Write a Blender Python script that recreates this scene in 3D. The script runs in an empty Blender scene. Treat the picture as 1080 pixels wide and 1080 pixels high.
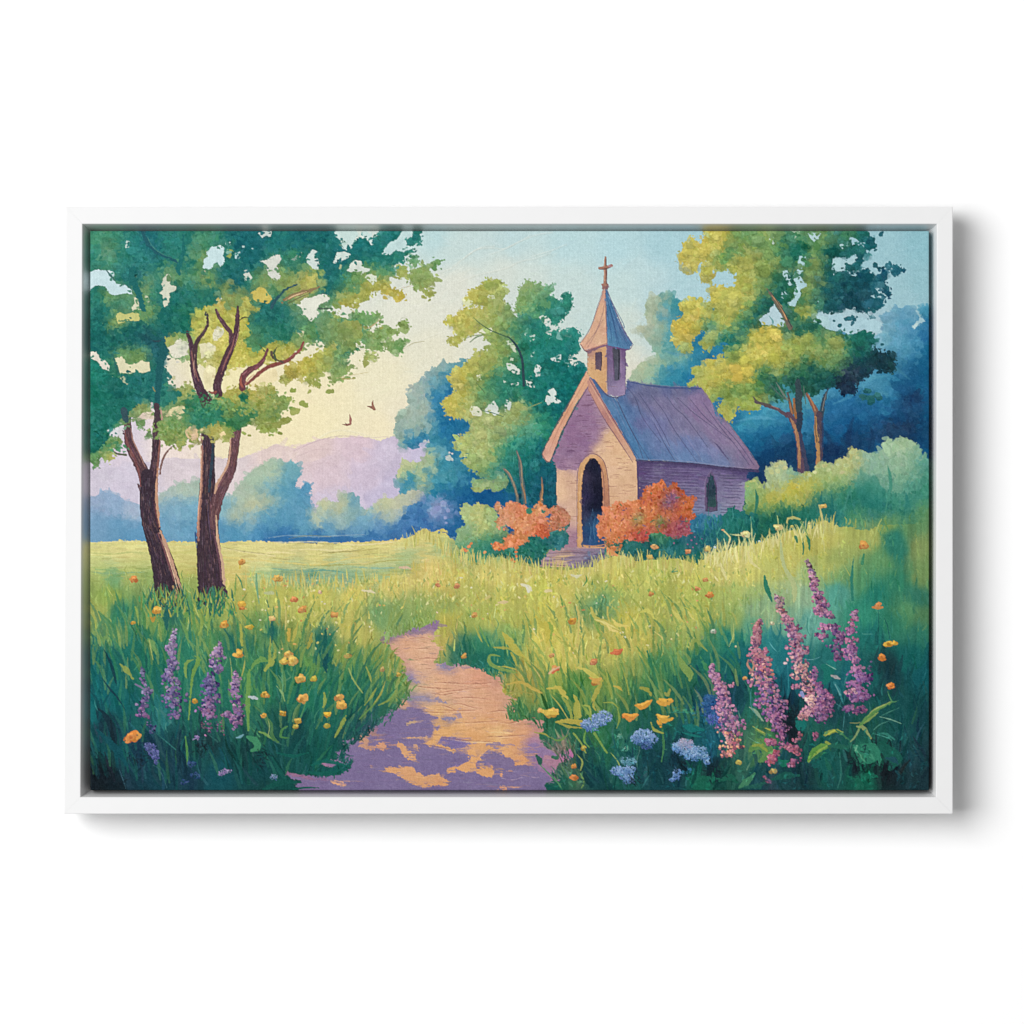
# A framed canvas painting hanging on a white wall, seen from the front.
import bpy, numpy as np, math

# ---------------------------------------------------------------- the painting
# A small brush engine: polygons and tapered brush strokes laid down back to
# front in a paint layer (colour + paint thickness) that later becomes the
# relief mesh of the canvas.  Coordinates are millimetres in picture space.
X0, Y0, X1, Y1 = 94.3, 243.0, 980.4, 833.8
S = 1.45
W = int(round((X1-X0)*S)); Hh = int(round((Y1-Y0)*S))
rng = np.random.default_rng(11)
IMG = np.zeros((Hh, W, 3)); HT = np.zeros((Hh, W))
ORG = {'A1':(90,240),'A2':(280,240),'A3':(460,240),'A4':(640,240),'A5':(800,240),
       'B1':(90,440),'B2':(280,440),'B3':(460,440),'B4':(640,440),'B5':(800,440),
       'C1':(90,640),'C2':(280,640),'C3':(460,640),'C4':(640,640),'C5':(800,640),'P':(0,0)}
TONE=[1.0,1.0]      # pigment chroma and value for the passage being painted
def hexc(h):
    c=np.array([int(h[i:i+2],16)/255.0 for i in (0,2,4)]); g=c.mean()
    k=TONE[0] if c[1]<=min(c[0],c[2]) else .5+.5*TONE[0]      # plum pigments are let down more
    return (g+(c-g)*k)*(TONE[1] if k==TONE[0] else 1.0)
def P(s):
    """'A3 x,y x,y B3 x,y' -> points, each study tile at 5.4 to one"""
    out=[]; o=(0,0); k=1
    for t in s.split():
        if t in ORG: o=ORG[t]; k=1.0 if t=='P' else 5.4
        else:
            v=t.split(','); out.append((o[0]+float(v[0])/k, o[1]+float(v[1])/k))
    return np.array(out)
def CP(s):
    xy=[]; c=[]; o=(0,0); k=1
    for t in s.split():
        if t in ORG: o=ORG[t]; k=1.0 if t=='P' else 5.4
        else:
            v=t.split(','); xy.append((o[0]+float(v[0])/k, o[1]+float(v[1])/k)); c.append(hexc(v[2]))
    return np.array(xy), np.array(c)
def up(a, h, w):
    """smooth upsampling of a coarse array"""
    gy=np.linspace(0,a.shape[0]-1.001,h); gx=np.linspace(0,a.shape[1]-1.001,w)
    iy=gy.astype(int); ix=gx.astype(int); fy=gy-iy; fx=gx-ix
    fy=fy*fy*(3-2*fy); fx=fx*fx*(3-2*fx)
    if a.ndim==3: fy=fy[:,None,None]; fx=fx[None,:,None]
    else: fy=fy[:,None]; fx=fx[None,:]
    return (a[iy][:,ix]*(1-fy)*(1-fx)+a[iy+1][:,ix]*fy*(1-fx)+a[iy][:,ix+1]*(1-fy)*fx+a[iy+1][:,ix+1]*fy*fx)
def noise(cell, cy=None):
    cy=cy or cell
    return up(rng.standard_normal((int(Hh/S/cy)+3, int(W/S/cell)+3)), Hh, W)
NZ = {k:(noise(k),noise(k)) for k in (2.2,4,7,12,25,60)}
GRAIN = rng.standard_normal((Hh,W))
def blur(a, r):
    r=int(r)
    if r<1: return a
    for ax in (0,1):
        p=[(0,0)]*a.ndim; p[ax]=(r+1,r)
        c=np.cumsum(np.pad(a,p,mode='edge'),axis=ax)
        n=a.shape[ax]
        a=(np.take(c,range(2*r+1,2*r+1+n),axis=ax)-np.take(c,range(0,n),axis=ax))/(2*r+1)
    return a
def field(cp, p=5.5, step=4, eps=4.0, warp=0):
    """colour field through control points, over the whole picture"""
    xy,c=cp
    h=Hh//step+2; w=W//step+2
    yy,xx=np.mgrid[0:h,0:w]; xx=xx*step/S+X0; yy=yy*step/S+Y0
    num=np.zeros((h,w,3)); den=np.zeros((h,w))
    for (x,y),col in zip(xy,c):
        d=((xx-x)**2+(yy-y)**2+eps*eps)**(-p/2); num+=d[...,None]*col; den+=d
    f=num/den[...,None]; f=blur(f,1)
    # bilinear upsample
    gy=np.arange(Hh)/step; gx=np.arange(W)/step
    if warp:
        a,b=NZ[12]; c2,d2=NZ[4]
        GY=np.clip(gy[:,None]+(a*warp+c2*warp*.4)*S/step,0,h-1.01); GX=np.clip(gx[None,:]+(b*warp+d2*warp*.4)*S/step,0,w-1.01)
    else:
        GY=np.broadcast_to(gy[:,None],(Hh,W)); GX=np.broadcast_to(gx[None,:],(Hh,W))
    iy=GY.astype(int); ix=GX.astype(int); fy=(GY-iy)[...,None]; fx=(GX-ix)[...,None]
    return f[iy,ix]*(1-fy)*(1-fx)+f[iy+1,ix]*fy*(1-fx)+f[iy,ix+1]*(1-fy)*fx+f[iy+1,ix+1]*fy*fx
def mask(pts, rough=1.0, fine=0.5, feather=0.7, cell=7):
    """soft-edged hand-cut polygon mask"""
    q=(np.asarray(pts)-[X0,Y0])*S
    m=np.zeros((Hh,W)); n=len(q)
    ya=max(0,int(q[:,1].min())-1); yb=min(Hh,int(q[:,1].max())+2)
    for sub in (0.25,0.75):
        for y in range(ya,yb):
            yc=y+sub; xs=[]
            for i in range(n):
                x1,y1=q[i]; x2,y2=q[(i+1)%n]
                if (y1<=yc)!=(y2<=yc): xs.append(x1+(yc-y1)*(x2-x1)/(y2-y1))
            xs.sort()
            for a,b in zip(xs[::2],xs[1::2]):
                a=max(a,0); b=min(b,W-0.001)
                if b<=a: continue
                ia=int(a); ib=int(b)
                if ia==ib: m[y,ia]+=.5*(b-a)
                else:
                    m[y,ia]+=.5*(ia+1-a); m[y,ib]+=.5*(b-ib); m[y,ia+1:ib]+=.5
    if feather>1: m=blur(blur(m,feather*S*0.6),feather*S*0.6)
    if rough or fine:
        pad=int(14)
        x_a=max(0,int(q[:,0].min())-pad); x_b=min(W,int(q[:,0].max())+pad); y_a=max(0,ya-pad); y_b=min(Hh,yb+pad)
        if x_b<=x_a or y_b<=y_a: return m
        yy,xx=np.mgrid[y_a:y_b,x_a:x_b]
        A,B=NZ[cell]; C,D=NZ[2.2]; sl=(slice(y_a,y_b),slice(x_a,x_b))
        sx=np.clip(xx+(A[sl]*rough+C[sl]*fine)*S,0,W-1).astype(int); sy=np.clip(yy+(B[sl]*rough+D[sl]*fine)*S,0,Hh-1).astype(int)
        o=np.zeros((Hh,W)); o[sl]=m[sy,sx]; m=o
    return np.clip(m,0,1)
def lay(m, col, a=1.0, h=0.0, var=0.0, cell=7):
    """put paint down through a mask; col is a hex string or a colour field"""
    ys,xs=np.where(m>0.003)
    if len(ys)==0: return m
    sl=(slice(ys.min(),ys.max()+1),slice(xs.min(),xs.max()+1))
    c=hexc(col) if isinstance(col,str) else (col[sl] if col.ndim==3 else col)
    c=np.broadcast_to(c,IMG[sl].shape)
    if var: c=c+ (NZ[cell][0][sl]*var)[...,None]*np.array([1,1,.9])
    k=(m[sl]*a)[...,None]
    IMG[sl]=IMG[sl]*(1-k)+c*k
    HT[sl]+=m[sl]*h
    return m
def poly(s, col, rough=.8, fine=.4, feather=.7, a=1.0, h=.15, var=.015, cell=7, dn=0, **dk):
    pts=P(s) if isinstance(s,str) else s
    m=mask(pts,rough,fine,feather,cell)
    if isinstance(col,tuple): col=field(col,warp=dk.pop('warp',0))
    lay(m,col,1.0 if dn else a,.15 if dn else h,var,cell)
    if dn: dabs(m,dn,a=min(a,.9),h=h,**dk)
    return m
def stroke(pts, w, col, a=1.0, h=.35, soft=.8, br=.25):
    """tapered stroke; pts in picture mm, w = width(s) in mm along it"""
    q=(np.asarray(pts,float)-[X0,Y0])*S; n=len(q)
    w=np.asarray(w,float) if np.ndim(w) else np.full(n,float(w))
    if len(w)!=n: w=np.interp(np.linspace(0,1,n),np.linspace(0,1,len(w)),w)
    r=np.maximum(w*S/2,.35)
    R=r.max()+2
    xa=int(max(0,q[:,0].min()-R)); xb=int(min(W,q[:,0].max()+R+1)); ya=int(max(0,q[:,1].min()-R)); yb=int(min(Hh,q[:,1].max()+R+1))
    if xb<=xa or yb<=ya: return
    xx=np.arange(xa,xb)[None,:]; yy=np.arange(ya,yb)[:,None]
    best=np.full((yb-ya,xb-xa),1e9)
    if n==1:
        best=np.hypot(xx-q[0,0],yy-q[0,1])-r[0]
    for i in range(n-1):
        ax,ay=q[i]; dx,dy=q[i+1]-q[i]; L=dx*dx+dy*dy+1e-6
        t=np.clip(((xx-ax)*dx+(yy-ay)*dy)/L,0,1)
        d=np.hypot(xx-ax-t*dx,yy-ay-t*dy)-(r[i]+t*(r[i+1]-r[i]))
        np.minimum(best,d,out=best)
    sl=(slice(ya,yb),slice(xa,xb))
    br*=min(1,r.max()/3.2)
    m=np.clip(.5-(best+br*NZ[2.2][0][sl]*1.2)/soft,0,1)*a
    c=hexc(col) if isinstance(col,str) else col
    k=m[...,None]
    IMG[sl]=IMG[sl]*(1-k)+c*k
    HT[sl]+=m*h*np.clip(-best/ (R*.6),0,1)
def S_(s, w, col, **k):
    pts=P(s)
    if len(pts)>2: pts=curve(pts)
    stroke(pts,w,col,**k)
def curve(pts,n=5):
    p=np.vstack([2*pts[0]-pts[1],pts,2*pts[-1]-pts[-2]]); out=[]
    for i in range(1,len(p)-2):
        for t in np.linspace(0,1,n,endpoint=False):
            a,b,c,d=p[i-1],p[i],p[i+1],p[i+2]
            out.append(.5*((2*b)+(-a+c)*t+(2*a-5*b+4*c-d)*t*t+(-a+3*b-3*c+d)*t**3))
    out.append(p[-2]); return np.array(out)
def px(x,y):
    return IMG[min(Hh-1,max(0,int((y-Y0)*S))), min(W-1,max(0,int((x-X0)*S)))]
def vary(c, v, hue=.3):
    return np.clip(c+rng.normal(0,v)+rng.normal(0,v*hue,3),0,1)
def dabs(m, n, size=3.0, jit=3.0, v=.04, ln=1.6, ang=None, da=.9, a=.8, h=.3, src=None, edge=0):
    """short dabs scattered over a mask, picking up the wet colour near by"""
    w=np.flatnonzero(m.ravel()>.5)
    if len(w)==0: return
    src_=IMG if src is None else src
    snap=src_.copy()
    for i in rng.choice(w,n):
        y,x=divmod(int(i),W)
        jx=int(rng.normal(0,jit)*S); jy=int(rng.normal(0,jit)*S)
        yy=min(Hh-1,max(0,y+jy)); xx=min(W-1,max(0,x+jx))
        if m[yy,xx]<.5: yy,xx=y,x
        c=vary(snap[yy,xx],v)
        s=size*math.exp(rng.normal(0,.35)); L=s*ln*rng.uniform(.5,1.3)
        t=(ang if ang is not None else rng.uniform(0,math.pi))+rng.normal(0,da if ang is not None else .1)
        cx=x/S+X0; cy=y/S+Y0; dx=math.cos(t)*L/2; dy=math.sin(t)*L/2
        bx=rng.normal(0,s*.25); by=rng.normal(0,s*.25)
        stroke([(cx-dx,cy-dy),(cx+bx,cy+by),(cx+dx,cy+dy)],[s*.5,s,s*.4],c,a=a,h=h)
def fringe(m, n, inside=False, size=1.7, reach=2.5, v=.04):
    """leaf dabs straying over the edge of a foliage mass (or into a gap)"""
    b=blur(m,3); e=(b>.12)&(b<.5)&(m<.5) if not inside else (b>.5)&(b<.88)&(m>.5)
    w=np.flatnonzero(e.ravel())
    if len(w)==0: return
    snap=IMG.copy(); gy_,gx_=np.gradient(blur(m,4))
    for i in rng.choice(w,n):
        y,x=divmod(int(i),W); g=np.array([gx_[y,x],gy_[y,x]]); g/= (np.hypot(*g)+1e-6)
        k=5 if not inside else -6                      # step back to where the leaf colour is
        sy=int(np.clip(y+g[1]*k,0,Hh-1)); sx=int(np.clip(x+g[0]*k,0,W-1))
        c=vary(snap[sy,sx],v); o=rng.uniform(-.5,1)*reach*(-1 if not inside else 1)
        X=x/S+X0+g[0]*o; Y=y/S+Y0+g[1]*o; s=size*math.exp(rng.normal(0,.35)); t=rng.uniform(0,6.28)
        stroke([(X,Y),(X+s*math.cos(t),Y+s*.8*math.sin(t))],[s*1.1,s*.5],c,a=.9,h=.4)
def clumps(m, n, r0=2.5, r1=6.5, v=.035, rim=.66, cap=1.16, a=.8, jit=4):
    """rounded leaf lobes laid dark to light, each with a lit cap and a dusky underside"""
    w=np.flatnonzero(m.ravel()>.6); snap=blur(IMG,2); L=[]
    for i in rng.choice(w,n):
        y,x=divmod(int(i),W); yy=int(np.clip(y+rng.normal(0,jit*S),0,Hh-1)); xx=int(np.clip(x+rng.normal(0,jit*S),0,W-1))
        if m[yy,xx]<.6: yy,xx=y,x
        c=vary(snap[yy,xx],v); L.append((c.mean()+rng.normal(0,.05),x/S+X0,y/S+Y0,c))
    L.sort(key=lambda t:t[0])
    for _,X,Y,c in L:
        R=r0+(r1-r0)*rng.beta(1.0,1.9); k=rng.uniform(.7,1.2); tl=rng.normal(0,.7)
        stroke([(X-R*.3,Y+R*.42),(X+R*.5,Y+R*.38)],[R*1.2,R*1.1],c*np.array([rim*.92,rim,rim]),a=a*.42,h=.1,soft=3.5,br=.7)
        for j in range(3):
            t=tl+rng.choice([0,3.14])+rng.normal(0,.5); d=R*.8*rng.uniform(.4,1)
            stroke([(X+math.cos(t)*d,Y+math.sin(t)*d*.7),(X+math.cos(t)*d*.3,Y+math.sin(t)*d*.3)],[R*.9*k,R*1.1*k],c,a=a*.85,h=.35,br=1.3,soft=1.5)
        for j in range(2):
            t=rng.uniform(-2.9,-1.2); d=R*.5
            stroke([(X+math.cos(t)*d-R*.15,Y+math.sin(t)*d*.8),(X+math.cos(t)*d+R*.2,Y+math.sin(t)*d*.8-R*.05)],[R*.3,R*.5,R*.2],np.clip(c*cap+.008,0,1),a=a*.5,h=.5,br=.9,soft=1.3)
def scallop(m, n, rmin=2.0, rmax=5.5, dark=.72, light=1.12, thr=0.0):
    """curved edges of leaf clumps: a lit cap and a thin darker line below it"""
    w=np.flatnonzero(m.ravel()>.6); snap=blur(IMG,2)
    for i in rng.choice(w,n):
        y,x=divmod(int(i),W); c=snap[y,x]
        if c[0]<thr: continue
        X=x/S+X0; Y=y/S+Y0; R=rng.uniform(rmin,rmax); a0=rng.normal(1.6,.9); a1=a0+rng.uniform(1.2,2.6)
        th=np.linspace(a0,a1,7); arc=np.stack([X+np.cos(th)*R,Y+np.sin(th)*R*.8],1)
        stroke(arc,[.3,.8,.3],np.clip(c*np.array([dark,dark*1.03,dark*.95]),0,1),a=.42,h=-.5,br=.2)
        th=np.linspace(a0+3.0,a0+4.4,5); arc=np.stack([X+np.cos(th)*R*.6,Y+np.sin(th)*R*.5],1)
        stroke(arc,[.5,R*.5,.5],np.clip(c*light+.01,0,1),a=.38,h=.5,br=.3)
def bloblist(s, col, v=.04, r=None, h=.5, n=1, sq=.7):
    """petal blobs: 'TILE x,y,r x,y,r'"""
    o=(0,0); k=1
    for t in s.split():
        if t in ORG: o=ORG[t]; k=1.0 if t=='P' else 5.4; continue
        vv=[float(q) for q in t.split(',')]
        x=o[0]+vv[0]/k; y=o[1]+vv[1]/k; rr=vv[2]/k
        for j in range(n):
            t_=rng.uniform(0,6.28); d=rr*.5*rng.uniform(0,1) if n>1 else 0
            q=rr*(1 if n==1 else .62)
            cx=x+math.cos(t_)*d; cy=y+math.sin(t_)*d; e=q*(1-sq)
            stroke([(cx-e,cy+rng.normal(0,e*.4)),(cx+e,cy+rng.normal(0,e*.4))],[2*q*sq*1.1,2*q*sq],vary(hexc(col) if isinstance(col,str) else col,v),h=h,br=.5)
# ================================================================ SKY
sky = field(CP("""P 100,290,c3dce0 120,320,c9dde0 200,250,c5dee2 290,250,cfe0dc 380,250,d3dfd5 420,250,c8ddda 460,250,b9d7d8 475,262,c6dad6
 480,300,dcded0 440,320,e2e2d1 460,370,e3e0c8 400,400,ebe4c3 350,420,efe4bc 300,450,f1e4b9 330,440,f1e5ba 250,400,efe2b4 245,470,ecdfba 360,300,dedfd2
 190,300,dcdcc8 220,370,e5dcb8 100,380,dcdcc8 180,460,ead9cf 120,480,d7cad6 130,450,d5cbd6 105,490,cfc6d6 400,450,efe3be 420,440,e9e0c4
 500,250,c4d9d7 540,250,bdd7d8 600,255,b9d8db 560,300,cfdcd4 530,290,d3dcd2 480,340,dfdfce 600,300,c6dad6 620,340,c4d8d4 600,370,cfd9ce 660,300,c2dad8
 650,260,b4d6dc 700,260,a9cfd8 740,260,a4ccd6 720,300,afd1d8 700,340,b9d4d6 680,290,bcd7d9 660,340,cddbd2 650,380,dadbcb 655,395,dedac8 700,320,b5d3d8 760,290,aacfd8
 820,330,b0ced6 840,280,a8cdd6 880,260,a0c8d3 930,260,9ac5d0 975,260,8dbfcb 970,300,93c1cc 950,310,9dc5cf 890,335,aac9d2 920,350,a6c3d0 930,300,a0c8d2 965,345,9fc3ce""".replace('\n',' ')),warp=1.0,p=3.4)
FULL=np.ones((Hh,W))
lay(FULL,sky); HT*=0
# loose sky brushwork
sb=IMG.copy()
for i in range(2600):
    x=rng.uniform(X0,X1); y=rng.uniform(Y0,500); L=rng.uniform(8,30); t=rng.normal(-.25,.5)
    c=vary(sb[int((y-Y0)*S),int((x-X0)*S*.999)],.010,.4)
    stroke([(x-L/2*math.cos(t),y-L/2*math.sin(t)),(x,y+rng.normal(0,1)),(x+L/2*math.cos(t),y+L/2*math.sin(t))],[1,rng.uniform(2,5),1],c,a=.45,h=.10,soft=1.6)
# impasto ridges sweeping over the sky
for s in ("A3 0,255 90,225 180,150 260,105 330,100","A3 90,215 160,165 230,120 310,110 390,115 470,75 540,35","A3 300,150 380,120 450,85 560,40 660,22","A3 120,310 200,275 300,250 400,225 470,190 560,170 650,140",
          "A2 780,690 850,650 950,610 1080,570","A3 540,160 640,130 740,90","B2 0,160 90,150 160,185 260,140 380,75 500,80 640,120","B2 120,250 200,210 300,150 420,110","A2 820,350 740,360 650,355","A3 20,660 100,650 200,640"):
    S_(s,[.3,.8,.6,.3],'eceadd',a=.35,h=1.3,br=.4)
    q=curve(P(s)); stroke(q+[0.3,1.1],[.2,.7,.3],'b9b9a8',a=.22,h=-.4,br=.6)
# ================================================================ FAR MOUNTAIN
TONE[:]=[.82,1.0]
mt=CP("P 110,490,cfc4d6 130,510,cdc2d6 200,490,d9c9cf 240,490,dccacb 290,475,e2cbc4 330,475,e0c6c3 345,500,d9bfc9 310,510,dcc5cc 375,470,ddc0cb 385,500,d0bcd2 410,480,cbbbd4 420,510,c4b7d8 350,530,cbbdd5 400,530,c5b8d9 445,475,c5badb")
poly("P 90,494 130,492 175,483 215,483 250,483 270,477 290,468 310,472 335,463 355,461 380,460 400,464 412,460 430,461 455,461 455,580 90,580",mt,rough=.4,fine=.3,feather=1.0,dn=900,size=4.5,ln=2.6,ang=-.35,v=.010,a=.5,h=.14)
S_("B2 160,190 270,140 380,110 460,105 560,115 700,108",[.3,1,.3],'b99aa6',a=.5,h=.7,br=.8)
S_("B2 120,250 190,215 300,180 420,190",[.3,.8,.3],'c2a3a6',a=.35,h=.7,br=.8)
S_("B2 200,300 300,262 390,262",[.3,.8,.3],'c5a8b0',a=.3,h=.7,br=.8)
TONE[:]=[1.0,1.0]
# ================================================================ BLUE FAR WOODS
fw=CP("""B1 60,480,94a6c6 110,450,8da6c8 60,560,7d9dc2 150,520,8fa9cb 200,600,6c99c0 100,650,7199bd 250,560,9fafc9 280,680,5f93bb 440,430,a3b5ae 560,400,abbcac 640,400,a4b8a8 500,520,7ba6c0 600,520,73a5c0 450,620,6f9ec0 600,650,6699bd
 B1 800,500,83aeba 880,430,a9baa5 960,360,a5bca4 1050,300,a9bea5 860,540,a9b9a3 960,500,b8bf9d 930,600,7aa8bb 1040,540,5f9dbb 1040,420,76a9b4 850,660,5290b8 1000,660,4585b6 740,640,5a93ba
 B2 20,300,a9bea3 60,260,a3bda8 10,470,aab79b 120,300,6fa7b4 130,420,5c9ab8 60,420,6aa2b6 200,500,5b95b8 100,560,5794b7 50,620,4f8cb4 230,420,4f8bb4 220,600,5c97b9 330,560,83aab4 340,500,c0c49c 300,570,bdc3a0 380,500,a9b9a3 350,640,6298bd
 B2 460,460,a0b59f 420,500,bfc29b 500,470,5f97b4 520,450,79a3ac 480,540,88acab 440,600,93b0ad 560,590,6e9fbb 500,640,6b9cbd 640,490,bcc19f 680,480,c3c79d 600,520,a9b9a3 690,560,a9b8a5 740,500,c0c1a3 640,600,6593bf 790,500,b3bba4 800,580,6190c0 900,520,5b80bd 900,620,3f6fb0 720,660,3f74b2 600,690,336aab 300,690,3068a8 100,680,2f6bab 20,690,3a72ad 450,680,3a70ad 820,430,b9bda6""".replace('\n',' '))
m=poly("""B1 -20,460 30,455 80,425 130,422 180,440 215,475 300,490 380,480 420,440 470,405 540,372 640,360 760,420 830,440 880,370 930,320 980,275 1060,235
 B2 60,240 100,250 150,240 175,262 182,300 192,330 180,355 160,385 178,410 205,408 225,378 250,372 266,400 250,450 240,490 258,520 285,520 320,480 365,475 405,490 420,455 450,430 500,430 535,455 548,490 560,520 600,508 640,470 680,450 730,460 760,430 830,405 900,440 1000,440 1000,710 0,712 B1 -20,712""",fw,rough=1.0,fine=.7,feather=1.0,dn=2600,size=3.2,ln=1.8,v=.018,a=.55,h=.16,jit=2.5)
poly("B1 -10,580 60,560 140,575 240,575 330,600 330,712 -10,712",CP("B1 50,640,6f98be 200,640,5f92ba 280,690,5a8ebb"),a=.6,rough=1.5,feather=3)
S_("B2 0,688 130,672 300,680 420,672 560,668",[1,1.6,.6],'b5c0c0',a=.4,h=.8,br=.5)
poly("B2 -20,690 120,676 300,684 430,678 560,680 700,690 800,660 800,712 -20,712",CP("B2 100,700,3068a8 400,700,2f66a8 700,700,3f74b2"),rough=.4,fine=.3,a=.8)
# ================================================================ BLUE WOOD LEFT OF THE CHAPEL
bw=CP("""A2 1000,790,8fada6 930,860,7fa3a5 860,930,a2b5aa 850,1000,98b0a6 1050,800,6a9fa6 1060,850,2f7fa6 1000,900,4a8ca8 980,960,2f7ca6 1040,950,1d6ba0 900,1040,a2b3a5 800,1060,a4b6a6 980,1060,2a78a6
 B2 780,60,93ada2 860,60,9ab1a2 920,30,8fb0a8 760,130,98b0a2 830,120,2f7fa8 880,140,2c7aa8 940,80,4a90a6 1000,40,1d6ba0 1040,120,1a6a9c 960,150,3583a0 930,220,aab88f 800,270,bcc392 760,310,c2c98f 840,280,b3bf8e 900,340,aab98b 930,280,9db592 830,350,2f88aa 790,390,3a88aa 760,380,6a9fae 960,330,3a8ca6 890,390,a3b48f
 B2 1010,280,2f86a2 1050,350,4090a5 960,420,1f78a0 1040,430,1c6c9c 960,540,8f9cc6 1000,490,8b98c4 1030,520,5078b0 900,480,4a80b4 880,560,3a6fb0 950,620,3568ab 1040,620,1d5e9c 1020,560,7f90c2 860,640,3f70b0
 B3 60,30,1f6fa4 150,60,1f6a9a 30,200,5f9fb0 100,180,2a78a0 60,320,4f95a6 150,330,2f7a9c 220,350,165f93 80,440,1d5f96 30,500,8f98c6 60,560,5f78b4 200,450,0f5592 330,450,0e5290 120,560,1a5a98 400,420,115a8c 100,640,1c5a98 250,520,13589a""".replace('\n',' '))
m=poly("""A2 1180,740 1080,765 1040,762 1000,775 960,790 925,820 918,848 880,855 860,870 835,900 812,915 803,950 805,985 830,1010 800,1035 765,1040 745,1070 738,1085
 B2 738,20 728,60 725,100 745,130 760,170 785,182 800,165 840,160 870,150 890,125 920,120 930,150 912,190 895,240 850,252 830,245 770,248 750,290 745,330 735,380 770,420 790,430 830,400 880,420 905,440 910,480 870,480 820,500 760,600 700,700 1200,700 B3 700,620 800,200 A3 700,1000 200,760 120,750""",bw,rough=1.1,fine=.8,feather=.9,dn=2400,size=3.6,ln=1.5,v=.028,a=.75,h=.25,jit=2.5,src=None)
clumps(m,150,3,7,v=.02,rim=.82,cap=1.1,a=.45)
bloblist("B2 1050,225,18 1045,200,8 1062,240,10 B3 75,240,20 90,205,9 60,225,12 125,95,5 B2 905,130,12 925,140,9",'bccac6',n=2)
bloblist("B2 985,520,30 1010,490,24 950,540,22 1020,570,12 1030,600,10 1040,530,16",'8c98c8',n=4,v=.03)
# ================================================================ CENTRE GREEN TREE
ct=CP("""A3 300,310,b6b050 350,310,aeae55 215,380,c3b64e 260,360,b9b150 350,400,a5aa58 200,470,c4b755 150,500,c9b951 100,530,c9b94f 250,500,b4ae52 300,530,a7a956 350,560,8fa25c 120,590,bab153 90,640,b8b04f 400,500,8fa463 440,560,5b9168 330,640,9aa658 400,640,6d9660
 A3 520,330,93a96b 500,400,8daa6c 560,400,7aa570 590,330,7fa672 640,340,6fa078 470,440,88a866 620,440,3a8a70 560,470,5a9a70 650,480,2f7f6f 740,400,2f806e 720,460,2d7f70 540,540,35806e 600,560,268070 480,600,3f8a6e 640,600,2b8372 700,640,268272 780,610,2c8578 790,660,23796f 560,660,238070 500,720,2f7f68 620,720,1f7a6f 720,700,1f7670 720,830,126f68 650,800,187268 800,850,106a68 550,850,1c7768 600,920,167068 700,930,0f6a66 480,820,2a7d66 420,740,6a9560 380,700,8fa259 300,720,aaad55 230,750,b5b052 350,850,3d8468 400,900,2f7d66 300,780,a5aa54 200,800,bcb150 150,850,cdb94d 100,860,c5b553 230,880,94a258 140,960,c2b550 80,1000,cdb84b 60,1040,c5b450 200,980,a3a958 300,910,4f8c62 280,970,5f9060 200,1040,b5b360 450,1030,a8a95c 490,1050,a3a85a 550,980,1f7668 600,1040,1c7468 700,1040,12686a 400,960,2a7865
 B3 230,30,b3b568 150,140,bcbb62 130,180,b5b862 190,130,a9b164 250,100,b5b765 230,220,aab166 280,180,b3b564 300,60,a9b068 350,120,8fa86c 330,30,b3b260 400,60,96ae74 450,80,6fa477 400,20,a3ae68 520,40,66a27c 480,100,4f987a 600,30,3a8f70 650,50,1f7a6a 350,200,5f986c 300,260,8fa868 250,300,9aab65 420,180,2f8470 400,250,2a7a6c 350,300,2c776c 300,330,4a8a6c 450,150,2f8a70 540,150,21786e 550,250,1a6c6c 620,200,146270 520,330,15626c 500,420,125a6a 620,350,105468 650,450,105066 560,460,14586a 450,330,1f6c6a 430,420,175f70 500,200,1c7068 580,420,0f5068""".replace('\n',' '))
CT="""A3 65,525 85,518 120,500 125,480 180,460 210,465 250,470 262,450 268,430 230,435 190,425 178,400 185,370 215,347 255,345 255,310 285,290 320,283 355,297 368,340 405,350 395,378 382,400 390,440 430,480 475,520 490,500 478,475 445,435 448,405 465,370 462,340 490,330 492,308 540,300 560,322 595,312 620,345 650,318 665,335 640,370 655,400 685,415 705,432 715,385 735,375 755,390 765,425 745,460 725,485 695,525 655,538 615,503 580,505 595,530 618,555 620,605 645,620 680,587 720,595 755,598 785,577 808,598 815,650 820,685 800,722 755,732 758,765 725,772 745,797 790,775 825,765 850,800 900,900 900,1090
 B3 720,100 720,520 640,530 560,500 510,480 440,500 400,420 345,375 300,340 260,330 215,305 185,290 155,250 170,235 190,205 155,203 110,165 112,125 150,112 200,112 190,70 200,20 A3 150,1075 75,1070 45,1040 38,1000 60,965 100,935 125,905 95,890 78,860 90,825 130,795 190,765 215,745 222,708 300,700 310,670 298,630 240,590 180,605 140,630 105,665 65,660 80,625 120,600 105,560 70,545"""
ct[1][:,0]-=np.where(ct[1][:,0]>.6,.035,.02); ct[1][:,2]+=np.where(ct[1][:,0]>.58,.035,0)
m=poly(CT,ct,rough=1.2,fine=.9,feather=.7,dn=5200,size=3.0,ln=1.3,v=.035,a=.85,h=.35,jit=2.5)
poly("B3 205,375 215,355 260,352 290,345 300,333 318,350 345,345 355,322 400,330 410,365 385,390 375,420 340,425 310,400 270,412 245,430 205,420",CP("B3 240,380,8fb078 300,380,8fa873 350,390,7fa06c 380,340,6f9a70 230,410,a3b06a"),rough=.8,dn=60)
poly("B3 200,430 440,425 470,520 230,500",CP("B3 300,450,0d4f8c 420,460,11568a"),rough=1,feather=1.5,a=.9)
clumps(m,250,2.2,8,a=.65); scallop(m,260); fringe(m,420,size=1.5)
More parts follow.
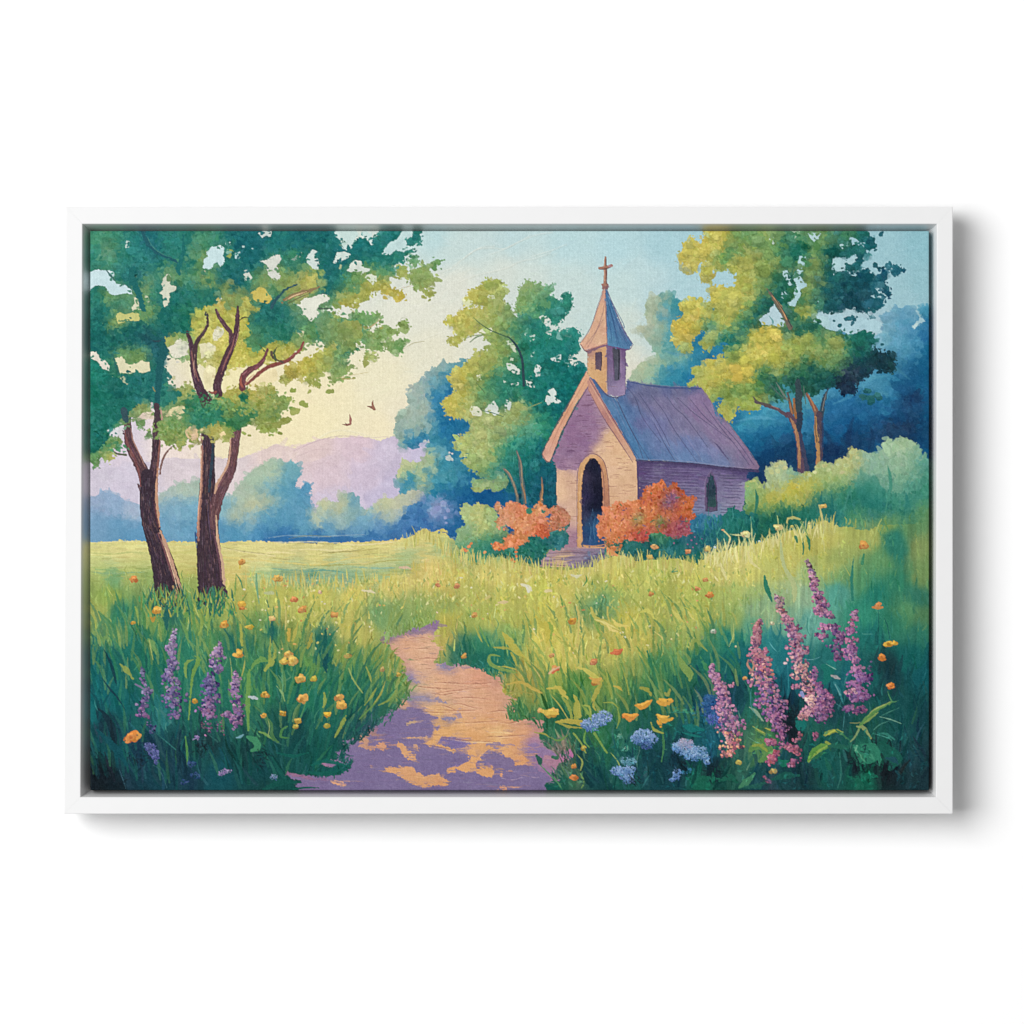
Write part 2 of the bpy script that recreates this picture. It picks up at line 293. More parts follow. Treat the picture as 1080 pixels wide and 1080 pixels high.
# sky showing through it
for s,c in (("A3 295,380 330,385 330,400 300,402 285,395",'cdd3ad'),("A3 398,768 420,765 460,790 478,812 465,828 430,825 405,800",'cfd8cc'),("A3 565,782 585,778 592,800 588,845 565,845 556,815",'c9d6d0'),
  ("A3 425,885 465,880 470,895 430,908",'c3d3cb'),("A3 510,868 545,880 558,905 535,910 508,890",'d3dad0'),("A3 640,920 668,912 685,945 680,965 715,985 700,997 655,995 630,1010 620,985 628,950",'ccd8d2'),
  ("A3 270,1040 300,1000 330,985 345,1020 362,1055 330,1070 310,1045 290,1055",'d0d9ce'),("A3 385,1010 400,975 428,990 415,1040 395,1050",'cbd7cd'),("A3 545,610 565,605 555,635 535,645 530,625",'b0ccc0'),("A3 648,745 680,735 712,715 712,750 695,765 660,758",'c5d6d2'),
  ("A3 540,712 560,702 555,730 535,735",'9fc5b8'),("A3 398,640 420,638 450,672 452,710 440,700 425,672 402,658",'c3cfb5'),("A3 228,835 250,835 252,865 235,868",'d5d6b5'),("A3 498,600 512,598 512,615 500,612",'a9cabb'),("A3 200,1015 240,1020 260,1050 250,1075 205,1070 190,1040",'dcddc2'),
  ("A3 580,508 620,500 648,520 640,540 612,548",'d3dbcf'),("A3 420,735 438,740 435,755 420,750",'b9cbb0'),("A3 382,870 395,868 398,880 385,882",'b5ccbb'),("A3 260,575 310,565 320,590 290,600 240,592",'dedfc4'),("A3 530,845 545,843 548,865 530,868",'a9c6b8')):
    fringe(poly(s,c,rough=.4,fine=.35,h=.4,var=.02),4,True,1.9,1.2)
S_("A3 405,618 430,640 460,680 485,740 492,800 497,895",[1,2,2.6,2.6,3],'2b4650')
S_("A3 210,510 250,545 300,578 350,600 405,622",[.4,1,1.4],'4a6a4c')
S_("A3 190,650 225,622 260,612",[.8,1.6,.6],'6f8a60'); S_("A3 160,632 200,615 260,608 310,612",[.4,1,.6],'7a9060')
S_("A3 225,880 260,920 275,940",[.4,1,.4],'5a7a50'); S_("A3 395,910 420,960 435,980",[.5,1.2,.5],'246a5c'); S_("A3 515,1025 560,1008 600,993",[.4,.9,.4],'8fa060'); S_("A3 258,1040 310,1050 380,1075",[.5,1,.5],'45705a')
for s,w,c in (("B3 383,293 410,320 435,370 455,430 462,485",[2,3,3.2,3],'6c7069'),("B3 390,295 414,320 440,380 460,450",[.6,1.2,.8],'a58f70'),("B3 455,190 475,250 482,330 495,410 503,485",[2,4,4,3.4],'56676a'),("B3 458,195 480,260 485,330 492,400",[.6,1.4,1],'97896f'),("B3 482,375 500,430 508,490",[.8,1.6,1],'9a7a58'),("B3 598,340 603,400 596,440 598,495",[1,2.4,3,3.6],'7d6a5a'),("B3 600,380 603,430 590,480",[.5,1.2,1.5],'b08a5a')):
    S_(s,w,c)
for i in range(90):
    x=rng.uniform(535,588); y=rng.uniform(470,530); stroke([(x,y),(x+rng.normal(0,.6),y+rng.uniform(6,18))],[.5,1.6,.5],vary(px(x,y),.035),a=.6)
# ================================================================ RIGHT: BLUE WOOD
rb=CP("""A4 270,420,a9b79a 250,460,a5b598 300,400,9fb59c 350,400,5f9f9c 350,480,6aa6aa 400,430,3a8c98 410,500,3a8ca4 220,560,b3bba0 200,580,b0b9a0 260,600,a3b79f 300,560,9db89f 300,640,93b5a0 350,600,5ba0a8 400,600,4f9caa 450,560,4a96a0 390,680,4f9ca4 430,740,8ab59c 450,720,84b09a 320,720,7fb0a2 280,760,a0b898 200,800,b0bc9a 250,820,9bb89a 180,850,a3b89a 300,820,6fa8a0 330,860,3a8aa6 420,820,2f86a6 480,780,2a80a4 500,700,2a80a2 540,640,1f74a0 530,720,1d6c98 480,860,1c6ea0 600,760,2470a0 640,690,2a80a6 760,700,2f7aa8 620,980,2a74a6 900,1000,4a9abb 850,1050,2f86b0 700,1060,1f6a9c 1000,1000,4f98b0 1020,940,3a8a98 980,960,3f8f9f
 A5 760,480,6fa2bd 830,500,5a98bb 880,480,6aa0bd 860,540,4f90b6 740,560,6fa6bf 720,620,78adc2 800,620,559abc 760,680,5f9dbd 850,700,4b90b5 900,600,3f86b2 960,470,3a86aa 950,530,2a74a6 940,620,2068a0 960,700,165c92 850,780,1f6496 800,740,4587ae 780,790,2f7098 940,780,115489 700,860,3f87ae 620,880,4a92b5 680,930,3f86a6 600,940,2a6f95 760,850,2f7aa8 880,880,164f86 820,900,164a80 880,960,1b3362 900,1020,1d3c6e 940,900,0f4f86 960,1050,0c4f86 740,980,2a76a8 650,1000,1d6098 500,960,1e66a0 450,920,3580ad 420,1000,1c629c 560,1040,1a5c94 700,1060,15548f 800,1050,153f78 330,960,4f98b0 420,1060,1a5f98
 B4 740,30,3a90b0 760,90,1f70a0 820,30,3f94b4 900,20,3f90b0 850,90,1c6698 940,60,1d6a9c 980,30,2a78a4 900,150,125088 1010,90,0f4f86 960,140,1a3f70 820,160,13558c 1000,220,103c70 850,230,123f74 880,330,18346a 920,270,153868 1040,220,173465 840,300,1a3468 870,370,1a2f62
 B5 60,30,3a8cb0 130,60,1f6a9c 50,90,135890 100,130,1a3f70 60,200,103c70 150,190,123a6a 30,330,182f62 100,240,1a3464 280,60,2f78a8 290,150,164876 270,220,16345f 420,60,11508c 500,40,145090 520,110,16386c 450,120,124a84 420,200,152f60 500,180,15305f 600,60,134f8a 600,140,163768 690,40,20437a 660,190,155088 750,60,25365f 850,60,23335c 800,100,1c3a68 930,60,163f70 930,120,103c70 950,200,0a4a80 640,100,1a3c6c 400,30,1f6098""".replace('\n',' '))
RB="""A4 128,850 150,810 180,780 240,755 295,740 280,715 258,700 245,665 220,640 200,600 165,575 175,562 210,560 235,540 220,500 218,430 245,405 290,380 330,372 365,372 375,395 420,408 440,430 560,450 800,500 900,560
 A5 300,560 640,620 690,600 700,560 718,540 702,515 720,500 760,470 765,450 790,440 800,462 850,450 895,475 912,510 905,545 882,558 885,575 915,560 945,535 925,490 940,460 990,450 1100,460 1100,1200 B5 1000,300 0,420 B4 700,400 600,100 A4 300,1000 130,900"""
dk9=rb[1].mean(1)<.34; rb[1][dk9,0]*=.78; rb[1][dk9,1]*=1.05
m=poly(RB,rb,rough=.9,fine=.6,feather=.9,dn=4200,size=4.2,ln=1.4,v=.022,a=.65,h=.22,jit=3)
clumps(m,260,4,10,v=.02,rim=.8,cap=1.1,a=.45)
for s,c in (("A5 883,558 900,538 912,545 905,560 888,575",'b9d5d6'),("A5 625,570 650,552 700,545 710,575 660,568",'8ab9c6')):
    poly(s,c,rough=.3,fine=.3)
for s,w,c in (("B4 985,0 1030,30 1060,90 1075,150 1078,210",[2,3,3,3],'6a5a55'),("B4 1040,20 1065,70 1078,140",[.6,1.2,1],'c98a50')): pass
for s in ("A5 430,1000 520,960 600,900","A5 560,830 660,850 740,840","A5 480,900 540,890 600,860","A4 330,700 400,720 470,720","B4 740,20 860,0 960,10","A5 700,760 780,800 860,860","A5 640,960 700,940 760,960"):
    S_(s,[1,4,1],vary(hexc('5a9fbb'),.04),a=.35,h=.3,soft=2.5)
for s in ("B5 540,0 520,60 510,140","B5 640,60 650,120 640,180","B5 360,60 400,120 420,200"):
    S_(s,[2,5,7],'14305c',a=.5,soft=3)
# ================================================================ RIGHT TREE CROWN
rt=CP("""A4 600,60,cdb54c 560,100,d0b64e 660,40,c9b24c 480,100,cfb650 430,160,d6b94e 470,160,c9b250 460,210,c5ae58 560,140,c9b352 640,100,c5b14c 560,260,c4b04e 540,280,c9b24c 600,200,bcae4e 650,180,6a9a5a 700,130,5f955c 740,150,6f9a58 720,200,b5ac50 770,210,c0b04f 800,130,9aa650 720,60,8da454 760,40,6f9d60 850,50,6f9f62 900,80,66995c 880,40,7fa560 800,200,b3aa4c 880,200,93a552 950,230,9aa652 900,150,7f9f58 980,160,4f8c5f 1000,90,3f8468 1040,130,2a756a 1050,60,2f7c6c 940,40,86a562 1000,30,4f8f68
 A4 660,350,cbb750 620,390,d6bb4e 700,400,c9b650 760,300,bcaf4c 800,260,b0aa50 800,350,c4b34e 740,380,c7b54e 840,380,9aa653 700,470,cdb84f 650,490,b9b050 760,450,b9af4e 680,530,c5b550 600,470,b3af58 740,500,88a055 800,440,8aa252 860,440,3a8064 900,380,3a8064 920,300,5f9058 1000,250,34785f 1000,330,2a7262 980,400,1d6a60 850,500,1f6c62 920,460,176460 780,540,3a8262 640,580,a3aa5a 590,620,b9b052 560,650,b5ae50 620,620,8fa45c 700,580,5a9164 760,600,2a8070 700,640,1f7a72 640,640,2c807c 800,560,2a7868 540,500,c9b44c 480,440,cfb850 440,450,c9b552 500,480,d5ba4c 540,540,c5b44e 440,520,d2b54c 430,580,d9b244 400,570,d5b146 460,560,d8b548 400,640,c9b050 440,640,cbb04a 460,680,b3aa52 570,550,3f8d78 520,600,b3a952
 A4 860,580,dcb94a 830,620,c9b54c 900,600,d3b84c 940,620,c5b34c 860,670,c4b24e 960,690,c9b54c 1000,620,b9af4c 900,720,c4b34c 1030,660,a0a852 820,740,cfb74c 760,760,ccb44a 700,740,a9a94f 680,790,d0b548 760,820,d8b74a 800,850,d6b448 720,850,c9b048 600,780,cfb64e 560,800,c0b04c 640,820,cdb54a 530,820,b3aa50 500,880,b3aa50 560,870,bcae4c 580,920,c0b04c 560,980,bdae4e 600,940,a3a550 860,770,b9ad4c 950,760,b3ab50 900,800,4f8658 980,800,a9a750 960,840,2f6f55 1000,860,256a5c 870,860,4f8a58 940,920,2a6a5a 800,920,7f9c4c 740,920,5f9050 680,960,8a9f4e 700,1020,b3ab4a 680,1060,b5a94c 780,980,a0a64a 830,960,8fa24a 880,950,9aa34a 800,1020,aaa74a 900,900,3a7858 840,900,5f924f
 A5 60,60,a3ad58 30,40,a9ae55 130,60,6f9e60 200,50,4f9064 330,80,5f9060 380,60,749a5a 250,30,5f9566 450,50,3a8068 560,30,2a7a6c 520,50,4a8a60 480,130,1f6c68 560,120,1d6666 600,150,1c6268 400,130,216c64 330,110,6f9858 180,140,25765f 220,130,1f7562 120,170,4a8a5c 60,220,8fa554 20,260,8ca258 110,230,9aa856 30,310,7f9c58 100,290,2f765e 150,350,236c58 60,400,1f6560 20,450,1c6662 180,300,2f6f60 300,220,86a058 280,280,7a9a58 330,250,5f8a5c 280,350,829c55 250,400,6f9558 320,360,4a8060 330,450,2f7060 400,250,22685f 380,330,1d6464 460,300,1a5d64 560,320,185460 620,300,17586a 650,340,1c6070 520,400,184a5a 450,400,195560 600,400,1a5064 560,440,1a4c5c 400,430,1a5c62 640,440,1f6272 640,250,1a6070 710,250,1f6074 760,230,1f6478 620,90,1a6a70 640,80,1c6a70 700,30,1f7078 700,340,1c5c70 670,420,1c6074
 A5 250,500,aaa950 280,490,bcb04c 200,520,2a6f5c 300,540,2a7260 240,560,1f6a60 60,580,d8b84a 30,650,d3b54a 100,640,ccb24a 130,700,c5b04a 60,750,d4b44a 20,720,d6b64a 150,620,3f8068 190,640,a8a84c 240,620,b3ac50 230,690,a5a64c 200,740,a3a34e 100,800,b0a84c 110,840,a5a54a 300,670,a0a554 330,720,93a054 280,760,3f7a58 360,650,5f9260 430,640,a3a753 460,680,8fa058 420,740,7a9c60 400,780,6a9358 480,760,4a8060 520,700,2f7a62 560,640,1f7260 620,620,1a6c62 600,700,1d6a5e 660,720,173f4a 700,740,183a48 740,760,183e4a 580,760,1c4a58 560,820,1e3448 620,820,1c3c50 500,860,1d3048 480,900,1c2f48 530,920,1a3050 400,850,1a5c58 330,850,1c5c54 250,830,2f6f55 180,830,34725a 200,880,245c50 60,830,2a6a55 30,860,256656 100,880,2a6a58 650,970,1a5560 600,930,1a4f60 480,580,1f6c60 640,490,2a6a74 520,520,1f5a68 470,550,1f6068""".replace('\n',' '))
RT="""A4 555,15 555,50 545,80 525,92 500,70 470,62 440,70 440,95 450,130 415,150 400,170 430,188 437,215 435,250 460,258 470,240 500,235 530,205 560,185 575,200 565,225 540,235 525,262 530,290 550,305 585,300 603,275 607,240 650,225 690,232 740,255 752,280 740,318 700,345 640,335 600,355 580,378 600,410 625,435 622,460 600,475 580,460 570,435 545,425 530,405 500,405 450,415 418,430 412,455 430,480 425,510 385,540 378,570 400,600 370,622 366,640 395,665 425,668 440,690 475,690 482,640 510,590 560,575 600,600 560,630 540,655 555,690 578,690 600,665 650,650 700,655 660,690 665,720 700,735 650,745 600,755 570,765 555,790 520,785 500,800 515,850 480,875 455,885 470,905 530,905 545,930 528,960 530,995 548,1015 575,1020 600,985 620,960 640,965 655,950 660,980 645,1020 660,1060 665,1100 715,1100 728,1060 735,1010 760,1015 780,1035 820,1035 850,1030 890,985 920,975 1000,990 1030,960
 A5 130,900 300,960 350,930 410,905 450,890 480,930 520,950 545,930 550,890 590,850 640,830 680,800 740,820 765,815 775,770 772,720 740,705 700,715 650,695 630,670 650,650 655,610 620,590 600,575 570,585 560,610 480,605 440,585 400,575 390,545 320,540 310,525 350,520 330,490 345,475 400,470 440,465 500,455 520,440 560,450 610,480 650,490 655,510 640,500 620,470 650,450 690,452 708,430 700,400 660,395 640,380 680,370 705,350 735,385 750,350 705,320 745,285 735,240 750,195 770,240 790,275 805,260 800,220 775,200 765,235 750,230 700,250 680,290 660,300 640,265 600,240 560,280 530,285 500,255 450,250 430,255 418,210 425,170 480,165 540,145 560,155 555,195 490,215 520,235 550,240 570,205 600,170 625,150 620,110 600,85 560,75 540,60 510,65 500,100 545,90 570,100 610,110 640,120 670,105 668,75 640,55 610,62 600,50 615,40 615,15"""
rt[1][:,1]+=np.where(rt[1][:,0]>.62,.022,0); rt[1][:,0]-=np.where(rt[1][:,0]>.62,.03,0); rt[1][:,2]+=np.where(rt[1][:,0]>.58,.035,0); rt[1][:]-=np.where(rt[1][:,0]<.45,.02,0)[:,None]
m=poly(RT,rt,rough=1.1,fine=.8,feather=.7,dn=6500,size=3.0,ln=1.25,v=.035,a=.85,h=.4,jit=2.2)
clumps(m,380,2.4,9,a=.7); scallop(m,480,2.2,6); fringe(m,420,size=1.5)
bloblist("A5 700,28,20 690,580,14 705,660,15 565,555,0 470,550,20 515,515,22 550,510,16 450,500,0 560,875,0 665,215,22 690,225,14 640,85,26 670,420,24",'1c5c6c',v=.03,n=2)
bloblist("A5 600,960,30 640,975,34 680,960,28 620,930,22",'1b5c62',v=.03,n=4)
for s,c in (("A5 228,155 270,155 275,180 245,190 262,210 240,228 228,205",'a9cfd0'),("A5 225,235 250,240 228,270 250,300 275,325 245,345 235,390 215,420 205,445 175,440 170,425 200,400 205,360 220,330 200,290 205,260",'add0d6'),
  ("A5 135,245 165,245 180,270 175,300 188,328 170,325 158,300 135,270",'aed0d4'),("A5 130,365 150,362 165,380 145,400 128,395",'a3c8cc'),("A5 -5,520 40,490 70,450 88,435 105,460 130,490 152,530 140,560 80,555 20,552",'b5d0d8'),("A5 65,55 85,55 92,85 78,92 65,75",'b9cfbc'),
  ("A5 280,22 350,28 340,50 315,75 295,50",'b0cfd0'),("A5 448,105 470,92 490,95 485,110 455,120",'a9cdd0'),("A5 338,415 352,412 358,430 345,450 338,435",'9fc6c8'),("A5 400,500 430,490 480,492 490,520 520,535 560,520 575,505 620,520 655,510 700,540 705,600 640,590 590,575 560,600 500,600 470,575 440,590 400,580",'a8cbd6'),
  ("A5 310,530 345,535 370,560 400,580 410,545 395,510 340,500",'a8cbd0'),("A5 420,170 470,172 500,185 545,160 562,170 545,200 500,210 480,245 440,250 425,200",'a8ccd2'),("A5 205,60 208,30 190,20 240,20",'a0bda0'),("A5 665,340 690,335 715,365 735,390 715,380 680,362",'a5cad2'),("A5 505,85 525,75 528,95 508,102",'aacdd0')):
    m=poly(s,c,rough=.5,fine=.5,h=.4,var=.015); fringe(m,6,True,2,1.2)
bloblist("A5 470,550,19 515,512,24 540,515,20 430,530,12 495,520,16 560,505,10",'1f6470',v=.03,n=2)
for s,w,c in (("A4 910,345 950,400 1000,480 1045,570",[1,4.2,4.6,5],'6f6658'),("A4 940,385 985,440 1025,520",[.8,1.8,1.2],'c89a68'),("A4 925,350 965,410 1010,480 1050,560",[.6,1,1],'37484a'),
  ("A5 222,870 228,950 225,1020 232,1090",[5,7.5,8,8],'34474f'),("A5 200,975 205,1040 215,1090",[2,3,3],'96663f'),("A5 165,940 180,1000 190,1050",[2,3.5,3.5],'56524f'),("A5 175,975 182,1020 192,1060",[.6,1.8,1.4],'9c6e4e'),
  ("A5 100,880 130,930 165,980",[.8,1.5,2],'6a7a70'),("A5 60,880 100,930 150,975",[.6,1.2,1.6],'4a6a62'),("A5 -20,990 40,1010 110,1035 170,1075",[2,3,4],'5a4a55'),("A5 -20,985 40,1002 110,1028",[.5,1,.8],'9a6f62'),
  ("A5 275,945 300,995 325,1040 338,1095",[2.5,4.5,5,5],'7a5a50'),("A5 282,950 305,995 322,1040",[.8,2,1.4],'b07a52'),("A5 395,915 375,970 362,1030 350,1095",[1.2,3.6,4.6,5],'35495a'),("A5 385,940 370,1000 362,1040",[.5,1,.8],'7a7a78'),("A5 255,900 262,960 268,1000",[1,1.6,1],'4f6a60'),
  ("A4 830,960 860,990 930,1010",[1,2,2.2],'5a5550'),("A5 270,180 300,172 330,170",[.5,1.2,.4],'5a7a60'),("A5 60,500 80,530 78,555",[.5,2,.5],'6aa0a0'),
  ("B5 165,-20 195,15 215,60 232,140 240,220 247,305",[5,7,7.5,7.5,8,10],'5d4758'),("B5 178,0 205,50 222,120 230,200 232,280",[1,3,3.4,3.4,3],'a67a5a'),("B5 232,60 245,150 262,230 275,300",[2,4,4,5],'3c3f5e'),
  ("B5 235,-20 232,30 228,70",[6,7,4],'2d3a52'),("B5 345,-20 342,60 345,130 348,200 342,265",[6,7.2,7,6.6,6],'4f4452'),("B5 325,0 325,80 335,150 340,215 338,265",[2,4,4.4,4,4],'b08555'),("B5 322,0 322,60 330,140",[.6,1.2,.8],'6a4f48'),("B5 362,0 365,80 362,180",[1,2,1.4],'2f3f66')):
    S_(s,w,c,br=.5)
for i in range(160):
    k=rng.integers(0,2); y=rng.uniform(440,492); x=(rng.normal(842,4) if k==0 else rng.normal(862.5,3.5)); t=rng.normal(1.45,.12)
    c=px(x,y)
    if c[0]>c[2]*.75: stroke([(x,y),(x+4*math.cos(t),y+4*math.sin(t))],[.3,1.0,.3],vary(c,.05),a=.8,h=.4)
FLOOR=mask(P("P 400,575 1000,575 1000,850 90,850 90,600"),0,0,1); lay(FLOOR,'7f9455')
TONE[:]=[.72,.96]
# ================================================================ CHAPEL
def lines(specs,w,c,a=.6,h=-.3,br=.25):
    for s in specs: S_(s,[w*.5,w,w*.6],c,a=a,h=h,br=br)
# side wall
poly("B4 160,245 320,250 480,258 640,275 795,292 790,420 785,560 700,640 400,640 160,560",CP("B4 200,280,5c4480 300,320,6d5a94 420,300,64508c 520,330,6f5c98 700,320,6a5892 740,300,5a4884 600,450,7a6aa4 690,400,7d70a8 760,430,8c7fb2 700,500,8a80b0 760,520,8f86b4 530,500,7d74ac 470,420,7565a0 220,400,5c4880 660,540,7f8ab0 500,560,5a78a4 400,540,5a6a98 600,560,6a82ac"),rough=.3,fine=.2,dn=500,size=2.2,ln=3.2,ang=.02,da=.06,v=.03,jit=1.5)
for k,y in enumerate(np.arange(268,530,17.5)):
    for x0,x1 in ((185,340),(330,560),(640,790)):
        if rng.uniform()<.85:
            a=x0+rng.uniform(0,40); b=x1-rng.uniform(0,50); yy=y+(a-180)*.055+rng.normal(0,2)
            S_(f"B4 {a},{yy} {(a+b)/2},{yy+rng.normal(3,1.5)} {b},{yy+(b-a)*.03+2}",[.3,.7,.3],vary(hexc('4f3f74'),.03),a=.75,h=-.25,br=.7)
            S_(f"B4 {a+5},{yy-5} {(a+b)/2},{yy-3} {b},{yy-2}",[.2,.6,.2],vary(hexc('9484b4'),.02),a=.4,h=.3,br=.8)
poly("B4 175,248 480,262 620,280 795,296 795,312 640,300 480,285 180,268",'4a3a74',a=.65,rough=.3,fine=.2,feather=1.2)
# window
poly("B4 558,535 556,440 560,360 575,325 593,303 612,335 626,380 628,450 627,530",CP("B4 565,450,63487a 600,320,6a5488 590,530,5d4a72"),rough=.15,fine=.15)
poly("B4 572,512 567,440 570,375 592,318 612,360 620,430 618,505",CP("B4 592,360,2a4a58 580,450,22384c 600,480,2f5254 605,400,2a3f54"),rough=.2,fine=.2,dn=25,size=1.4,ln=2.5,ang=1.57,v=.03)
S_("B4 585,340 575,420 572,520",[.4,.9,.6],'332f55'); S_("B4 606,345 622,400 625,520",[.4,.9,.5],'4a3562'); S_("B4 562,532 595,534 628,528",[.5,1.2,.6],'463058'); S_("B4 556,530 556,430 562,350 592,302",[.3,.6,.3],'8f7aa8',a=.7)
# gable wall
gw=CP("""B3 840,20,86609c 780,100,855c9a 900,60,8a649f 850,150,80599a 750,200,83609a 700,260,8a649c 760,270,8f6a9c 820,190,87629c 890,120,8c68a0 960,40,9a7aa0 985,90,d9ad84 930,180,d4a986 960,220,dbae84 1030,150,d8aa80 1020,230,deb085 1000,300,dbae88 1030,400,d8a982 1000,480,d9ab80 1060,300,deb288 720,300,d9ac88 700,350,dcae88 760,340,d6a988 720,430,dcb088 780,420,d3a688 780,500,d0a388 750,560,d9ac88 770,600,c99c8c 740,640,a87c98 780,680,9a7098 760,730,9a7094 700,560,c59a90 800,300,c39a92 B4 20,120,dbae80 60,180,dcac7e 100,260,deb184 140,300,d9ab82 60,350,ddb084 130,400,d9aa80 100,450,d8a880 30,480,d8a47a""")
gw[1][:]=np.where((gw[1][:,2]>gw[1][:,1])[:,None],gw[1]*[1.08,1.02,.95]+.035,gw[1]*1.04)
poly("P 619,406 644,447 671.5,484 673,530 660,590 588,580 586,484 596,450",gw,rough=.25,fine=.2,dn=260,size=2.0,ln=2.6,ang=0,da=.12,v=.018,jit=1.0)
poly("B3 686,290 720,298 760,292 800,300 812,270 830,225 862,200 900,172 910,130 950,100 990,72 960,20 880,-60 740,60 660,240 686,270",CP("B3 840,20,86609c 780,100,855c9a 900,60,8a649f 850,150,80599a 750,200,83609a 720,270,8a649c 890,120,8c68a0 960,20,8a6a9c") if 0 else (gw[0][:13],gw[1][:13]),rough=.5,fine=.4,a=.95,dn=160,size=1.8,ln=3,ang=0,da=.08,v=.02,jit=1.2)
for i in range(105):
    y=rng.uniform(412,575); 
    xa=max(587,619-(y-408)*.47) if y<484 else 587; xb=min(671,620+(y-408)*.66)
    if xb-xa<9: continue
    x=rng.uniform(xa+2,xb-4); L=rng.uniform(3,11); c=px(min(x+L/2,xb-1),y)
    if x+L>xb: continue
    S_(f"P {x},{y} {x+L/2},{y+rng.normal(0,.4)} {x+L},{y+rng.normal(0,.4)}",[.2,.6,.2],np.clip(c*[.74,.64,.70],0,1),a=.7,h=-.6,br=.9)
# roof
rf=CP("""A4 20,880,465fa0 60,960,4a6aa8 20,1000,4f77ae 120,900,56609c 160,960,6a6aa6 200,1000,6e6ba8 260,930,6a6aa4 300,1000,7a70aa 400,920,69659f 420,1000,7f72a8 500,960,8c70a2 530,1020,8d70a4 350,900,585f9c 480,915,50589a 150,1050,5470ae 60,1050,4a76b0 560,1060,8f72a4
 B4 40,20,4d74ae 100,60,4575b0 150,150,4578b4 190,220,4a76b2 120,180,3f74b0 220,100,5a72ae 200,30,6a6daa 300,60,6f70ac 300,160,6476b2 330,220,5876b2 400,60,7a72ac 430,150,6a78b4 450,220,5a78b4 500,60,8073aa 520,160,6f78b2 560,230,6078b2 600,60,8c74a6 640,130,8871a4 600,200,7275ae 680,60,8f74a2 720,130,9074a2 700,200,7f72a6 780,200,8f72a0 760,260,7a6ea4 840,270,8c6c98 660,250,6876ae""")
poly("A3 868,848 890,850 960,940 1000,960 A4 -5,955 60,962 100,950 112,868 200,888 320,902 440,908 535,906 600,1000 B4 620,-10 690,32 725,80 780,150 820,210 868,280 862,298 800,292 700,282 620,275 560,268 480,258 400,254 320,246 240,244 160,240 100,130 20,-10",rf,rough=.3,fine=.25,dn=900,size=2.0,ln=2.6,ang=1.02,da=.07,v=.02,jit=1.6,a=.6)
lines(("P 646,412 655,432 668,458 684,484","P 652,424 662,446 672,466 678,484","P 661,408 670,420 678,441 697,466","P 673,414 686,433 699,455 706,470","P 686,416 700,434 711,453 735,487","P 703,418 712,430 724,441 746,471","P 714,419 728,432 742,443 771,464","P 728,421 742,438 757,452","P 741,424 758,448 776,470 790,490","P 759,445 778,466 795,490","P 650,440 660,462 674,484","P 690,447 702,470 712,486"),.7,'413f78',a=.7)
lines(("P 665,410 682,432 700,462 716,486","P 694,418 712,444 730,470 741,486","P 720,421 742,446 768,476","P 735,424 755,448 782,482","P 640,408 650,430 664,460"),.7,'a79ac4',a=.3,h=.4)
S_("B4 608,140 630,160 660,200 690,236",[.6,1.8,.8],'574a86',a=.8)
S_("A4 112,872 200,890 320,906 440,912 530,914",[1,2.4,1.6],'42508f',a=.85); S_("A4 112,866 220,884 330,899 450,903 535,904",[.4,.7,.4],'8279a6',a=.7,h=.5)
S_("B4 160,240 240,246 320,248 400,256 480,260 620,278 740,290 862,298",[.8,1.2,1],'3c2f5c',a=.85); S_("B4 165,236 300,241 480,252 620,270 800,288",[.3,.7,.3],'b096b4',a=.45,h=.5)
S_("A4 540,915 590,985 630,1060 B4 690,32 730,85 780,150 820,205 866,280",[.6,1.1,.8],'8f6a86',a=.8,h=.5)
S_("B4 164,246 240,252 320,256 400,264 480,268 620,286 740,300 862,306",[1.2,2.4,2],'493a70',a=.9)
S_('P 672,487 672.8,520 673,560',[1.2,2,2],'54407a',a=.9)
# rake boards
poly("P 618.5,391 622,397 620,406 606,428 592,455 580,486 576,487 571,480 572,476 586,450 602,421",CP("P 615,400,e0a27a 600,428,d8956f 585,455,dc9c7c 578,480,e0a58a 573,477,d99c86 605,425,e3ab84"),rough=.2,fine=.2,h=.5)
S_("P 618,391 602,420 586,448 571,477",[.4,.8,.5],'6d4660'); S_("P 619.5,408 606,430 592,457 581,485",[.5,1.3,.8],'5d3a5e',a=.85); S_("P 617,401 600,430 588,453 579,476",[.4,.8,.4],'b5705c',a=.6); S_("P 571,478 576,486 581,487",[.5,.8,.5],'7a4a5a')
poly("P 619,402 622.5,398 640,429 655,455 671,484 667,486 650,462 634,436 620,411",CP("P 630,420,c98b78 650,455,cf937a 665,480,d3a080 640,440,b97a72"),rough=.2,fine=.2,h=.4)
S_("P 621,399 640,431 656,458 671,483",[.4,.8,.4],'5a4478'); S_("P 620,410 636,440 652,464 667,487",[.4,1.0,.6],'8a5264',a=.85); S_("P 622,404 640,435 656,462",[.3,.6,.3],'ecc09a',a=.6,h=.5)
S_("B4 168,245 172,330 182,450",[.6,1.2,.6],'4f3a70',a=.7)
# tower
poly("A3 862,700 968,660 972,950 945,925 905,870 862,832",CP("A3 880,760,dca873 950,700,d6a06c 930,850,dfab70 900,830,e0ad74 955,900,d9a06a 960,800,cf9668 870,720,b98578"),rough=.2,fine=.2,dn=30,size=1.6,ln=2,v=.02)
poly("A3 968,655 1080,680 A4 105,688 105,800 103,945 60,960 A3 975,950",CP("A3 1000,720,7a5a92 985,820,8a6a9a 1000,920,8f74a6 A4 20,750,7d6298 90,720,7a548e 85,820,8c6aa4 80,920,9f82b4 30,930,9f86b0 10,860,7a6a98"),rough=.15,fine=.15,dn=50,size=1.6,ln=2.2,ang=1.57,v=.02)
poly("A3 905,712 925,703 945,706 944,760 940,812 905,805",CP("A3 915,740,5a4560 930,780,6e5266"),rough=.15,fine=.15); S_("A3 938,708 940,760 936,810",[.6,1,.6],'352a48'); S_("A3 903,712 903,808",[.4,.7,.4],'8f6054')
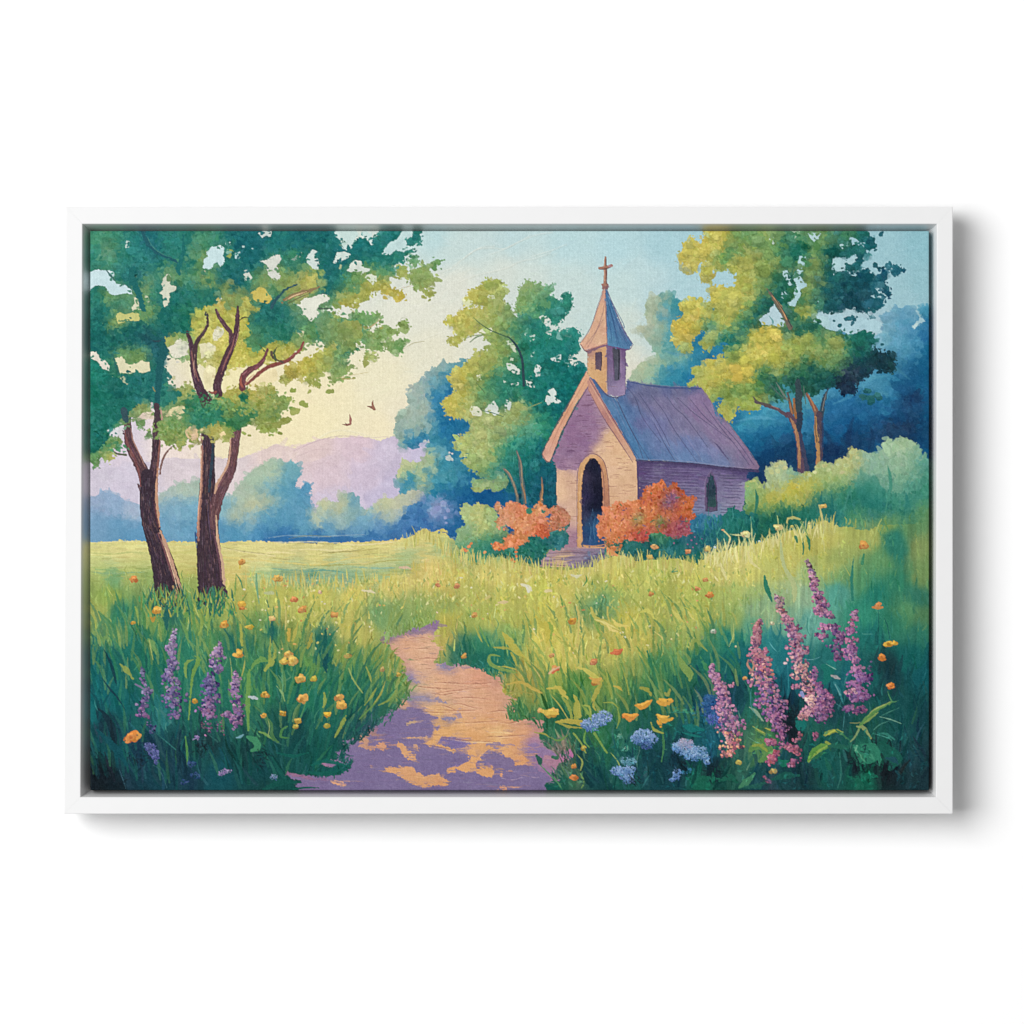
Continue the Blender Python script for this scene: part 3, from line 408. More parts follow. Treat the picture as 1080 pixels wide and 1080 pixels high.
poly("A4 28,680 60,678 76,690 75,780 74,868 40,868 36,780",CP("A4 50,720,4b4a60 50,820,5a5876"),rough=.15,fine=.15); S_("A4 66,690 68,780 64,862",[.8,1.4,.8],'2c2840'); S_("A4 30,684 36,780 42,868",[.4,.9,.5],'6a4878'); S_("A4 78,690 80,860",[.3,.6,.3],'a985b0',a=.7)
lines(("A3 868,860 920,880","A3 880,770 900,775","A4 85,740 100,742","A4 10,900 60,905"),.6,'8a5c66',a=.5)
S_("A3 970,665 972,800 974,950",[.5,.9,.5],'8a5a66',a=.8); S_("A4 104,690 105,800 104,945",[.4,.8,.4],'5f4478',a=.9); S_("A3 860,705 861,830",[.4,.8,.4],'9a6858',a=.8); S_("A3 905,870 945,925 975,955 1030,968 A4 60,962 100,950",[.6,1,.6],'56406c',a=.8)
poly("A3 845,700 900,676 970,650 1080,678 A4 120,690 105,702 A3 1060,694 970,672 900,696 865,715",CP("A3 880,695,8d6074 950,665,8a5880 1030,685,73498a"),rough=.2,fine=.15,a=.95)
# spire
poly("A3 962,340 968,480 973,655 900,680 848,696 832,682 818,658 850,618 880,570 905,500 925,430 945,360",CP("A3 955,380,d9a088 930,460,e0a982 950,520,ddaa86 900,560,dba584 880,610,e0ac86 940,620,e6b68e 850,660,e3ae8c 960,600,d79e80 870,680,d99a80 910,640,e4b48e"),rough=.2,fine=.2,dn=80,size=1.3,ln=2,ang=2.1,da=.2,v=.022)
lines(("A3 955,350 920,450 880,560 830,650","A3 960,370 948,480 905,600 860,680","A3 950,520 900,600 855,660"),.8,'a06c6c',a=.7); S_("A3 950,345 915,450 880,560 820,655",[.3,.7,.4],'8a5f70',a=.7)
S_("A3 820,660 850,697 910,678 972,655",[.5,1.2,.7],'b5756c'); S_("A3 822,664 850,702 900,684",[.3,.6,.3],'6a4868')
poly("A3 962,345 985,395 1010,450 1040,520 1080,590 A4 30,440 60,510 90,570 125,630 147,662 122,690 60,680 0,668 A3 973,655 968,480",CP("A3 985,450,3f72aa 1000,540,3f76b0 990,620,4a80b4 1040,620,477cb2 A4 20,500,4070a8 50,600,3f76ae 90,640,4a78b0 60,540,5070aa 100,600,6068a0 20,640,5086b8"),rough=.2,fine=.2,dn=110,size=1.3,ln=2,ang=1.15,da=.12,v=.025)
lines(("A3 972,400 1005,520 1040,660","A3 965,350 1010,440 1070,560 A4 70,570 118,670","A4 5,430 40,560 60,670","A4 20,430 55,530 90,600 130,672","A3 970,480 990,570 1000,655"),.7,'2d4f8c',a=.8)
S_("A4 0,350 30,430 60,500 100,590 148,664",[.5,1.1,.6],'6a5490',a=.9); S_("A4 0,668 60,682 122,692 148,664",[.5,1.1,.6],'6a4686',a=.9)
S_("A3 962,345 966,480 972,655",[.5,1.2,.8],'7a5a78',a=.85)
# cross
poly("A3 940,318 958,308 978,318 982,340 968,352 942,345",CP("A3 950,325,b0745f 972,335,7f5064"),rough=.15,fine=.15)
S_("A3 962,168 962,220 962,270 961,320",[2.6,3.2,3.2,3.6],'ab7660',br=.4); S_("A3 966,175 967,220 968,315",[.6,1.1,1],'6f4250'); S_("A3 957,172 957,300",[.5,1,.7],'d09a7c')
S_("A3 926,228 962,226 995,213",[2.4,3,3.4],'ab745f',br=.4); S_("A3 928,235 960,232 990,224",[.5,1,.7],'75464e'); bloblist("A3 988,216,10",'bd7f86')
# door
poly("B3 803,740 803,640 802,500 803,380 808,310 822,262 845,228 878,208 915,212 942,235 962,270 975,330 982,400 985,480 987,560 960,620 965,745",CP("B3 815,330,d39a64 812,450,d1965e 812,600,cf945c 815,700,d29a60 850,225,dba56e 900,215,e0a974 950,260,cf9060 970,350,c98a62 965,450,c07e5e 965,540,b97860 830,260,daa168"),rough=.15,fine=.2,h=.6,dn=80,size=1.5,ln=2.6,ang=1.57,v=.03,da=.2)
S_("B3 800,740 800,560 800,380 806,300 822,255 850,220",[.4,.8,.5],'80566a',a=.8); S_("B3 985,560 982,420 974,330 960,268 940,232 905,208 875,206 845,222",[.4,.9,.6],'8a5260',a=.85); S_("B3 955,560 955,420 948,320 930,265",[.4,1.1,.5],'8f5850',a=.8); S_("B3 820,700 816,560 817,400 826,300",[.4,1.1,.6],'eab878',a=.7,h=.6)
dm=poly("B3 838,728 830,640 827,520 828,400 834,320 850,268 875,235 900,232 922,252 938,300 944,380 946,480 944,570 925,600 940,640 960,690 955,735",CP("B3 880,300,191a38 900,400,151630 870,400,2a2550 850,450,332a5c 900,500,141734 860,560,2f2f60 900,580,1a3f74 880,640,1f4a84 850,680,2a3f78 900,690,1a4a8a 930,700,214880 920,620,2a5f94 850,320,3a2c50"),rough=.15,fine=.2,h=0,dn=110,size=1.6,ln=3,ang=1.57,da=.15,v=.025,jit=1.5)
S_("B3 832,728 900,732 962,722",[.6,1.2,.7],'c28a5c')
for s in ("B3 870,600 880,640 872,700","B3 905,560 895,620 900,690","B3 920,570 915,630 930,690","B3 890,520 885,560"): S_(s,[.3,.9,.3],'4a80b0',a=.6)
# steps
poly("B3 645,752 800,738 965,742 975,780 940,820 905,850 830,856 700,850 575,842 580,825 605,810 620,790 635,770",CP("B3 700,765,b58a94 800,760,b0869a 900,760,9a7898 650,790,a9809a 700,790,c5a078 800,800,a98ba0 880,790,7f6f94 620,815,9a7496 700,825,c9a57e 780,820,8f749a 850,830,66608c 900,840,5a6a88 940,790,6a6a8c 600,835,a88a84"),rough=.4,fine=.3,dn=110,size=1.8,ln=4,ang=.0,da=.08,v=.03)
lines(("B3 640,772 760,768 860,772","B3 625,795 740,800 860,790","B3 605,815 700,810 800,818 880,808","B3 580,838 700,842 800,850"),.8,'5f4a70',a=.7)
S_("B3 655,798 720,792 790,782",[.4,1.6,.6],'dcb57a',a=.8); S_("B3 600,826 700,824 770,812",[.4,1.4,.6],'d8b07e',a=.8); S_("B3 800,743 900,742 960,738",[.5,1.2,.7],'e0a470',a=.8)
bloblist("B3 870,775,16 900,790,14 930,775,14 850,800,12 905,830,16 940,800,12",'6f7a9a',v=.05,n=3)
TONE[:]=[1.0,1.0]
# ================================================================ BUSHES
# dark undergrowth along the wall
ug=CP("""B4 40,740,1f6a60 130,740,256a64 240,700,1f5f62 300,680,3a7a58 250,650,4a8a60 350,760,1a6468 430,750,1a6464 470,700,2a5f72 520,740,1d5f68 520,620,2a6a90 560,580,2f6f94 600,600,2a6a90 620,650,1c6468 560,700,1d5f6c 700,580,1f7268 720,540,1f6f68 780,560,1f6f6a 700,640,18685e 800,640,17655a 880,600,16605c 860,480,1f6f5a 830,430,2a7a60 900,540,1a6658 1000,560,17605a 960,640,1a6a5c 1060,600,17605c 520,800,1a6a58 420,800,1f6c60 200,790,1d6660 60,790,2a7062 740,720,1a6258 B5 60,560,17604f 200,560,1a6858 300,560,1f7060 380,590,237262 60,660,156052 250,600,186658 440,600,2a7a68""")
m=poly("B4 -10,700 100,690 200,680 260,620 350,600 470,600 490,560 540,550 620,570 660,555 690,530 720,515 780,535 800,420 830,380 880,420 900,500 1000,500 1090,480 B5 240,500 340,460 440,560 480,640 380,640 310,600 260,660 100,680 0,700 B4 840,720 760,740 680,780 600,760 560,790 510,850 470,790 400,820 330,800 280,800 200,830 120,810 0,820",ug,rough=1.2,fine=.8,dn=900,size=2.6,ln=1.8,ang=1.5,da=.5,v=.04,jit=2.5)
for i in range(60):
    x=rng.uniform(735,800); y=rng.uniform(545,575); stroke([(x,y),(x+rng.normal(0,2),y-rng.uniform(4,11))],[1.2,.9,.3],vary(hexc('2c8274'),.05),a=.7)
# orange bush right of the door
ob=CP("""B4 310,380,dc8452 240,410,d98350 280,430,cf7848 220,460,c77048 380,400,c56f48 420,420,b8653f 330,420,b06a50 380,450,86608a 350,500,8a5a6a 400,500,b86a50 460,480,d07a48 470,520,cf7746 440,540,c97048 420,560,bf6a48 330,550,c5724a 120,500,e29c6c 60,520,d58a5a 180,500,db8c5c 240,520,dd8e5c 150,560,e09a6c 60,590,e6a070 20,620,e0955f 100,620,e39e6c 200,600,d9864e 260,580,cf7a4a 120,660,cf7550 180,690,b85650 220,660,b95850 300,640,c0664a 350,640,ae5c5a 400,660,a05868 430,620,a8607a 60,680,d98a5a 20,700,cf8a60 300,600,5f8a58 180,580,7a8a58 330,700,8a5a78 B3 1060,520,cf8060 1000,580,dd9468 960,600,d8906a 1040,620,d98e60 940,650,d99068 1000,680,d8925f 960,740,d8935c 1030,760,c98a58""")
ob[1][:]=np.where((ob[1][:,0]>.6)[:,None],ob[1]*[.97,.88,.84],ob[1]); OB="B4 -10,520 20,530 60,482 110,478 160,470 190,462 200,440 205,410 235,385 265,392 300,362 330,365 345,395 370,372 395,380 405,405 425,430 430,458 455,452 490,455 488,500 495,560 470,590 472,640 480,660 430,672 400,690 370,700 320,660 300,640 260,650 230,700 180,712 130,700 90,690 60,720 20,715 0,740 B3 1060,730 1020,760 990,790 975,760 970,690 930,695 908,660 915,620 935,600 925,570 960,555 990,540 1010,520 1030,500 1050,475"
m=poly(OB,ob,rough=1.4,fine=1.2,dn=0,h=.2)
dabs(m,2000,size=1.9,ln=1.1,v=.06,a=.9,h=.7,jit=1.2)
bloblist("B4 480,700,8 500,680,6 460,720,7 510,720,6 490,740,6 380,715,6 540,690,5",'8a5a80',v=.05,n=2)
for i in range(70): 
    x=rng.uniform(640,725); y=rng.uniform(510,570)
    if m[int((y-Y0)*S),int((x-X0)*S)]>.5: stroke([(x,y),(x+rng.normal(0,1.5),y+rng.normal(0,1.5))],[1.2,1.6],vary(hexc(('6a5070','4f7a58','8a4a4a')[rng.integers(3)]),.03),a=.7)
S_("B3 975,740 1000,775 1040,790 1080,800",[1,2.4,3],'d9965e'); S_("B4 0,745 40,775 75,790",[2,2.6,1],'d8945c')
# flowering bushes left of the door
gb=CP("""B3 200,510,b0bd7a 160,520,a9ba7c 240,530,bcc07a 170,570,a5b878 230,580,bfc277 290,560,a8bb78 280,620,b5bd74 240,660,a9b974 200,620,96b078 320,600,8fb07a 180,650,7fa57c 290,690,5f9a72 340,640,93ad74 150,680,8aaa78 250,720,3f8a6c 300,740,2a7a68 350,700,3f8068 150,740,5f9a70 220,790,3a8a6a 180,780,4f9070 400,780,1f6a5c 450,800,226c5a 420,730,8a7a50""")
m=poly("B3 135,510 175,492 205,505 240,485 265,510 320,518 340,560 355,600 400,640 420,760 420,820 340,800 300,800 260,840 230,820 190,830 140,790 100,700 120,640 155,615 150,580 150,545",gb,rough=1.3,fine=1,dn=500,size=2.2,ln=1.2,v=.04,jit=1.5,h=.5)
dg=poly("B3 500,690 560,660 640,640 700,600 745,600 742,560 755,590 742,650 745,720 700,745 640,752 620,790 590,825 540,835 480,830 420,810 400,760 440,720",CP("B3 560,720,1c6a60 640,700,2a6c6c 700,700,2a6f74 600,760,1f6c5c 520,790,206a5a 700,650,2f7a72 460,800,2a7460 650,620,2a7070 740,620,4a7a70 690,540,3a7a70 580,800,1a5f5c"),rough=1.1,fine=.9,dn=380,size=2.2,v=.05,jit=2)
og=CP("""B3 460,500,d68a62 420,520,d99870 350,500,d0a078 500,500,e0906a 580,520,d9a06c 520,560,dd9468 600,550,df9a70 550,600,de9a72 640,560,d48e66 700,550,c98a68 740,570,c58f70 660,620,c08468 480,620,e0a070 440,660,de9865 400,700,e09060 450,700,dd8c5c 500,680,d9905f 590,650,cb6440 560,630,d87a50 620,660,c46444 350,730,d87f50 340,600,dca47c 380,590,d6a480 530,620,e2a478 720,600,c98668 710,520,b5806a""")
og[1][:]=np.where((og[1][:,0]>.6)[:,None],og[1]*[.98,.92,.90],og[1]); OG=["B3 335,500 345,480 370,485 380,510 420,490 460,478 500,485 520,520 560,500 590,490 640,520 660,545 630,580 640,620 636,665 610,682 570,660 540,655 520,680 500,720 460,735 410,735 350,750 318,735 340,712 380,710 400,680 430,650 420,630 380,620 340,630 330,590 345,560 335,530","B3 650,520 690,515 730,530 745,560 750,600 725,620 700,640 700,600 680,625 655,640 650,600 660,570"]
for s in OG:
    m=poly(s,og,rough=1.3,fine=1.2,h=.2); dabs(m,700,size=1.9,ln=1.1,v=.055,a=.92,h=.7,jit=1.2)
poly("B3 505,520 530,510 545,530 530,550 510,545",'3f8468',rough=.6); poly("B3 600,520 620,530 615,545 600,540",'3a7a68',rough=.6)
bloblist("B3 155,750,16 185,735,16 170,760,12 200,720,12 430,810,15 445,820,12 455,790,10 455,765,12 340,740,18 370,728,14 275,770,11 585,480,9 595,500,12 600,465,6 705,640,9 665,630,9 640,605,8",'d98250',v=.05,n=3)
# ================================================================ HEDGE ON THE RISE (behind and right of the chapel)
hd=CP("""B4 830,360,a9bc78 850,400,a3b76c 880,440,8aa866 820,420,7fae74 920,330,aabc8c 980,270,b3bf8e 1000,320,a8bd92 950,380,b0c08c 1040,340,98b58c 1000,400,a3b880 880,500,a9ae55 930,470,b9b34e 1000,450,c3b84a 1060,410,cbbb48 1050,460,a9b050 950,510,9aaa50 890,520,6a9a5a 1000,520,3a8060
 B5 100,290,b0bc8c 150,300,a8ba8c 60,340,a3bc8c 180,330,88b094 130,370,9fb98a 100,350,b0be8c 210,310,6fa098 260,340,9fb278 240,380,bcb858 150,400,bfb94c 190,400,d0be44 100,440,b9b450 30,450,9fac58 280,380,c0b850 320,330,aabb70 380,290,a9bb7c 330,400,b3b556 270,440,a9ac54 200,460,a3a850 130,480,8a9f52 60,500,7f9a54 400,340,a3b870 450,290,b3be80 500,230,bfc080 540,200,c3c27c 560,250,b0bb84 500,300,b5bd74 480,350,8fac6c 420,400,7aa06a 380,420,5a9068 340,440,4f8a66 540,330,9ab080 600,230,8fb49a 650,260,8cb49a 620,320,7aa88c 700,220,8fb598 740,150,9dbe98 780,180,a0bf98 820,150,9fbc94 860,160,98b892 900,220,7fae90 940,260,5a9f8c 960,300,4f9880 700,320,7fab90 760,260,90b696 800,250,94b898 850,300,80ac8c 900,320,6aa088 950,400,3a8a72 720,380,6a9f88 800,400,6aa086 860,400,4f9480 680,420,4a927c 750,460,3a8a76 600,400,2f8470 560,380,4a9078 520,420,2f8068 480,420,4a8a6a 620,450,24786c 540,480,237668 460,480,2a7a66 400,480,2f7a6c 350,470,2a7266 680,500,1f7470 740,520,1f7068 800,500,3a8672 850,480,3a8874 900,460,3a8672 930,520,4f8f68 870,560,2f8070 60,560,1a6252 100,530,226a54 150,545,18624f 200,560,1a6858 260,565,1f7060 320,560,237262 60,610,156052 130,620,17604f 200,610,1a6858 270,610,1d7060 380,600,237262 20,540,2a7058 60,660,17604f 820,560,1d706a 600,540,3a846c 540,560,4a8f68 480,560,2f8070 430,560,1a6a6c 640,570,1f7070 760,560,2a7a6c 960,560,5a8f5c""".replace('\n',' '))
m=poly("B4 790,420 795,385 805,360 830,350 860,365 885,385 905,365 900,320 915,290 950,275 975,245 1000,240 B5 125,243 155,250 165,290 195,290 210,315 250,320 290,305 310,315 325,280 350,262 390,258 415,270 435,290 432,262 460,240 490,215 515,200 515,178 545,175 570,192 600,190 640,205 680,200 705,180 700,140 715,150 735,112 760,130 785,140 805,120 850,125 885,145 915,170 940,210 965,238 1010,250 1010,700 0,700 B4 860,560 800,520",hd,rough=.8,fine=.8,dn=3000,size=3.0,ln=1.6,ang=1.45,da=.55,v=.028,a=.75,jit=2.5,h=.35)
dk=P("B5 560,330 590,290 620,350 660,380 700,430 720,500 700,560 640,540 600,480 560,450")
poly("B5 570,285 600,310 630,345 660,330 690,370 715,410 720,470 690,520 640,540 590,500 560,440 565,350",CP("B5 600,320,5a9a86 640,400,3a8a78 600,450,2a7c70 690,450,2f8474 640,520,1d7468"),feather=2,a=.7,rough=1)
for s,w,c in (("B5 735,272 748,330 752,400 735,470 722,540",[.4,3.4,3.6,2,.4],'3f8c76'),("B5 840,430 850,520 835,620",[1,7,2],'2a7c72'),("B5 530,480 520,420 495,500 470,600",[.5,1.6,1.2,.5],'3f8878'),("B4 845,410 855,460 850,510 840,560",[.6,3.6,3,1],'1f7060'),("B5 415,440 420,500 418,560",[1,2.5,1],'1f6f68'),("B5 360,420 355,470 362,520",[1,2.6,1],'1f6c68')):
    S_(s,w,c,a=.85,soft=1.5)
bloblist("B5 100,270,20 130,262,16 150,290,18 70,310,18 60,290,10 110,300,20 340,280,18 380,275,20 400,300,16 450,270,18 490,240,20 530,200,18 550,190,14 500,280,20 470,310,20 560,230,18 320,310,16 290,325,16",'bcc388',v=.035,n=3,h=.5)
bloblist("B4 820,365,12 840,360,12 870,395,12 800,390,8",'b5c078',v=.03,n=3)
# ================================================================ MEADOW
gr=CP("""C1 60,40,9aa656 150,180,6d9455 200,60,2f7a60 100,300,14605c 230,250,1a6a5c 60,480,0e6064 60,600,0e6468 200,560,0f5f60 330,250,1a6a58 400,100,6a9350 480,50,2c6a58 550,230,2a7a60 640,100,7a9a50 680,180,4a8555 850,60,9aa552 850,200,246b58 980,100,6d9050 1050,200,5f8d55 950,300,3a7c55 1050,420,1f6a52 400,400,1a6656 600,450,2a7560 800,480,1d6a58 930,450,4f8a50 300,650,155a58 450,620,257070 600,650,1c6050 750,680,1f5c55 950,700,2a6b55 120,680,122f3c 60,800,0c4a52 200,850,0b4b55 330,820,14304a 100,950,0d1a24 250,1000,0e3040 400,950,0c3c48 500,850,163d48 600,950,15384c 650,880,14504e 750,950,0e4a55 900,860,0e3c3c 1000,950,0d4448 1040,1030,10403f 530,740,14454a 680,780,12343a 60,1020,0c1820 180,1020,0c1e28
 C2 100,40,a8aa55 250,60,a5a84f 450,100,b0aa52 550,150,a8a752 640,50,5a8a58 750,60,6f9355 900,40,7f9b52 30,150,1f6858 150,150,8a9c4c 330,180,1a5f55 420,280,7d9548 60,400,1e6a55 150,370,2b7050 260,340,5a8a4a 350,300,0f5555 250,520,1f7058 450,420,2a7050 560,330,4a8050 650,300,7a8f48 740,330,9a9c4e 700,450,5f8a4c 600,550,1f6450 450,620,1d6450 300,680,155a50 100,700,184f48 200,780,0f4444 60,850,0f4a48 300,850,0f5048 350,940,0e5550 80,1000,0c4a45 500,680,1d4f50 650,580,2a6450 550,700,2c4a5a
 C3 60,200,b8ab58 60,60,b5b050 200,100,8d9e4c 130,230,2a6b5a 250,200,2f7a5c 260,300,1f6a58 350,300,1f6f5a 300,60,a5ad50 450,80,a3a84c 430,150,6a9450 600,60,b5b14c 620,150,c6b850 560,300,a8a64a 700,260,c8ba58 700,330,b8b04a 800,230,c0b65a 820,420,5f8f45 780,480,3a7a40 700,430,8a9f48 500,440,b0a04c 560,520,8a9448 500,580,3f7a4c 650,560,3f7a45 700,600,1c5a40 900,260,b9b35a 1000,250,b5ae52 1050,120,c2b850 950,40,4f8050 950,350,9aa050 1030,430,8f9c48 950,500,6a9048 870,700,2a6440 750,740,24644c 650,740,2a6a4c 700,820,8a7a70 900,750,2f7045 850,850,1a4a45 950,870,1f6450 800,950,4a6a50 900,960,11454a 1050,900,1a5a5f 1000,1020,0c3c40 680,1000,1a5a4c
 C4 100,100,c2b850 60,200,b8ae50 200,200,aca84e 260,60,a3aa50 400,60,a8b055 550,60,a5ac50 700,60,8ea65c 850,30,8aae7f 830,120,5a9a7a 350,150,7f9a4f 500,180,8a9e50 600,200,3a8060 420,330,5a8f58 300,350,3f7f50 150,350,7f9850 100,420,4a8050 540,320,1a6a5c 470,420,2a6f50 700,200,1f7a68 700,350,12605c 780,300,12646a 920,200,2a7f80 960,350,1f6f7c 1030,450,135f6c 300,480,2a6f4c 400,450,1f5f50 60,560,4a7a48 220,620,1a5a4c 500,480,144f4c 580,560,1c4a7a 480,700,16585a 760,500,10404c 850,560,226a58 1040,600,0e3044 60,720,2a6a55 330,650,1a5a4c 350,780,154c50 100,850,1a5a54 250,880,0f3d48 400,900,0c3040 600,800,14556a 620,940,0c2530 760,950,2a5f50 870,820,4f7f48 780,820,3a6a5a 950,850,16505a 540,1000,14604c 700,1000,104840 850,1010,0f404a 950,960,10504c 60,1000,1a5a50 330,1010,10404a
 C5 60,50,93ae7f 200,50,7faa88 260,100,5fa090 130,100,6aa58c 60,200,2a8080 150,250,1a7078 400,330,1f6a68 600,50,2f8a70 650,150,1a7068 850,30,4f8a5c 930,50,4f8055 900,150,2a7560 750,100,2a7a60 850,300,10605c 940,400,0c555c 650,400,145a58 740,350,14383e 740,430,143c44 480,420,15606a 450,600,124048 180,600,0e1f2c 180,700,101c28 150,450,0f5060 700,620,15504c 850,560,0f4a4c 950,650,0f3f48 800,720,12504e 600,700,145048 250,650,156058 320,760,1a5a50 60,800,3a7548 450,780,16504a 600,820,206a55 760,800,145048 850,850,14404a 950,850,14353f 350,880,15605a 450,900,145550 580,900,0c1420 720,930,0f1820 600,980,12604c 850,960,123038 950,1000,14303a 250,950,10343c 120,950,144048 60,1000,2a3c4c
 B1 60,720,cfcb80 60,750,c8c67e 200,720,d9cf84 200,750,d3cb82 500,750,cfc47a 60,830,a3b46e 150,900,5f9868 250,880,9fae60 60,950,8fa358 120,1010,8aa34e 330,950,7a9a58 560,850,bdb562 580,950,8aa355 560,1040,4a8a55 850,750,d5cb82 1000,760,dccf8a 850,850,cdb96a 1000,900,9ab580 900,1000,a8ad55 1000,1020,95a24f
 B2 100,730,d8cd85 300,740,dcce88 500,730,dacb80 700,720,d8c77a 100,780,cdc275 300,810,cdc372 600,790,c3bb68 150,850,9ab083 350,860,8fae88 600,850,95af80 100,900,70a080 270,905,4f8f80 450,910,6da088 650,880,79a583 800,830,7fa57a 900,700,c9bd70 1020,750,6a9a78 1030,670,cfc06c 100,1000,aead4f 300,1000,b9b350 500,1000,c6b958 700,930,cfbd62 850,900,cdb968 950,850,d2bb6c 1000,950,c9b45c 1040,1000,b0a552
 B3 50,650,c9c070 50,700,a3b573 50,800,bdb766 150,780,a0b070 300,720,6ba07a 100,900,c8b75c 300,900,cbbd66 500,900,c9bb62 650,900,c3bb55 200,1000,a8aa55 60,1050,7f9850 400,1000,b3b254 600,950,b8bb4f 700,1000,bfb558 850,900,c8bc65 900,960,9fab50 950,1050,3f8868 1020,900,c2b85a 1000,1000,7fa055 500,1060,a9aa50 1000,840,c9bf66
 B4 100,850,bdbb5f 60,950,b0b250 200,900,b3b85a 350,850,b0b85a 450,900,b8b555 350,1000,a3ad4f 550,1000,9fb050 500,830,c0bb60 650,900,c5bd68 750,800,c9c070 800,900,bdb960 700,1000,9aae5c 900,750,bfbd60 950,850,b0b560 850,1000,8fab68 900,1050,8aae80 1020,800,bdb960 1050,1000,9ab580
 B5 100,780,b3b358 250,720,b3b150 380,700,b5b157 380,620,b3b36a 380,850,9faa57 550,650,a0ab57 650,680,9fab5a 720,600,8faa58 500,900,6a9a62 450,800,8a9f55 600,950,4f8f62 700,800,5f9560 650,1000,1f7a68 850,620,5f8f5c 900,750,7f9558 930,900,6f8f55 800,950,2f7f62 900,1030,2f7560 450,1000,4f9a88 300,900,8fae70 250,1000,8fb08c 780,680,2a7c6a 800,760,2a7c68""".replace('\n',' '))
GR=field(gr,p=5,eps=3.5,step=4,warp=1.6)
MEADOW="""P 90,572 B1 -10,708 100,712 180,704 300,704 400,706 600,708 760,712 900,706 1080,708 B2 100,712 300,708 500,712 640,706 740,694 800,685 860,655 900,640 960,650 1000,635 1040,650 B3 0,655 60,660 100,700 130,790 190,820 240,845 300,815 340,790 400,800 430,835 500,845 600,860 720,862 850,860 900,850 940,815 970,795 1020,780 B4 0,795 60,790 130,800 180,820 250,815 320,810 390,800 440,815 500,840 530,820 570,790 640,770 680,755 720,740 800,735 860,715 920,690 1000,670 B5 0,700 60,690 120,700 150,660 200,640 240,660 300,650 330,605 370,585 410,600 450,622 520,625 560,640 620,640 680,625 700,612 780,618 840,612 900,600 960,585 1010,580 P 990,850 90,850"""
mm=mask(P(MEADOW),.7,.7,.8)
for i in range(0):pass
lay(mm,GR,h=.1)
STK=noise(1.7,26); STK2=noise(5,45)
ltk=np.clip(GR.mean(2)*1.5,0.25,1)
GR=np.clip(GR*(1+(STK*.045+STK2*.05)*ltk)[...,None],0,1)
sunz=mask(P("P 90,575 400,575 470,560 560,600 640,590 760,580 860,552 930,560 900,600 830,620 760,640 730,680 650,700 580,720 540,690 470,650 430,650 420,690 360,680 300,650 220,640 90,610"),1,1,9)
GR=GR*(1-sunz[...,None]*.20)+np.array([.86,.83,.50])*sunz[...,None]*.20
farz=mask(P('P 90,573 430,573 470,562 470,590 400,602 90,600'),0,0,3); GR=GR*(1-farz[...,None]*.35)+np.array([.87,.84,.57])*farz[...,None]*.35
lay(mm,GR,h=.1)
soft=mask(P("B5 560,590 700,570 820,560 1010,520 1010,680 800,690 560,680"),1,1,14); lay(soft,GR,a=.7)
def zone(x,y):
    i=min(Hh-1,max(0,int((y-Y0)*S))); j=min(W-1,max(0,int((x-X0)*S))); return GR[i,j]
# level field behind: long flat strokes
fm=mask(P("P 90,572 420,572 470,560 470,600 430,612 380,615 300,612 90,612"),.5,.5,1)
dabs(fm,1500,size=1.9,ln=6,ang=0.02,da=.06,v=.022,a=.75,h=.5,jit=2)
for s,c in (("B1 30,712 100,714 180,706 330,708",'dfd79a'),("B1 30,772 150,778 250,768 350,772",'b3ba72'),("B1 780,745 900,765 1080,790",'e3d69a'),("B1 500,715 560,722 630,718",'c9cd8a'),("B2 0,706 120,712 250,708 420,714",'ddd3a4'),("B2 0,772 60,766 170,776",'ecdda2'),("B2 130,755 260,750 400,758 520,740",'e9dca0'),("B2 420,722 560,725 700,712 760,704",'e8dba2'),
   ("B2 300,780 420,765 520,760 640,745",'b9ad66'),("B2 150,835 280,845 420,838 560,832 700,815 820,812",'a9a860'),("B2 20,862 60,862 180,870 300,858",'7aa58a'),("B2 480,850 620,858 740,855",'8ab49c'),("B2 200,880 320,870 440,880",'5f9a8c'),("B2 440,835 560,830 610,825",'d9cd88'),("B1 30,880 130,888 330,880",'86a878'),("B2 0,820 140,830 300,838 500,800 700,790",'dccb78'),("B1 700,800 850,800 1080,820",'dccb7a')):
    S_(s,[.6,1.8,.8],c,a=.75,h=.8,br=.9)
for s in ("B2 130,690 240,672 370,678","B2 320,770 480,762 560,745","B2 120,715 260,716 400,722","B1 780,740 900,762 1070,782","B2 560,780 700,770","B2 40,800 100,808 160,806"):
    S_(s,[.3,.8,.3],'8f8a5a',a=.55,h=-.6,br=.9)
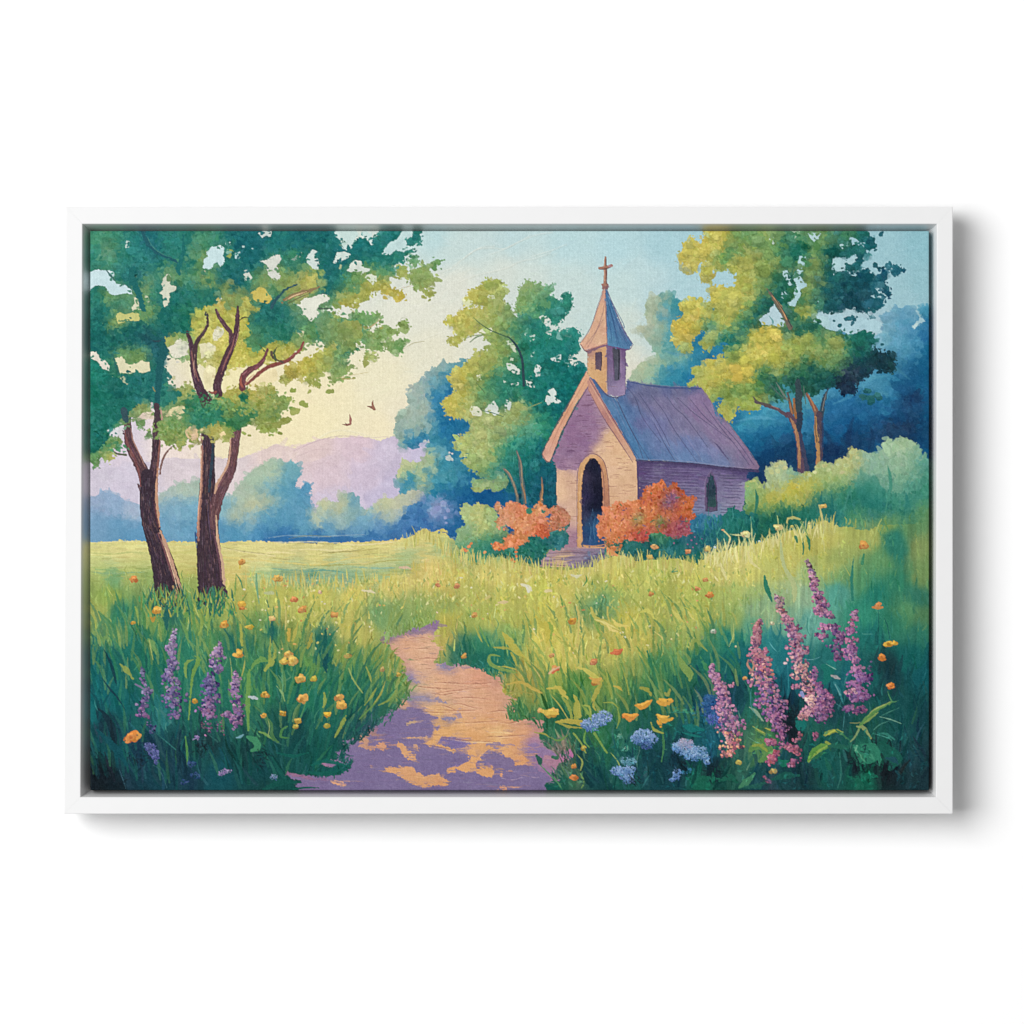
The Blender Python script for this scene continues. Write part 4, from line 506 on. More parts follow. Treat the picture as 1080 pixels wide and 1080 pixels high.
# ---- blades.  lean: fan out from the path
gm=mask(P("""P 85,605 300,607 430,612 470,585 500,590 560,600 620,602 670,592 750,580 800,575 860,550 990,550 990,845 85,845"""),.5,.5,1)
IMGs=IMG.copy()
def pm0(X,Y): return 395<X<560 and Y>655
def blades(n, msk, lmin, lmax, wd, v, ysort=True, spread=.28, src=None, a=.85, off=4, tipl=.05, h=.45):
    idx=rng.choice(np.flatnonzero(msk.ravel()>.5),n)
    if ysort: idx.sort()
    for i in idx:
        y,x=divmod(int(i),W); X=x/S+X0; Y=y/S+Y0
        f=np.clip((Y-600)/230,0,1)
        L=rng.uniform(lmin,lmax)*(.45+.75*f)
        cx=470
        lean=(-.35 if X<300 else (.3 if X<440 else (-.30 if X<640 else .05)))*f
        t=rng.normal(lean,spread)
        dx=math.sin(t)*L; dy=-math.cos(t)*L
        bend=rng.normal(0,L*.12)
        sy=min(Hh-1,max(0,y+int(rng.normal(0,off)*S))); sx=min(W-1,max(0,x+int(rng.normal(0,off*.7)*S)))
        c0=(GR if src is None else src)[sy,sx]; c=vary(c0,v*(.45+.9*float(np.clip(c0.mean()*1.6,0,1))),.35)
        if rng.uniform()<.3 and c.mean()>.33: c=np.clip(c+tipl*np.array([1.3,1.1,.3]),0,1)
        w_=wd*rng.uniform(.5,1.4)*(.6+.6*f)
        dkk=float(np.clip((.42-c.mean())/.2,0,1)); w_*=1+.9*dkk; L*=1+.5*dkk; dx*=1+.5*dkk; dy*=1+.5*dkk
        if dkk>.5 and rng.uniform()<.45: continue
        stroke(curve(np.array([(X,Y),(X+dx*.5+bend,Y+dy*.5),(X+dx,Y+dy)]),3),[w_*.8,w_,w_*.7,w_*.2],c,a=a,h=h,br=.3)
blades(3400,gm,8,20,2.6,.03,off=6,a=.65)
rise=mask(P("P 700,560 990,530 990,700 900,720 760,700 700,660"),1,1,4)
gm2=np.clip(gm-rise,0,1)
blades(2600,gm2,7,20,1.5,.055,off=8,tipl=.08,a=.75)
blades(350,rise*gm,10,26,2.6,.02,off=5,tipl=.02,a=.4)
# long upright blades of the left bank and the right bank
for reg,n,cols in (("P 96,640 250,640 430,655 428,740 380,770 240,770 96,720",300,('1c6658','2a7a5c','a3a850','7f9c4e','155a54','b5ae52','3f8a55','8fa250')),("P 540,650 760,640 800,690 740,760 600,750 545,720",210,('b5ae4e','8fa24a','3a7a48','c5b856','5f9048','256a50')),("P 96,690 420,720 350,820 96,830",170,('0f5552','14605a','1f6b58','0d3f48','2a7a60','4a8a58'))):
    mr_=mask(P(reg),1,1,3)*gm
    idx=np.sort(rng.choice(np.flatnonzero(mr_.ravel()>.5),n))
    for i in idx:
        y,x=divmod(int(i),W); X=x/S+X0; Y=y/S+Y0+8; L=rng.uniform(16,36); t=rng.normal(-.12 if X<300 else (.25 if X<440 else -.2),.16)
        c0=GR[min(Hh-1,y),x]; c=hexc(cols[rng.integers(len(cols))]); c=vary(c*.55+c0*.45,.02)
        stroke(curve(np.array([(X,Y),(X+math.sin(t)*L*.45+rng.normal(0,.8),Y-L*.5),(X+math.sin(t*1.6)*L,Y-L)]),3),[2,3.4,2.6,.3],c,a=.7,h=.5,br=.3)
# soft bright seed-head texture in the sunny band
sun=mask(P("P 250,612 330,615 400,612 450,590 470,570 500,592 620,604 700,600 770,580 850,560 900,570 860,620 760,650 720,690 640,700 560,690 520,660 480,650 440,640 400,650 340,670 260,640"),1,1,2)
for i in rng.choice(np.flatnonzero(sun.ravel()>.5),1500):
    y,x=divmod(int(i),W); X=x/S+X0;Y=y/S+Y0
    c=vary(GR[y,x],.05,.4)+np.array([.05,.035,.0])*rng.uniform(-.5,1.6)
    s=rng.uniform(.8,2.6); t=rng.normal(1.5,.6)
    stroke([(X,Y),(X+s*1.3*math.cos(t),Y+s*1.3*math.sin(t))],[s,s*.6],np.clip(c,0,1),a=.7,h=.6,br=.6)
# ragged bright tips along the top of the rise
for i in range(420):
    X=rng.uniform(425,880); 
    Y=np.interp(X,[425,450,480,520,570,620,640,680,730,745,770,800,830,860,870,900],[570,562,585,592,598,600,588,590,598,588,580,574,566,552,550,558])+rng.normal(2,2.5)
    L=rng.uniform(4,11); t=rng.normal(0,.3); c=vary(hexc('c6bf6c'),.045,.4)
    stroke(curve(np.array([(X,Y+4),(X+math.sin(t)*L*.4,Y-L*.4),(X+math.sin(t)*L,Y-L)]),2),[1.4,1.2,.3],c,a=.8,h=.5)
for i in range(150):
    X=rng.uniform(255,480); Y=612+rng.normal(3,4)-(X>430)*14
    L=rng.uniform(4,10); t=rng.normal(0,.25); stroke([(X,Y+3),(X+math.sin(t)*L,Y-L)],[1.5,.3],vary(hexc('cdbe66'),.04,.4),a=.75,h=.5)
for i in range(110):
    X=rng.uniform(742,868); Y=np.interp(X,[740,800,830,868],[592,576,566,560])+rng.normal(2,5); L=rng.uniform(5,15); t=rng.normal(0,.35)
    stroke(curve(np.array([(X,Y+4),(X+math.sin(t)*L*.4,Y-L*.4),(X+math.sin(t)*L,Y-L)]),3),[.5,rng.uniform(1,2.2),.3],vary(hexc('dcd68f'),.04),a=.75,h=.7)
for i in range(120):
    X=rng.uniform(250,760); Y=rng.uniform(608,690)
    if pm0(X,Y): continue
    s=rng.uniform(1.0,2.2); stroke([(X,Y),(X+rng.normal(0,1),Y+rng.normal(0,.5))],[s,s*1.1],vary(hexc(('e0d59a','dcc76a','d9a860','e3dcc0','cf8f5c')[rng.integers(5)]),.03),a=.8,h=.8)
for i in range(520):
    X=rng.uniform(300,800); Y=np.interp(X,[300,430,480,620,740,800],[618,612,600,606,598,586])+abs(rng.normal(0,26)); 
    if pm0(X,Y) or Y>700: continue
    s=rng.uniform(.9,2.4); L=s*rng.uniform(1,3); t=rng.normal(1.5,.5); lt=rng.uniform()<.62
    c=vary(hexc(('dfda8e','d6cf74','e3dda0','c9c867')[rng.integers(4)] if lt else ('7f9a4c','5f8f50','8fa252')[rng.integers(3)]),.03)
    stroke(curve(np.array([(X,Y),(X+L*.5*math.cos(t)+rng.normal(0,.5),Y-L*.5),(X+L*math.cos(t),Y-L)]),2),[s*.5,s,s*.3],c,a=.7 if lt else .45,h=1.0,br=.8)
# ================================================================ PATH
pt=CP("""C2 700,150,7d6a90 850,120,8a729a 950,90,8a7094 1000,70,9c8098 660,190,8a7a6a 800,200,d9a583 900,180,deae8a 750,230,d3a286 850,280,dcab88 930,230,dbae8c 960,290,dba686 800,330,cfa08c 870,350,dcae8c 1020,330,8a84a8 950,350,d9a98c 830,400,8f7fa0 880,400,cfa58c 950,420,ddae88 1040,420,dba886 820,450,b3a878 900,480,ddb088 820,520,8f7f98 900,515,8a84a4 1000,480,dcac86 1050,500,d6a080 780,560,dba272 900,560,deac7c 1000,540,dcaa80 950,600,dfac74 1040,600,ddaa7a
 C2 760,600,7f6f9c 860,590,7f6fa0 700,640,7f6b98 800,700,7a6a9c 900,640,84749c 920,700,7a6c9c 830,650,a3887e 1000,660,dda86c 1050,690,dfa86a 970,740,dba468 650,650,8a6a94 860,750,b08a84 850,800,7a6a98 700,740,7c6898 600,740,a07a78 560,780,c0906c 650,800,b07f7c 550,850,7d6a98 700,850,7d6c9c 450,850,7a6a94 400,880,7f6a90 350,880,9a7490 950,850,7868a0 1050,780,7a6a9c 1030,860,7a6a9c 600,920,806c98 500,960,7d6c96 700,960,7d6c9c 300,970,84648c 150,955,84607f 250,1010,6d5c88 400,1020,7a6a94 600,1010,786890 750,1020,75668f 900,880,7d6c9c 1000,1030,74648c
 C3 60,340,b08f90 30,400,dfaa85 150,400,dda686 250,420,d69a7c 330,430,c9947c 100,440,d39f80 30,480,e0a986 150,500,deac8c 250,490,d9a480 350,500,d59f80 60,540,c9a58a 200,560,dca986 320,560,d6a07c 400,560,c99a80 100,600,dca878 30,600,e0b070 200,620,dba67c 330,620,d9a078 450,650,c99478 550,660,b98880 60,650,8a7d9c 150,680,dfaa74 250,680,dfa974 30,700,dca468 350,720,e6ba80 400,690,dba776 500,700,d99e74 580,700,c08c80 200,740,dda46c 300,760,d9a26c 450,760,dba070 550,770,a9809a 400,830,daa26e 480,870,d49a6c 650,800,8f7a90 540,830,84709c 620,860,b08090 740,850,b3709a 700,900,a97c90 560,920,94759a 450,950,8a7098 600,960,94759a 640,980,8f7094 300,960,7f6c9c 520,1020,806890 600,1020,84688c""".replace('\n',' '))
PF=field(pt,p=5,eps=3,step=4,warp=.8)
PATH="""C2 985,78 930,84 860,112 790,130 690,145 650,185 660,200 700,215 730,260 780,300 800,330 790,380 815,430 800,470 815,500 770,540 735,580 680,610 640,640 650,680 590,700 540,720 500,750 440,760 460,800 420,830 400,870 330,880 310,895 380,905 480,905 470,930 420,960 330,965 200,960 130,945 110,965 200,990 170,1020 190,1045 230,1075 P 400,850 577,850 C3 640,1060 620,1020 630,1000 700,990 660,950 690,900 740,880 785,850 770,815 700,825 620,800 590,760 570,720 620,700 600,650 560,640 500,650 420,635 440,590 415,570 460,520 400,500 385,470 390,420 370,390 290,385 270,360 220,345 120,325 30,330 -20,320 C2 960,300 990,250 950,190 955,140 975,105"""
pm=mask(P(PATH),.8,.9,.8); lay(pm,PF,h=-.2)
upper=pm*(np.arange(Hh)[:,None]<(752-Y0)*S)
dabs(pm,1500,size=1.8,ln=4.5,ang=.03,da=.12,v=.018,a=.6,h=.7,jit=1.5,src=PF)
# plum shade and the sunny flecks in it
SH='7b6c94'
def shade(s,c=SH,a=.95,r=.5): 
    m=mask(P(s),r*1.5,.9,.8); lay(m*pm,c,a,.25,.012,25)
shade("C2 735,590 800,575 880,570 890,590 870,600 930,610 975,630 965,645 945,650 950,690 930,740 800,745 760,740 700,745 640,735 620,720 650,690 640,650 700,620")
shade("C2 440,760 500,750 600,735 700,745 760,750 830,745 900,755 920,790 980,795 1080,830 C3 70,860 130,880 60,920 100,940 150,930 230,910 330,900 440,905 520,895 580,930 650,960 660,1000 620,1010 640,1060 P 577,860 300,860 C2 130,960 300,960 430,960 480,910 330,890 400,870 460,800")
shade("C3 -10,805 60,805 140,840 185,830 195,875 160,890 100,895 40,880 -10,850"); shade("C2 1000,750 1080,740 1080,800 1010,790 975,780")
shade("C3 40,740 90,745 190,768 195,785 140,805 90,795 20,785 5,770",'7f6f9f'); shade("C3 285,820 330,815 380,850 440,870 445,905 330,900 300,880 270,910 240,910 225,885 260,850",SH); shade("C3 290,775 340,772 385,785 380,805 340,810 300,795 280,800",'8a7a9c',.85)
shade("C3 20,630 90,625 110,635 60,645 20,645",'8a7e9e'); shade("C3 110,615 145,610 145,630 120,635",'9a88a4',.7); shade("C3 520,790 560,775 600,800 690,820 700,850 640,840 570,850 530,830",'8a74a0',.7,1)
shade("C2 990,628 1080,625 1080,640 990,642",'8a80a0',.8); shade("C2 860,505 940,512 1010,520 1040,555 990,535 900,530 800,540 790,510",'8f85a4',.7,1.2); shade("C3 10,505 60,540 70,555 20,545 0,520",'8f86a8',.6,1); shade("C2 960,345 1000,335 1060,345 1060,355 980,358",'7f82aa',.8,1)
shade("C2 680,150 800,138 900,125 950,108 900,145 780,165 690,165 640,195 640,180",'8a7488',.7,1.2); shade("C2 790,390 860,395 870,420 800,425",'8f82a4',.7,1.5); shade("C3 0,325 120,330 240,345 270,360 150,352 0,348",'8f7a90',.6,1.5)
shade("C2 955,680 985,680 990,700 965,705",'8a7aa0',.8); shade("C3 100,600 140,605 140,615 110,618",'9f8ca4',.5)
LT='dba472'
for s,c in (("C2 665,912 720,910 830,908 865,945 930,965 980,955 1035,985 1040,1020 940,1018 900,1030 840,1015 790,985 740,955 690,940",'d99f6e'),("C2 745,765 770,770 800,810 850,845 862,875 830,875 780,850 775,825 750,800",'d8a070'),("C2 835,790 860,780 875,800 865,820 840,815",'dba572'),
  ("C2 630,790 660,780 690,795 670,820 640,810",'d59a76'),("C2 525,750 570,740 590,760 570,780 600,790 640,800 600,810 530,800",'c49277'),("C2 368,990 400,988 462,1003 440,1020 380,1012",'d9a07c'),("C2 1030,920 1080,905 1080,945 1030,938",'d89e6c'),("C2 800,655 860,645 840,665 800,668",'c0a080'),("C2 760,745 830,742 920,738 930,750 840,755",'cda07c'),
  ("C3 60,925 100,915 150,895 210,865 235,850 260,850 225,890 225,935 160,945 120,920 70,940",'dfa46c'),("C3 215,925 270,915 320,900 330,930 315,975 270,965 230,950",'dea26a'),("C3 -10,980 60,980 70,1010 40,1022 -10,1015",'d89c6e'),("C3 440,850 500,845 520,870 500,905 440,905",'d99c6c'),("C3 350,1015 380,1008 410,1030 400,1042 350,1035",'d69a78'),("C3 355,955 375,950 385,965 365,975",'d69a78'),("C2 585,900 610,905 600,918",'c09080'),("C3 170,830 215,815 235,870 200,880",'dda46c'),("C2 905,780 945,745 960,700 1000,690 1080,700 1080,735 1000,742 960,775 1000,785 1080,815 1080,830 980,795 930,790",'dca66c')):
    shade(s,c,.97,.4)
shade("C2 390,873 430,872 410,890 330,892 315,880",'96749a',.8); shade("C2 130,955 180,945 250,968 300,985 220,985 150,965",'8f6684',.8)
for s in ("C3 295,718 340,712 400,718 420,722","C3 170,768 240,770 320,772"): S_(s,[.5,2.2,.6],'ecc790',a=.75,h=.9)
for s in ("C3 370,975 430,985 490,970","C3 425,945 455,935","C2 690,840 715,855"): S_(s,[.3,1,.3],'b8a0b8',a=.7,h=.8)
sn=IMG.copy()
for i in rng.choice(np.flatnonzero(pm.ravel()>.9),1100):
    y,x=divmod(int(i),W); X=x/S+X0; Y=y/S+Y0; f=np.clip((Y-690)/120,0,1); L=rng.uniform(3,8+8*f)
    c=sn[min(Hh-1,max(0,y+int(rng.normal(0,2.5)))),min(W-1,max(0,x+int(rng.normal(0,7))))]
    if rng.uniform()<.10: c=.6*c+.4*hexc(('d8a47c','8a7698','b78a86','a98f98')[rng.integers(4)])
    j=min(W-1,max(0,int((X+L-X0)*S)))
    if pm[y,j]<.6: continue
    S_(f"P {X},{Y} {X+L/2},{Y+rng.normal(0,.5)} {X+L},{Y+rng.normal(0,.7)}",[.3,rng.uniform(.7,1.8),.3],vary(c,.022),a=.6,h=.6,br=.9)
# ridges in the path paint
for s in ("C3 -10,430 80,432 180,438 260,435 310,430","C3 0,490 70,480 150,470 230,462","C3 70,560 130,550 200,570 260,580","C3 290,600 360,590 410,592","C3 360,655 420,660 500,640 560,630","C3 280,740 400,735 500,728","C3 -10,460 60,468","C2 940,490 1000,500 1060,490 1080,485","C2 990,428 1040,432 1080,430","C2 820,180 900,175 940,185","C2 850,300 920,290 980,296","C2 900,350 940,352","C2 860,450 930,460 1000,462","C2 1000,560 1040,570 1075,585","C3 100,520 180,515 280,520","C3 20,740 180,762 330,768","C3 100,660 250,655 350,648","C3 420,480 470,478","C2 940,240 900,235 850,238","C3 0,585 120,590 220,588","C2 900,595 960,600 1060,598","C2 930,790 1000,800 1080,820"):
    L=P(s); w=rng.uniform(.7,1.2)
    S_(s,[.3,w,.3],'a8705c',a=.7,h=-.8,br=.9); stroke(curve(L)+[0,1.3],[.3,w*.9,.3],'ecc4a0',a=.5,h=.9,br=.9)
for i in range(150):
    y=rng.uniform(672,790); i_=int((y-Y0)*S); xs=np.flatnonzero(upper[min(i_,Hh-1)]>.5) if y<752 else np.flatnonzero(pm[i_]>.5)
    if len(xs)<20: continue
    x=xs[0]/S+X0+rng.uniform(.1,.8)*(xs[-1]-xs[0])/S; L=rng.uniform(4,16); c=px(min(x+L/2,X1-1),y)
    dk=rng.uniform()<.5
    S_(f"P {x},{y} {x+L/2},{y+rng.normal(0,.6)} {x+L},{y+rng.normal(0,.8)}",[.2,.7,.2],np.clip(c*(.84 if dk else 1.09),0,1),a=.6,h=(-.5 if dk else .6),br=1)
# blades hanging over both edges of the path
eds=[("P 408,668 413,700 427,722 428,735 418,748 400,762 385,775 370,785 358,800 366,807 345,818 320,815",-1,.25),("P 480,700 505,703 520,712 532,716 533,730 545,735 538,750 540,758 560,760 575,772 580,785 590,795 600,800 590,812 585,825",1,-.35),("P 455,655 440,660 420,667 404,672",0,0)]
for s,sd,ln in eds:
    q=curve(P(s),8)
    for k in range(190):
        i=rng.integers(0,len(q)-1); x,y=q[i]+rng.normal(0,1.6,2)
        L=rng.uniform(4,11); t=rng.normal(ln,.5)
        c=vary(zone(x-sd*-9+rng.normal(0,5), y-4+rng.normal(0,5)),.05)
        stroke([(x,y),(x+math.sin(t)*L*.5,y-L*.5),(x+math.sin(t)*L+rng.normal(0,1),y-math.cos(t)*L)],[1.6,1.4,.3],c,a=.85,h=.5)
# ================================================================ LEFT TREES
def bark(s,w,c,hl=None,hs=1,v=.03,n=40):
    q=curve(P(s),6); stroke(q,w,c,h=.7,br=.35,soft=.9)
    wi=np.interp(np.linspace(0,1,len(q)),np.linspace(0,1,len(w)),w)
    for k in range(n):
        i=rng.integers(0,len(q)-2); j=min(len(q)-1,i+rng.integers(1,4))
        o=rng.uniform(-.42,.42); d=q[j]-q[i]; d=d/(np.hypot(*d)+1e-6); nn=np.array([-d[1],d[0]])
        cc=vary(hexc(c),v,.5)
        if rng.uniform()<.25: cc=np.clip(cc*1.5+.03,0,1)
        stroke([q[i]+nn*o*wi[i],q[j]+nn*o*wi[j]],[.4,wi[i]*.14+.4,.4],cc,a=.7,h=.6,br=.7)
# trunk of the near tree on the left
bark("A1 405,900 B1 425,-160 410,0 402,90 398,200 385,300 370,400",[6,8.5,9,9,9,9,9],'46343c',n=160)
bark("A1 215,1060 B1 235,0 238,80 250,160 290,240 325,310 345,380 350,470",[6,7,8.4,10,11,12.5,14,15],'563c42',n=200)
bark("B1 350,330 350,420 354,500 366,600 396,700 428,800 453,900 464,965 470,1005",[14,17,18,18,19,23,27,29,30],'3a2d38',n=330)
for s,w,c in (("B1 222,20 222,90 240,160 275,230 300,310 310,390",[.8,1.8,2.4,2.6,2.2,1.5],'7a4c4c'),("B1 255,60 268,130 305,210 335,280",[.5,1.2,1.2,.6],'a87f72'),("B1 432,20 422,120 412,230 405,330 402,420",[.8,1.6,2.2,2,2.4],'8a5a52'),("B1 412,280 400,380 402,470 410,560 418,620",[.8,2.4,3.2,3.2,1.6],'c29478'),("B1 385,470 400,560 412,630",[.5,1.4,.8],'6b4045'),
   ("B1 420,640 440,690 462,750 490,830 520,920 545,985",[1.6,3.4,3.6,3.2,3,2],'c0967e'),("B1 410,660 440,740 470,830 500,930",[.8,2,2.4,1.6],'7a5054'),("B1 430,700 460,770 500,900 520,980",[.4,1,1,.6],'e0b898'),("B1 495,960 510,1000 505,1040",[2,4,3],'a58a60'),
   ("B1 500,157 465,190 440,230 428,270 420,320",[.5,1.8,2,2,2],'7f5c55'),("B1 150,185 175,205 225,212",[1.4,2.4,2.4],'5f6450'),("B1 300,400 296,380 306,420",[1.5,2,1],'5a3a40')):
    S_(s,w,c,br=.55,h=.7)
# second trunk
bark("A1 690,1010 B1 690,-40 690,60 695,200 692,330 690,450 692,560 695,700 703,820 710,925 716,1005",[14,15.5,15,14,15,18,21,24,27,28,28],'3f3039',n=520)
bark("B1 862,60 850,130 838,210 825,290 795,360 760,430 735,520 725,620",[9,10,10.5,11,11.5,13,12,8],'634449',n=260)
for s,w,c in (("B1 655,60 662,180 660,300 655,420 645,540 638,620 640,700",[.8,1.8,2.2,2.6,3,3.4,2],'9a6e62'),("B1 652,100 655,250 652,400 640,520 636,640",[.4,1,1.2,1.4,1],'d3a58a'),("B1 720,60 722,200 712,300 700,420",[1,3,3.4,2],'2f3f4f'),
   ("B1 822,110 820,190 805,270 775,330 745,380 733,430",[.8,1.6,2.4,2.6,3,1.6],'c69c82'),("B1 870,80 862,180 845,270 828,330",[.8,1.8,1.6,.8],'6f4a4c'),("B1 740,560 745,640 750,720 768,800 780,880 785,950",[1,2.6,3.4,4,4.4,3],'c9a588'),("B1 725,640 740,720 762,830 770,930",[1,2.4,2.6,1.6],'6b4a55'),
   ("B1 765,940 780,970 792,1000 780,1040",[3,5,5.5,4],'463046'),("B1 640,960 645,1010 640,1050",[2,4,4],'332a3a'),("B1 622,650 625,700 630,740",[1,1.8,1],'33508a'),("B1 690,480 700,600 712,700",[.4,1.2,.6],'5d4a60')):
    S_(s,w,c,br=.55,h=.7)
for s,w,n in (("B1 360,420 350,560 385,700 420,850 450,1020",17,150),("B1 700,40 690,300 690,560 705,780 715,1000",16,200),("B1 235,60 260,180 310,290",8,50),("B1 405,30 395,200 385,340",7,50),("B1 850,100 820,280 760,430",9,60)):
    q=curve(P(s),8)
    for k in range(n):
        i=rng.integers(0,len(q)-2); o=rng.normal(0,.3)*w; L=rng.uniform(2,7); d=q[i+1]-q[i]; d=d/np.hypot(*d); p0=q[i]+np.array([-d[1],d[0]])*o
        if px(*p0).mean()>.36: continue
        stroke([p0,p0+d*L],[.3,rng.uniform(.5,1.1),.3],vary(hexc(('8a6a66','6f5058','5a4660','94705c','241c2c')[rng.integers(5)]),.03),a=.5,h=.5)
# canopy: sunlit interior and lower belt first, then darks
cy=CP("""A1 620,560,b9b553 660,520,b0b055 700,600,c5bd5c 760,620,d3c96c 800,500,b3b050 850,650,bcb552 900,560,b5b04c 950,620,a8aa4c 900,700,c3ba55 800,720,cbc05c 740,760,b5b060 960,700,b0ac4c 1000,740,c9bf5c 880,420,a9aa55 960,480,a3a752 780,430,b5ab55 960,370,c9b65c 1000,400,c0b054 1040,380,b9b058 500,600,8aa35c 480,640,a9ac5c 560,580,6a9560 480,750,6a9a78 520,800,5f9a7a 560,850,4a8a6c 450,800,5f9878 600,760,8aa560 650,760,b5b568 690,820,c9c07a 500,720,90ab7c 480,860,3f8870
 A1 570,930,9aa55c 600,900,a9ad60 640,980,3f8462 560,1000,7f9c60 700,1000,2f7a5c 650,1040,2a7860 760,980,9aa35a 820,940,b3ac55 850,1000,a3a650 900,970,a9a652 960,940,b5ac55 1040,920,aaa75a 1000,1000,9aa150 1060,1000,a3a555 950,1040,7f9550 1000,1060,8f9c52 880,1050,5f8a50 800,1050,7a9850 720,1060,5f8f5c 580,1060,4f8c5c 300,1020,8f9f60 260,1050,7a9660 330,1000,93a25e 480,1040,6f9560 440,980,4a8868
 B1 500,30,7f9c5c 470,60,8fa25a 520,100,7a985a 560,60,6f9458 560,130,7f9655 600,60,4f8560 480,120,7f9650 620,110,9aa058 750,60,b3a957 740,100,a9a555 780,110,a3a153 820,30,4f8a4c 860,20,3a7c50 1000,20,93a04e 1040,40,9aa350 1070,60,8a9c4c 60,100,1a6c5c 60,30,14685c 120,60,2a7a60 160,120,6a945c 60,180,3a7c58 100,200,6f9558 140,230,a9ac5c 60,230,5f8f58 190,140,7f9d5c 310,30,6f945c 350,100,6f9060 40,250,6a955a
 A2 60,480,1f6f66 100,540,23746a 30,560,1d6f68 150,520,4a8a60 100,620,2a7a64 50,620,8a9e50 40,650,a9a84c 100,680,b5ae50 140,700,b0ab4c 180,640,7f9c5a 160,460,3f8062 220,560,5f9460 280,580,5f945c 330,500,3f8568 320,600,2a7a68 400,560,2f7f6a 450,540,3f856a 500,580,2a7a68 480,640,2a7c68 340,560,267867 420,620,3a8468 540,520,6f9c60 600,510,6a9a60 640,500,7a9c60 400,500,9aa655 440,510,8fa355 560,620,6f9a60 600,600,8aa45c 640,630,7a9d60 680,570,7f9f5c 720,590,85a05c 780,550,8aa258 400,650,a9ab58 390,690,9fa858 440,700,2f7a6c 420,740,6a9660 460,760,7a9a5c 400,800,7f9c60 430,840,85a05c 340,740,a5ab52 300,720,b3ae52 240,760,bdb34e 260,800,c2b54e 200,780,b9b050 160,810,c0b052 110,810,b9ae5a 90,860,a9ab5c 150,860,b3ab5a 270,860,a3a656 300,800,9fa656 340,820,9aa558 640,680,7f9f5c 620,730,9aa560 700,670,85a060 750,680,6f9a5a 580,760,9aa458 480,790,8aa05c 500,860,a5aa5c
 A2 30,920,9aa152 20,960,6a9150 60,1000,7a9452 100,990,7f984f 40,1040,6a8f50 20,1060,5f8a50 90,1040,7f9650""".replace('\n',' '))
LOW=["A1 600,480 640,440 720,430 780,400 850,340 900,360 960,320 1000,330 1080,400 1100,640 1080,740 1000,760 960,790 900,780 860,790 800,810 760,830 720,850 700,800 690,740 640,770 590,740 540,750 480,735 445,690 440,640 470,600 520,570 560,540",
 "A1 440,860 480,900 540,920 560,890 600,885 615,930 640,960 700,960 780,950 800,925 860,905 920,925 980,920 1010,900 1040,895 1080,940 1100,1100 B1 1080,80 1050,80 1010,70 980,40 965,15 930,30 890,55 840,60 830,110 800,130 770,110 740,125 720,110 700,90 650,100 640,140 610,150 580,110 560,160 530,170 500,150 470,150 445,140 430,120 435,70 410,60 400,0",
 "B1 20,0 210,0 250,10 230,40 200,60 140,60 110,70 130,100 190,125 200,150 160,175 150,210 155,240 130,250 90,225 60,225 75,260 30,270 10,200",
 "B1 280,-30 335,0 330,40 300,62 290,40","B1 335,100 350,85 370,95 375,115 340,115",
 "A1 240,1075 230,1030 270,1000 330,985 370,1000 370,1060 300,1090",
 "A2 -20,430 100,430 180,440 220,500 260,530 300,490 340,470 400,480 470,520 490,500 510,478 545,482 552,510 600,490 640,485 655,500 640,520 600,545 560,570 570,590 640,590 655,565 680,555 685,575 720,575 745,575 740,600 705,610 690,635 640,650 680,680 660,695 600,700 570,690 510,655 530,690 500,690 470,720 455,750 460,790 490,775 515,790 480,810 460,835 430,860 390,880 370,870 380,830 345,815 310,850 260,860 250,910 230,850 200,860 160,850 120,885 80,880 65,855 100,830 110,790 180,780 200,745 250,740 285,710 335,705 345,690 330,660 280,650 215,660 210,690 160,700 120,740 60,760 0,760",
 "A2 560,740 575,720 600,710 640,735 630,748 580,745","A2 700,640 740,648 800,640 775,690 740,718 690,700 690,660","A2 755,545 785,530 812,550 800,575 765,575","A2 -20,900 20,895 35,915 30,940 60,960 120,960 155,972 130,985 120,1010 90,1050 50,1060 20,1090 -20,1090","A2 550,765 575,755 580,775 560,778",
 "A2 250,870 290,865 315,890 300,905 270,895"]
mL=[]
for s in LOW:
    m=poly(s,cy,rough=.9,fine=.9,h=.3); mL.append(m)
ML=np.clip(sum(mL),0,1)
dabs(ML,4200,size=2.6,ln=1.25,v=.04,a=.85,h=.5,jit=2.0)
for s in ("A2 155,925,20 365,930,22 350,935,12 215,1002,27 165,1042,30 150,1030,18 130,970,14 290,885,20 470,858,12 500,855,10 440,858,10 655,572,12 860,0,0 B2 30,15,26 110,20,32 60,50,26 45,70,22 80,90,14 130,10,16 90,35,20","B1 540,150,24 600,160,14 900,90,14 930,105,12"):
    bloblist(s,'939f50',v=.03,n=1,sq=.55)
# sky gaps in the lit part
for s,c in (("A1 455,680 520,655 560,640 590,655 580,720 540,735 500,740 470,700",'dcd8c4'),("A1 645,660 690,650 740,670 745,690 700,720 650,740",'e0d9b0'),("A1 720,600 750,560 780,570 790,590 750,640 725,640",'dfdbbd'),("A1 670,810 700,780 740,800 740,860 720,900 680,930 670,880",'e6dcae'),
  ("A1 800,810 860,790 890,795 870,850 870,905 840,915 790,920 780,870",'eadfae'),("A1 930,890 980,830 1080,800 1090,870 1040,895 1010,905 970,915",'eedfb0'),("A1 480,840 510,845 515,865 485,860",'b5b58a'),
  ("A1 300,1075 320,1055 380,1045 385,1090 300,1090",'dcc9b8'),("A1 440,1075 480,1030 540,1010 565,1020 560,1050 500,1070",'dfd3a2'),("B1 565,80 590,55 640,70 640,110 610,130 575,110",'d9bc90'),("B1 760,90 790,80 800,95 770,112",'e6cf9a')):
    poly(s,c,rough=.4,fine=.4,h=.5,var=.02)
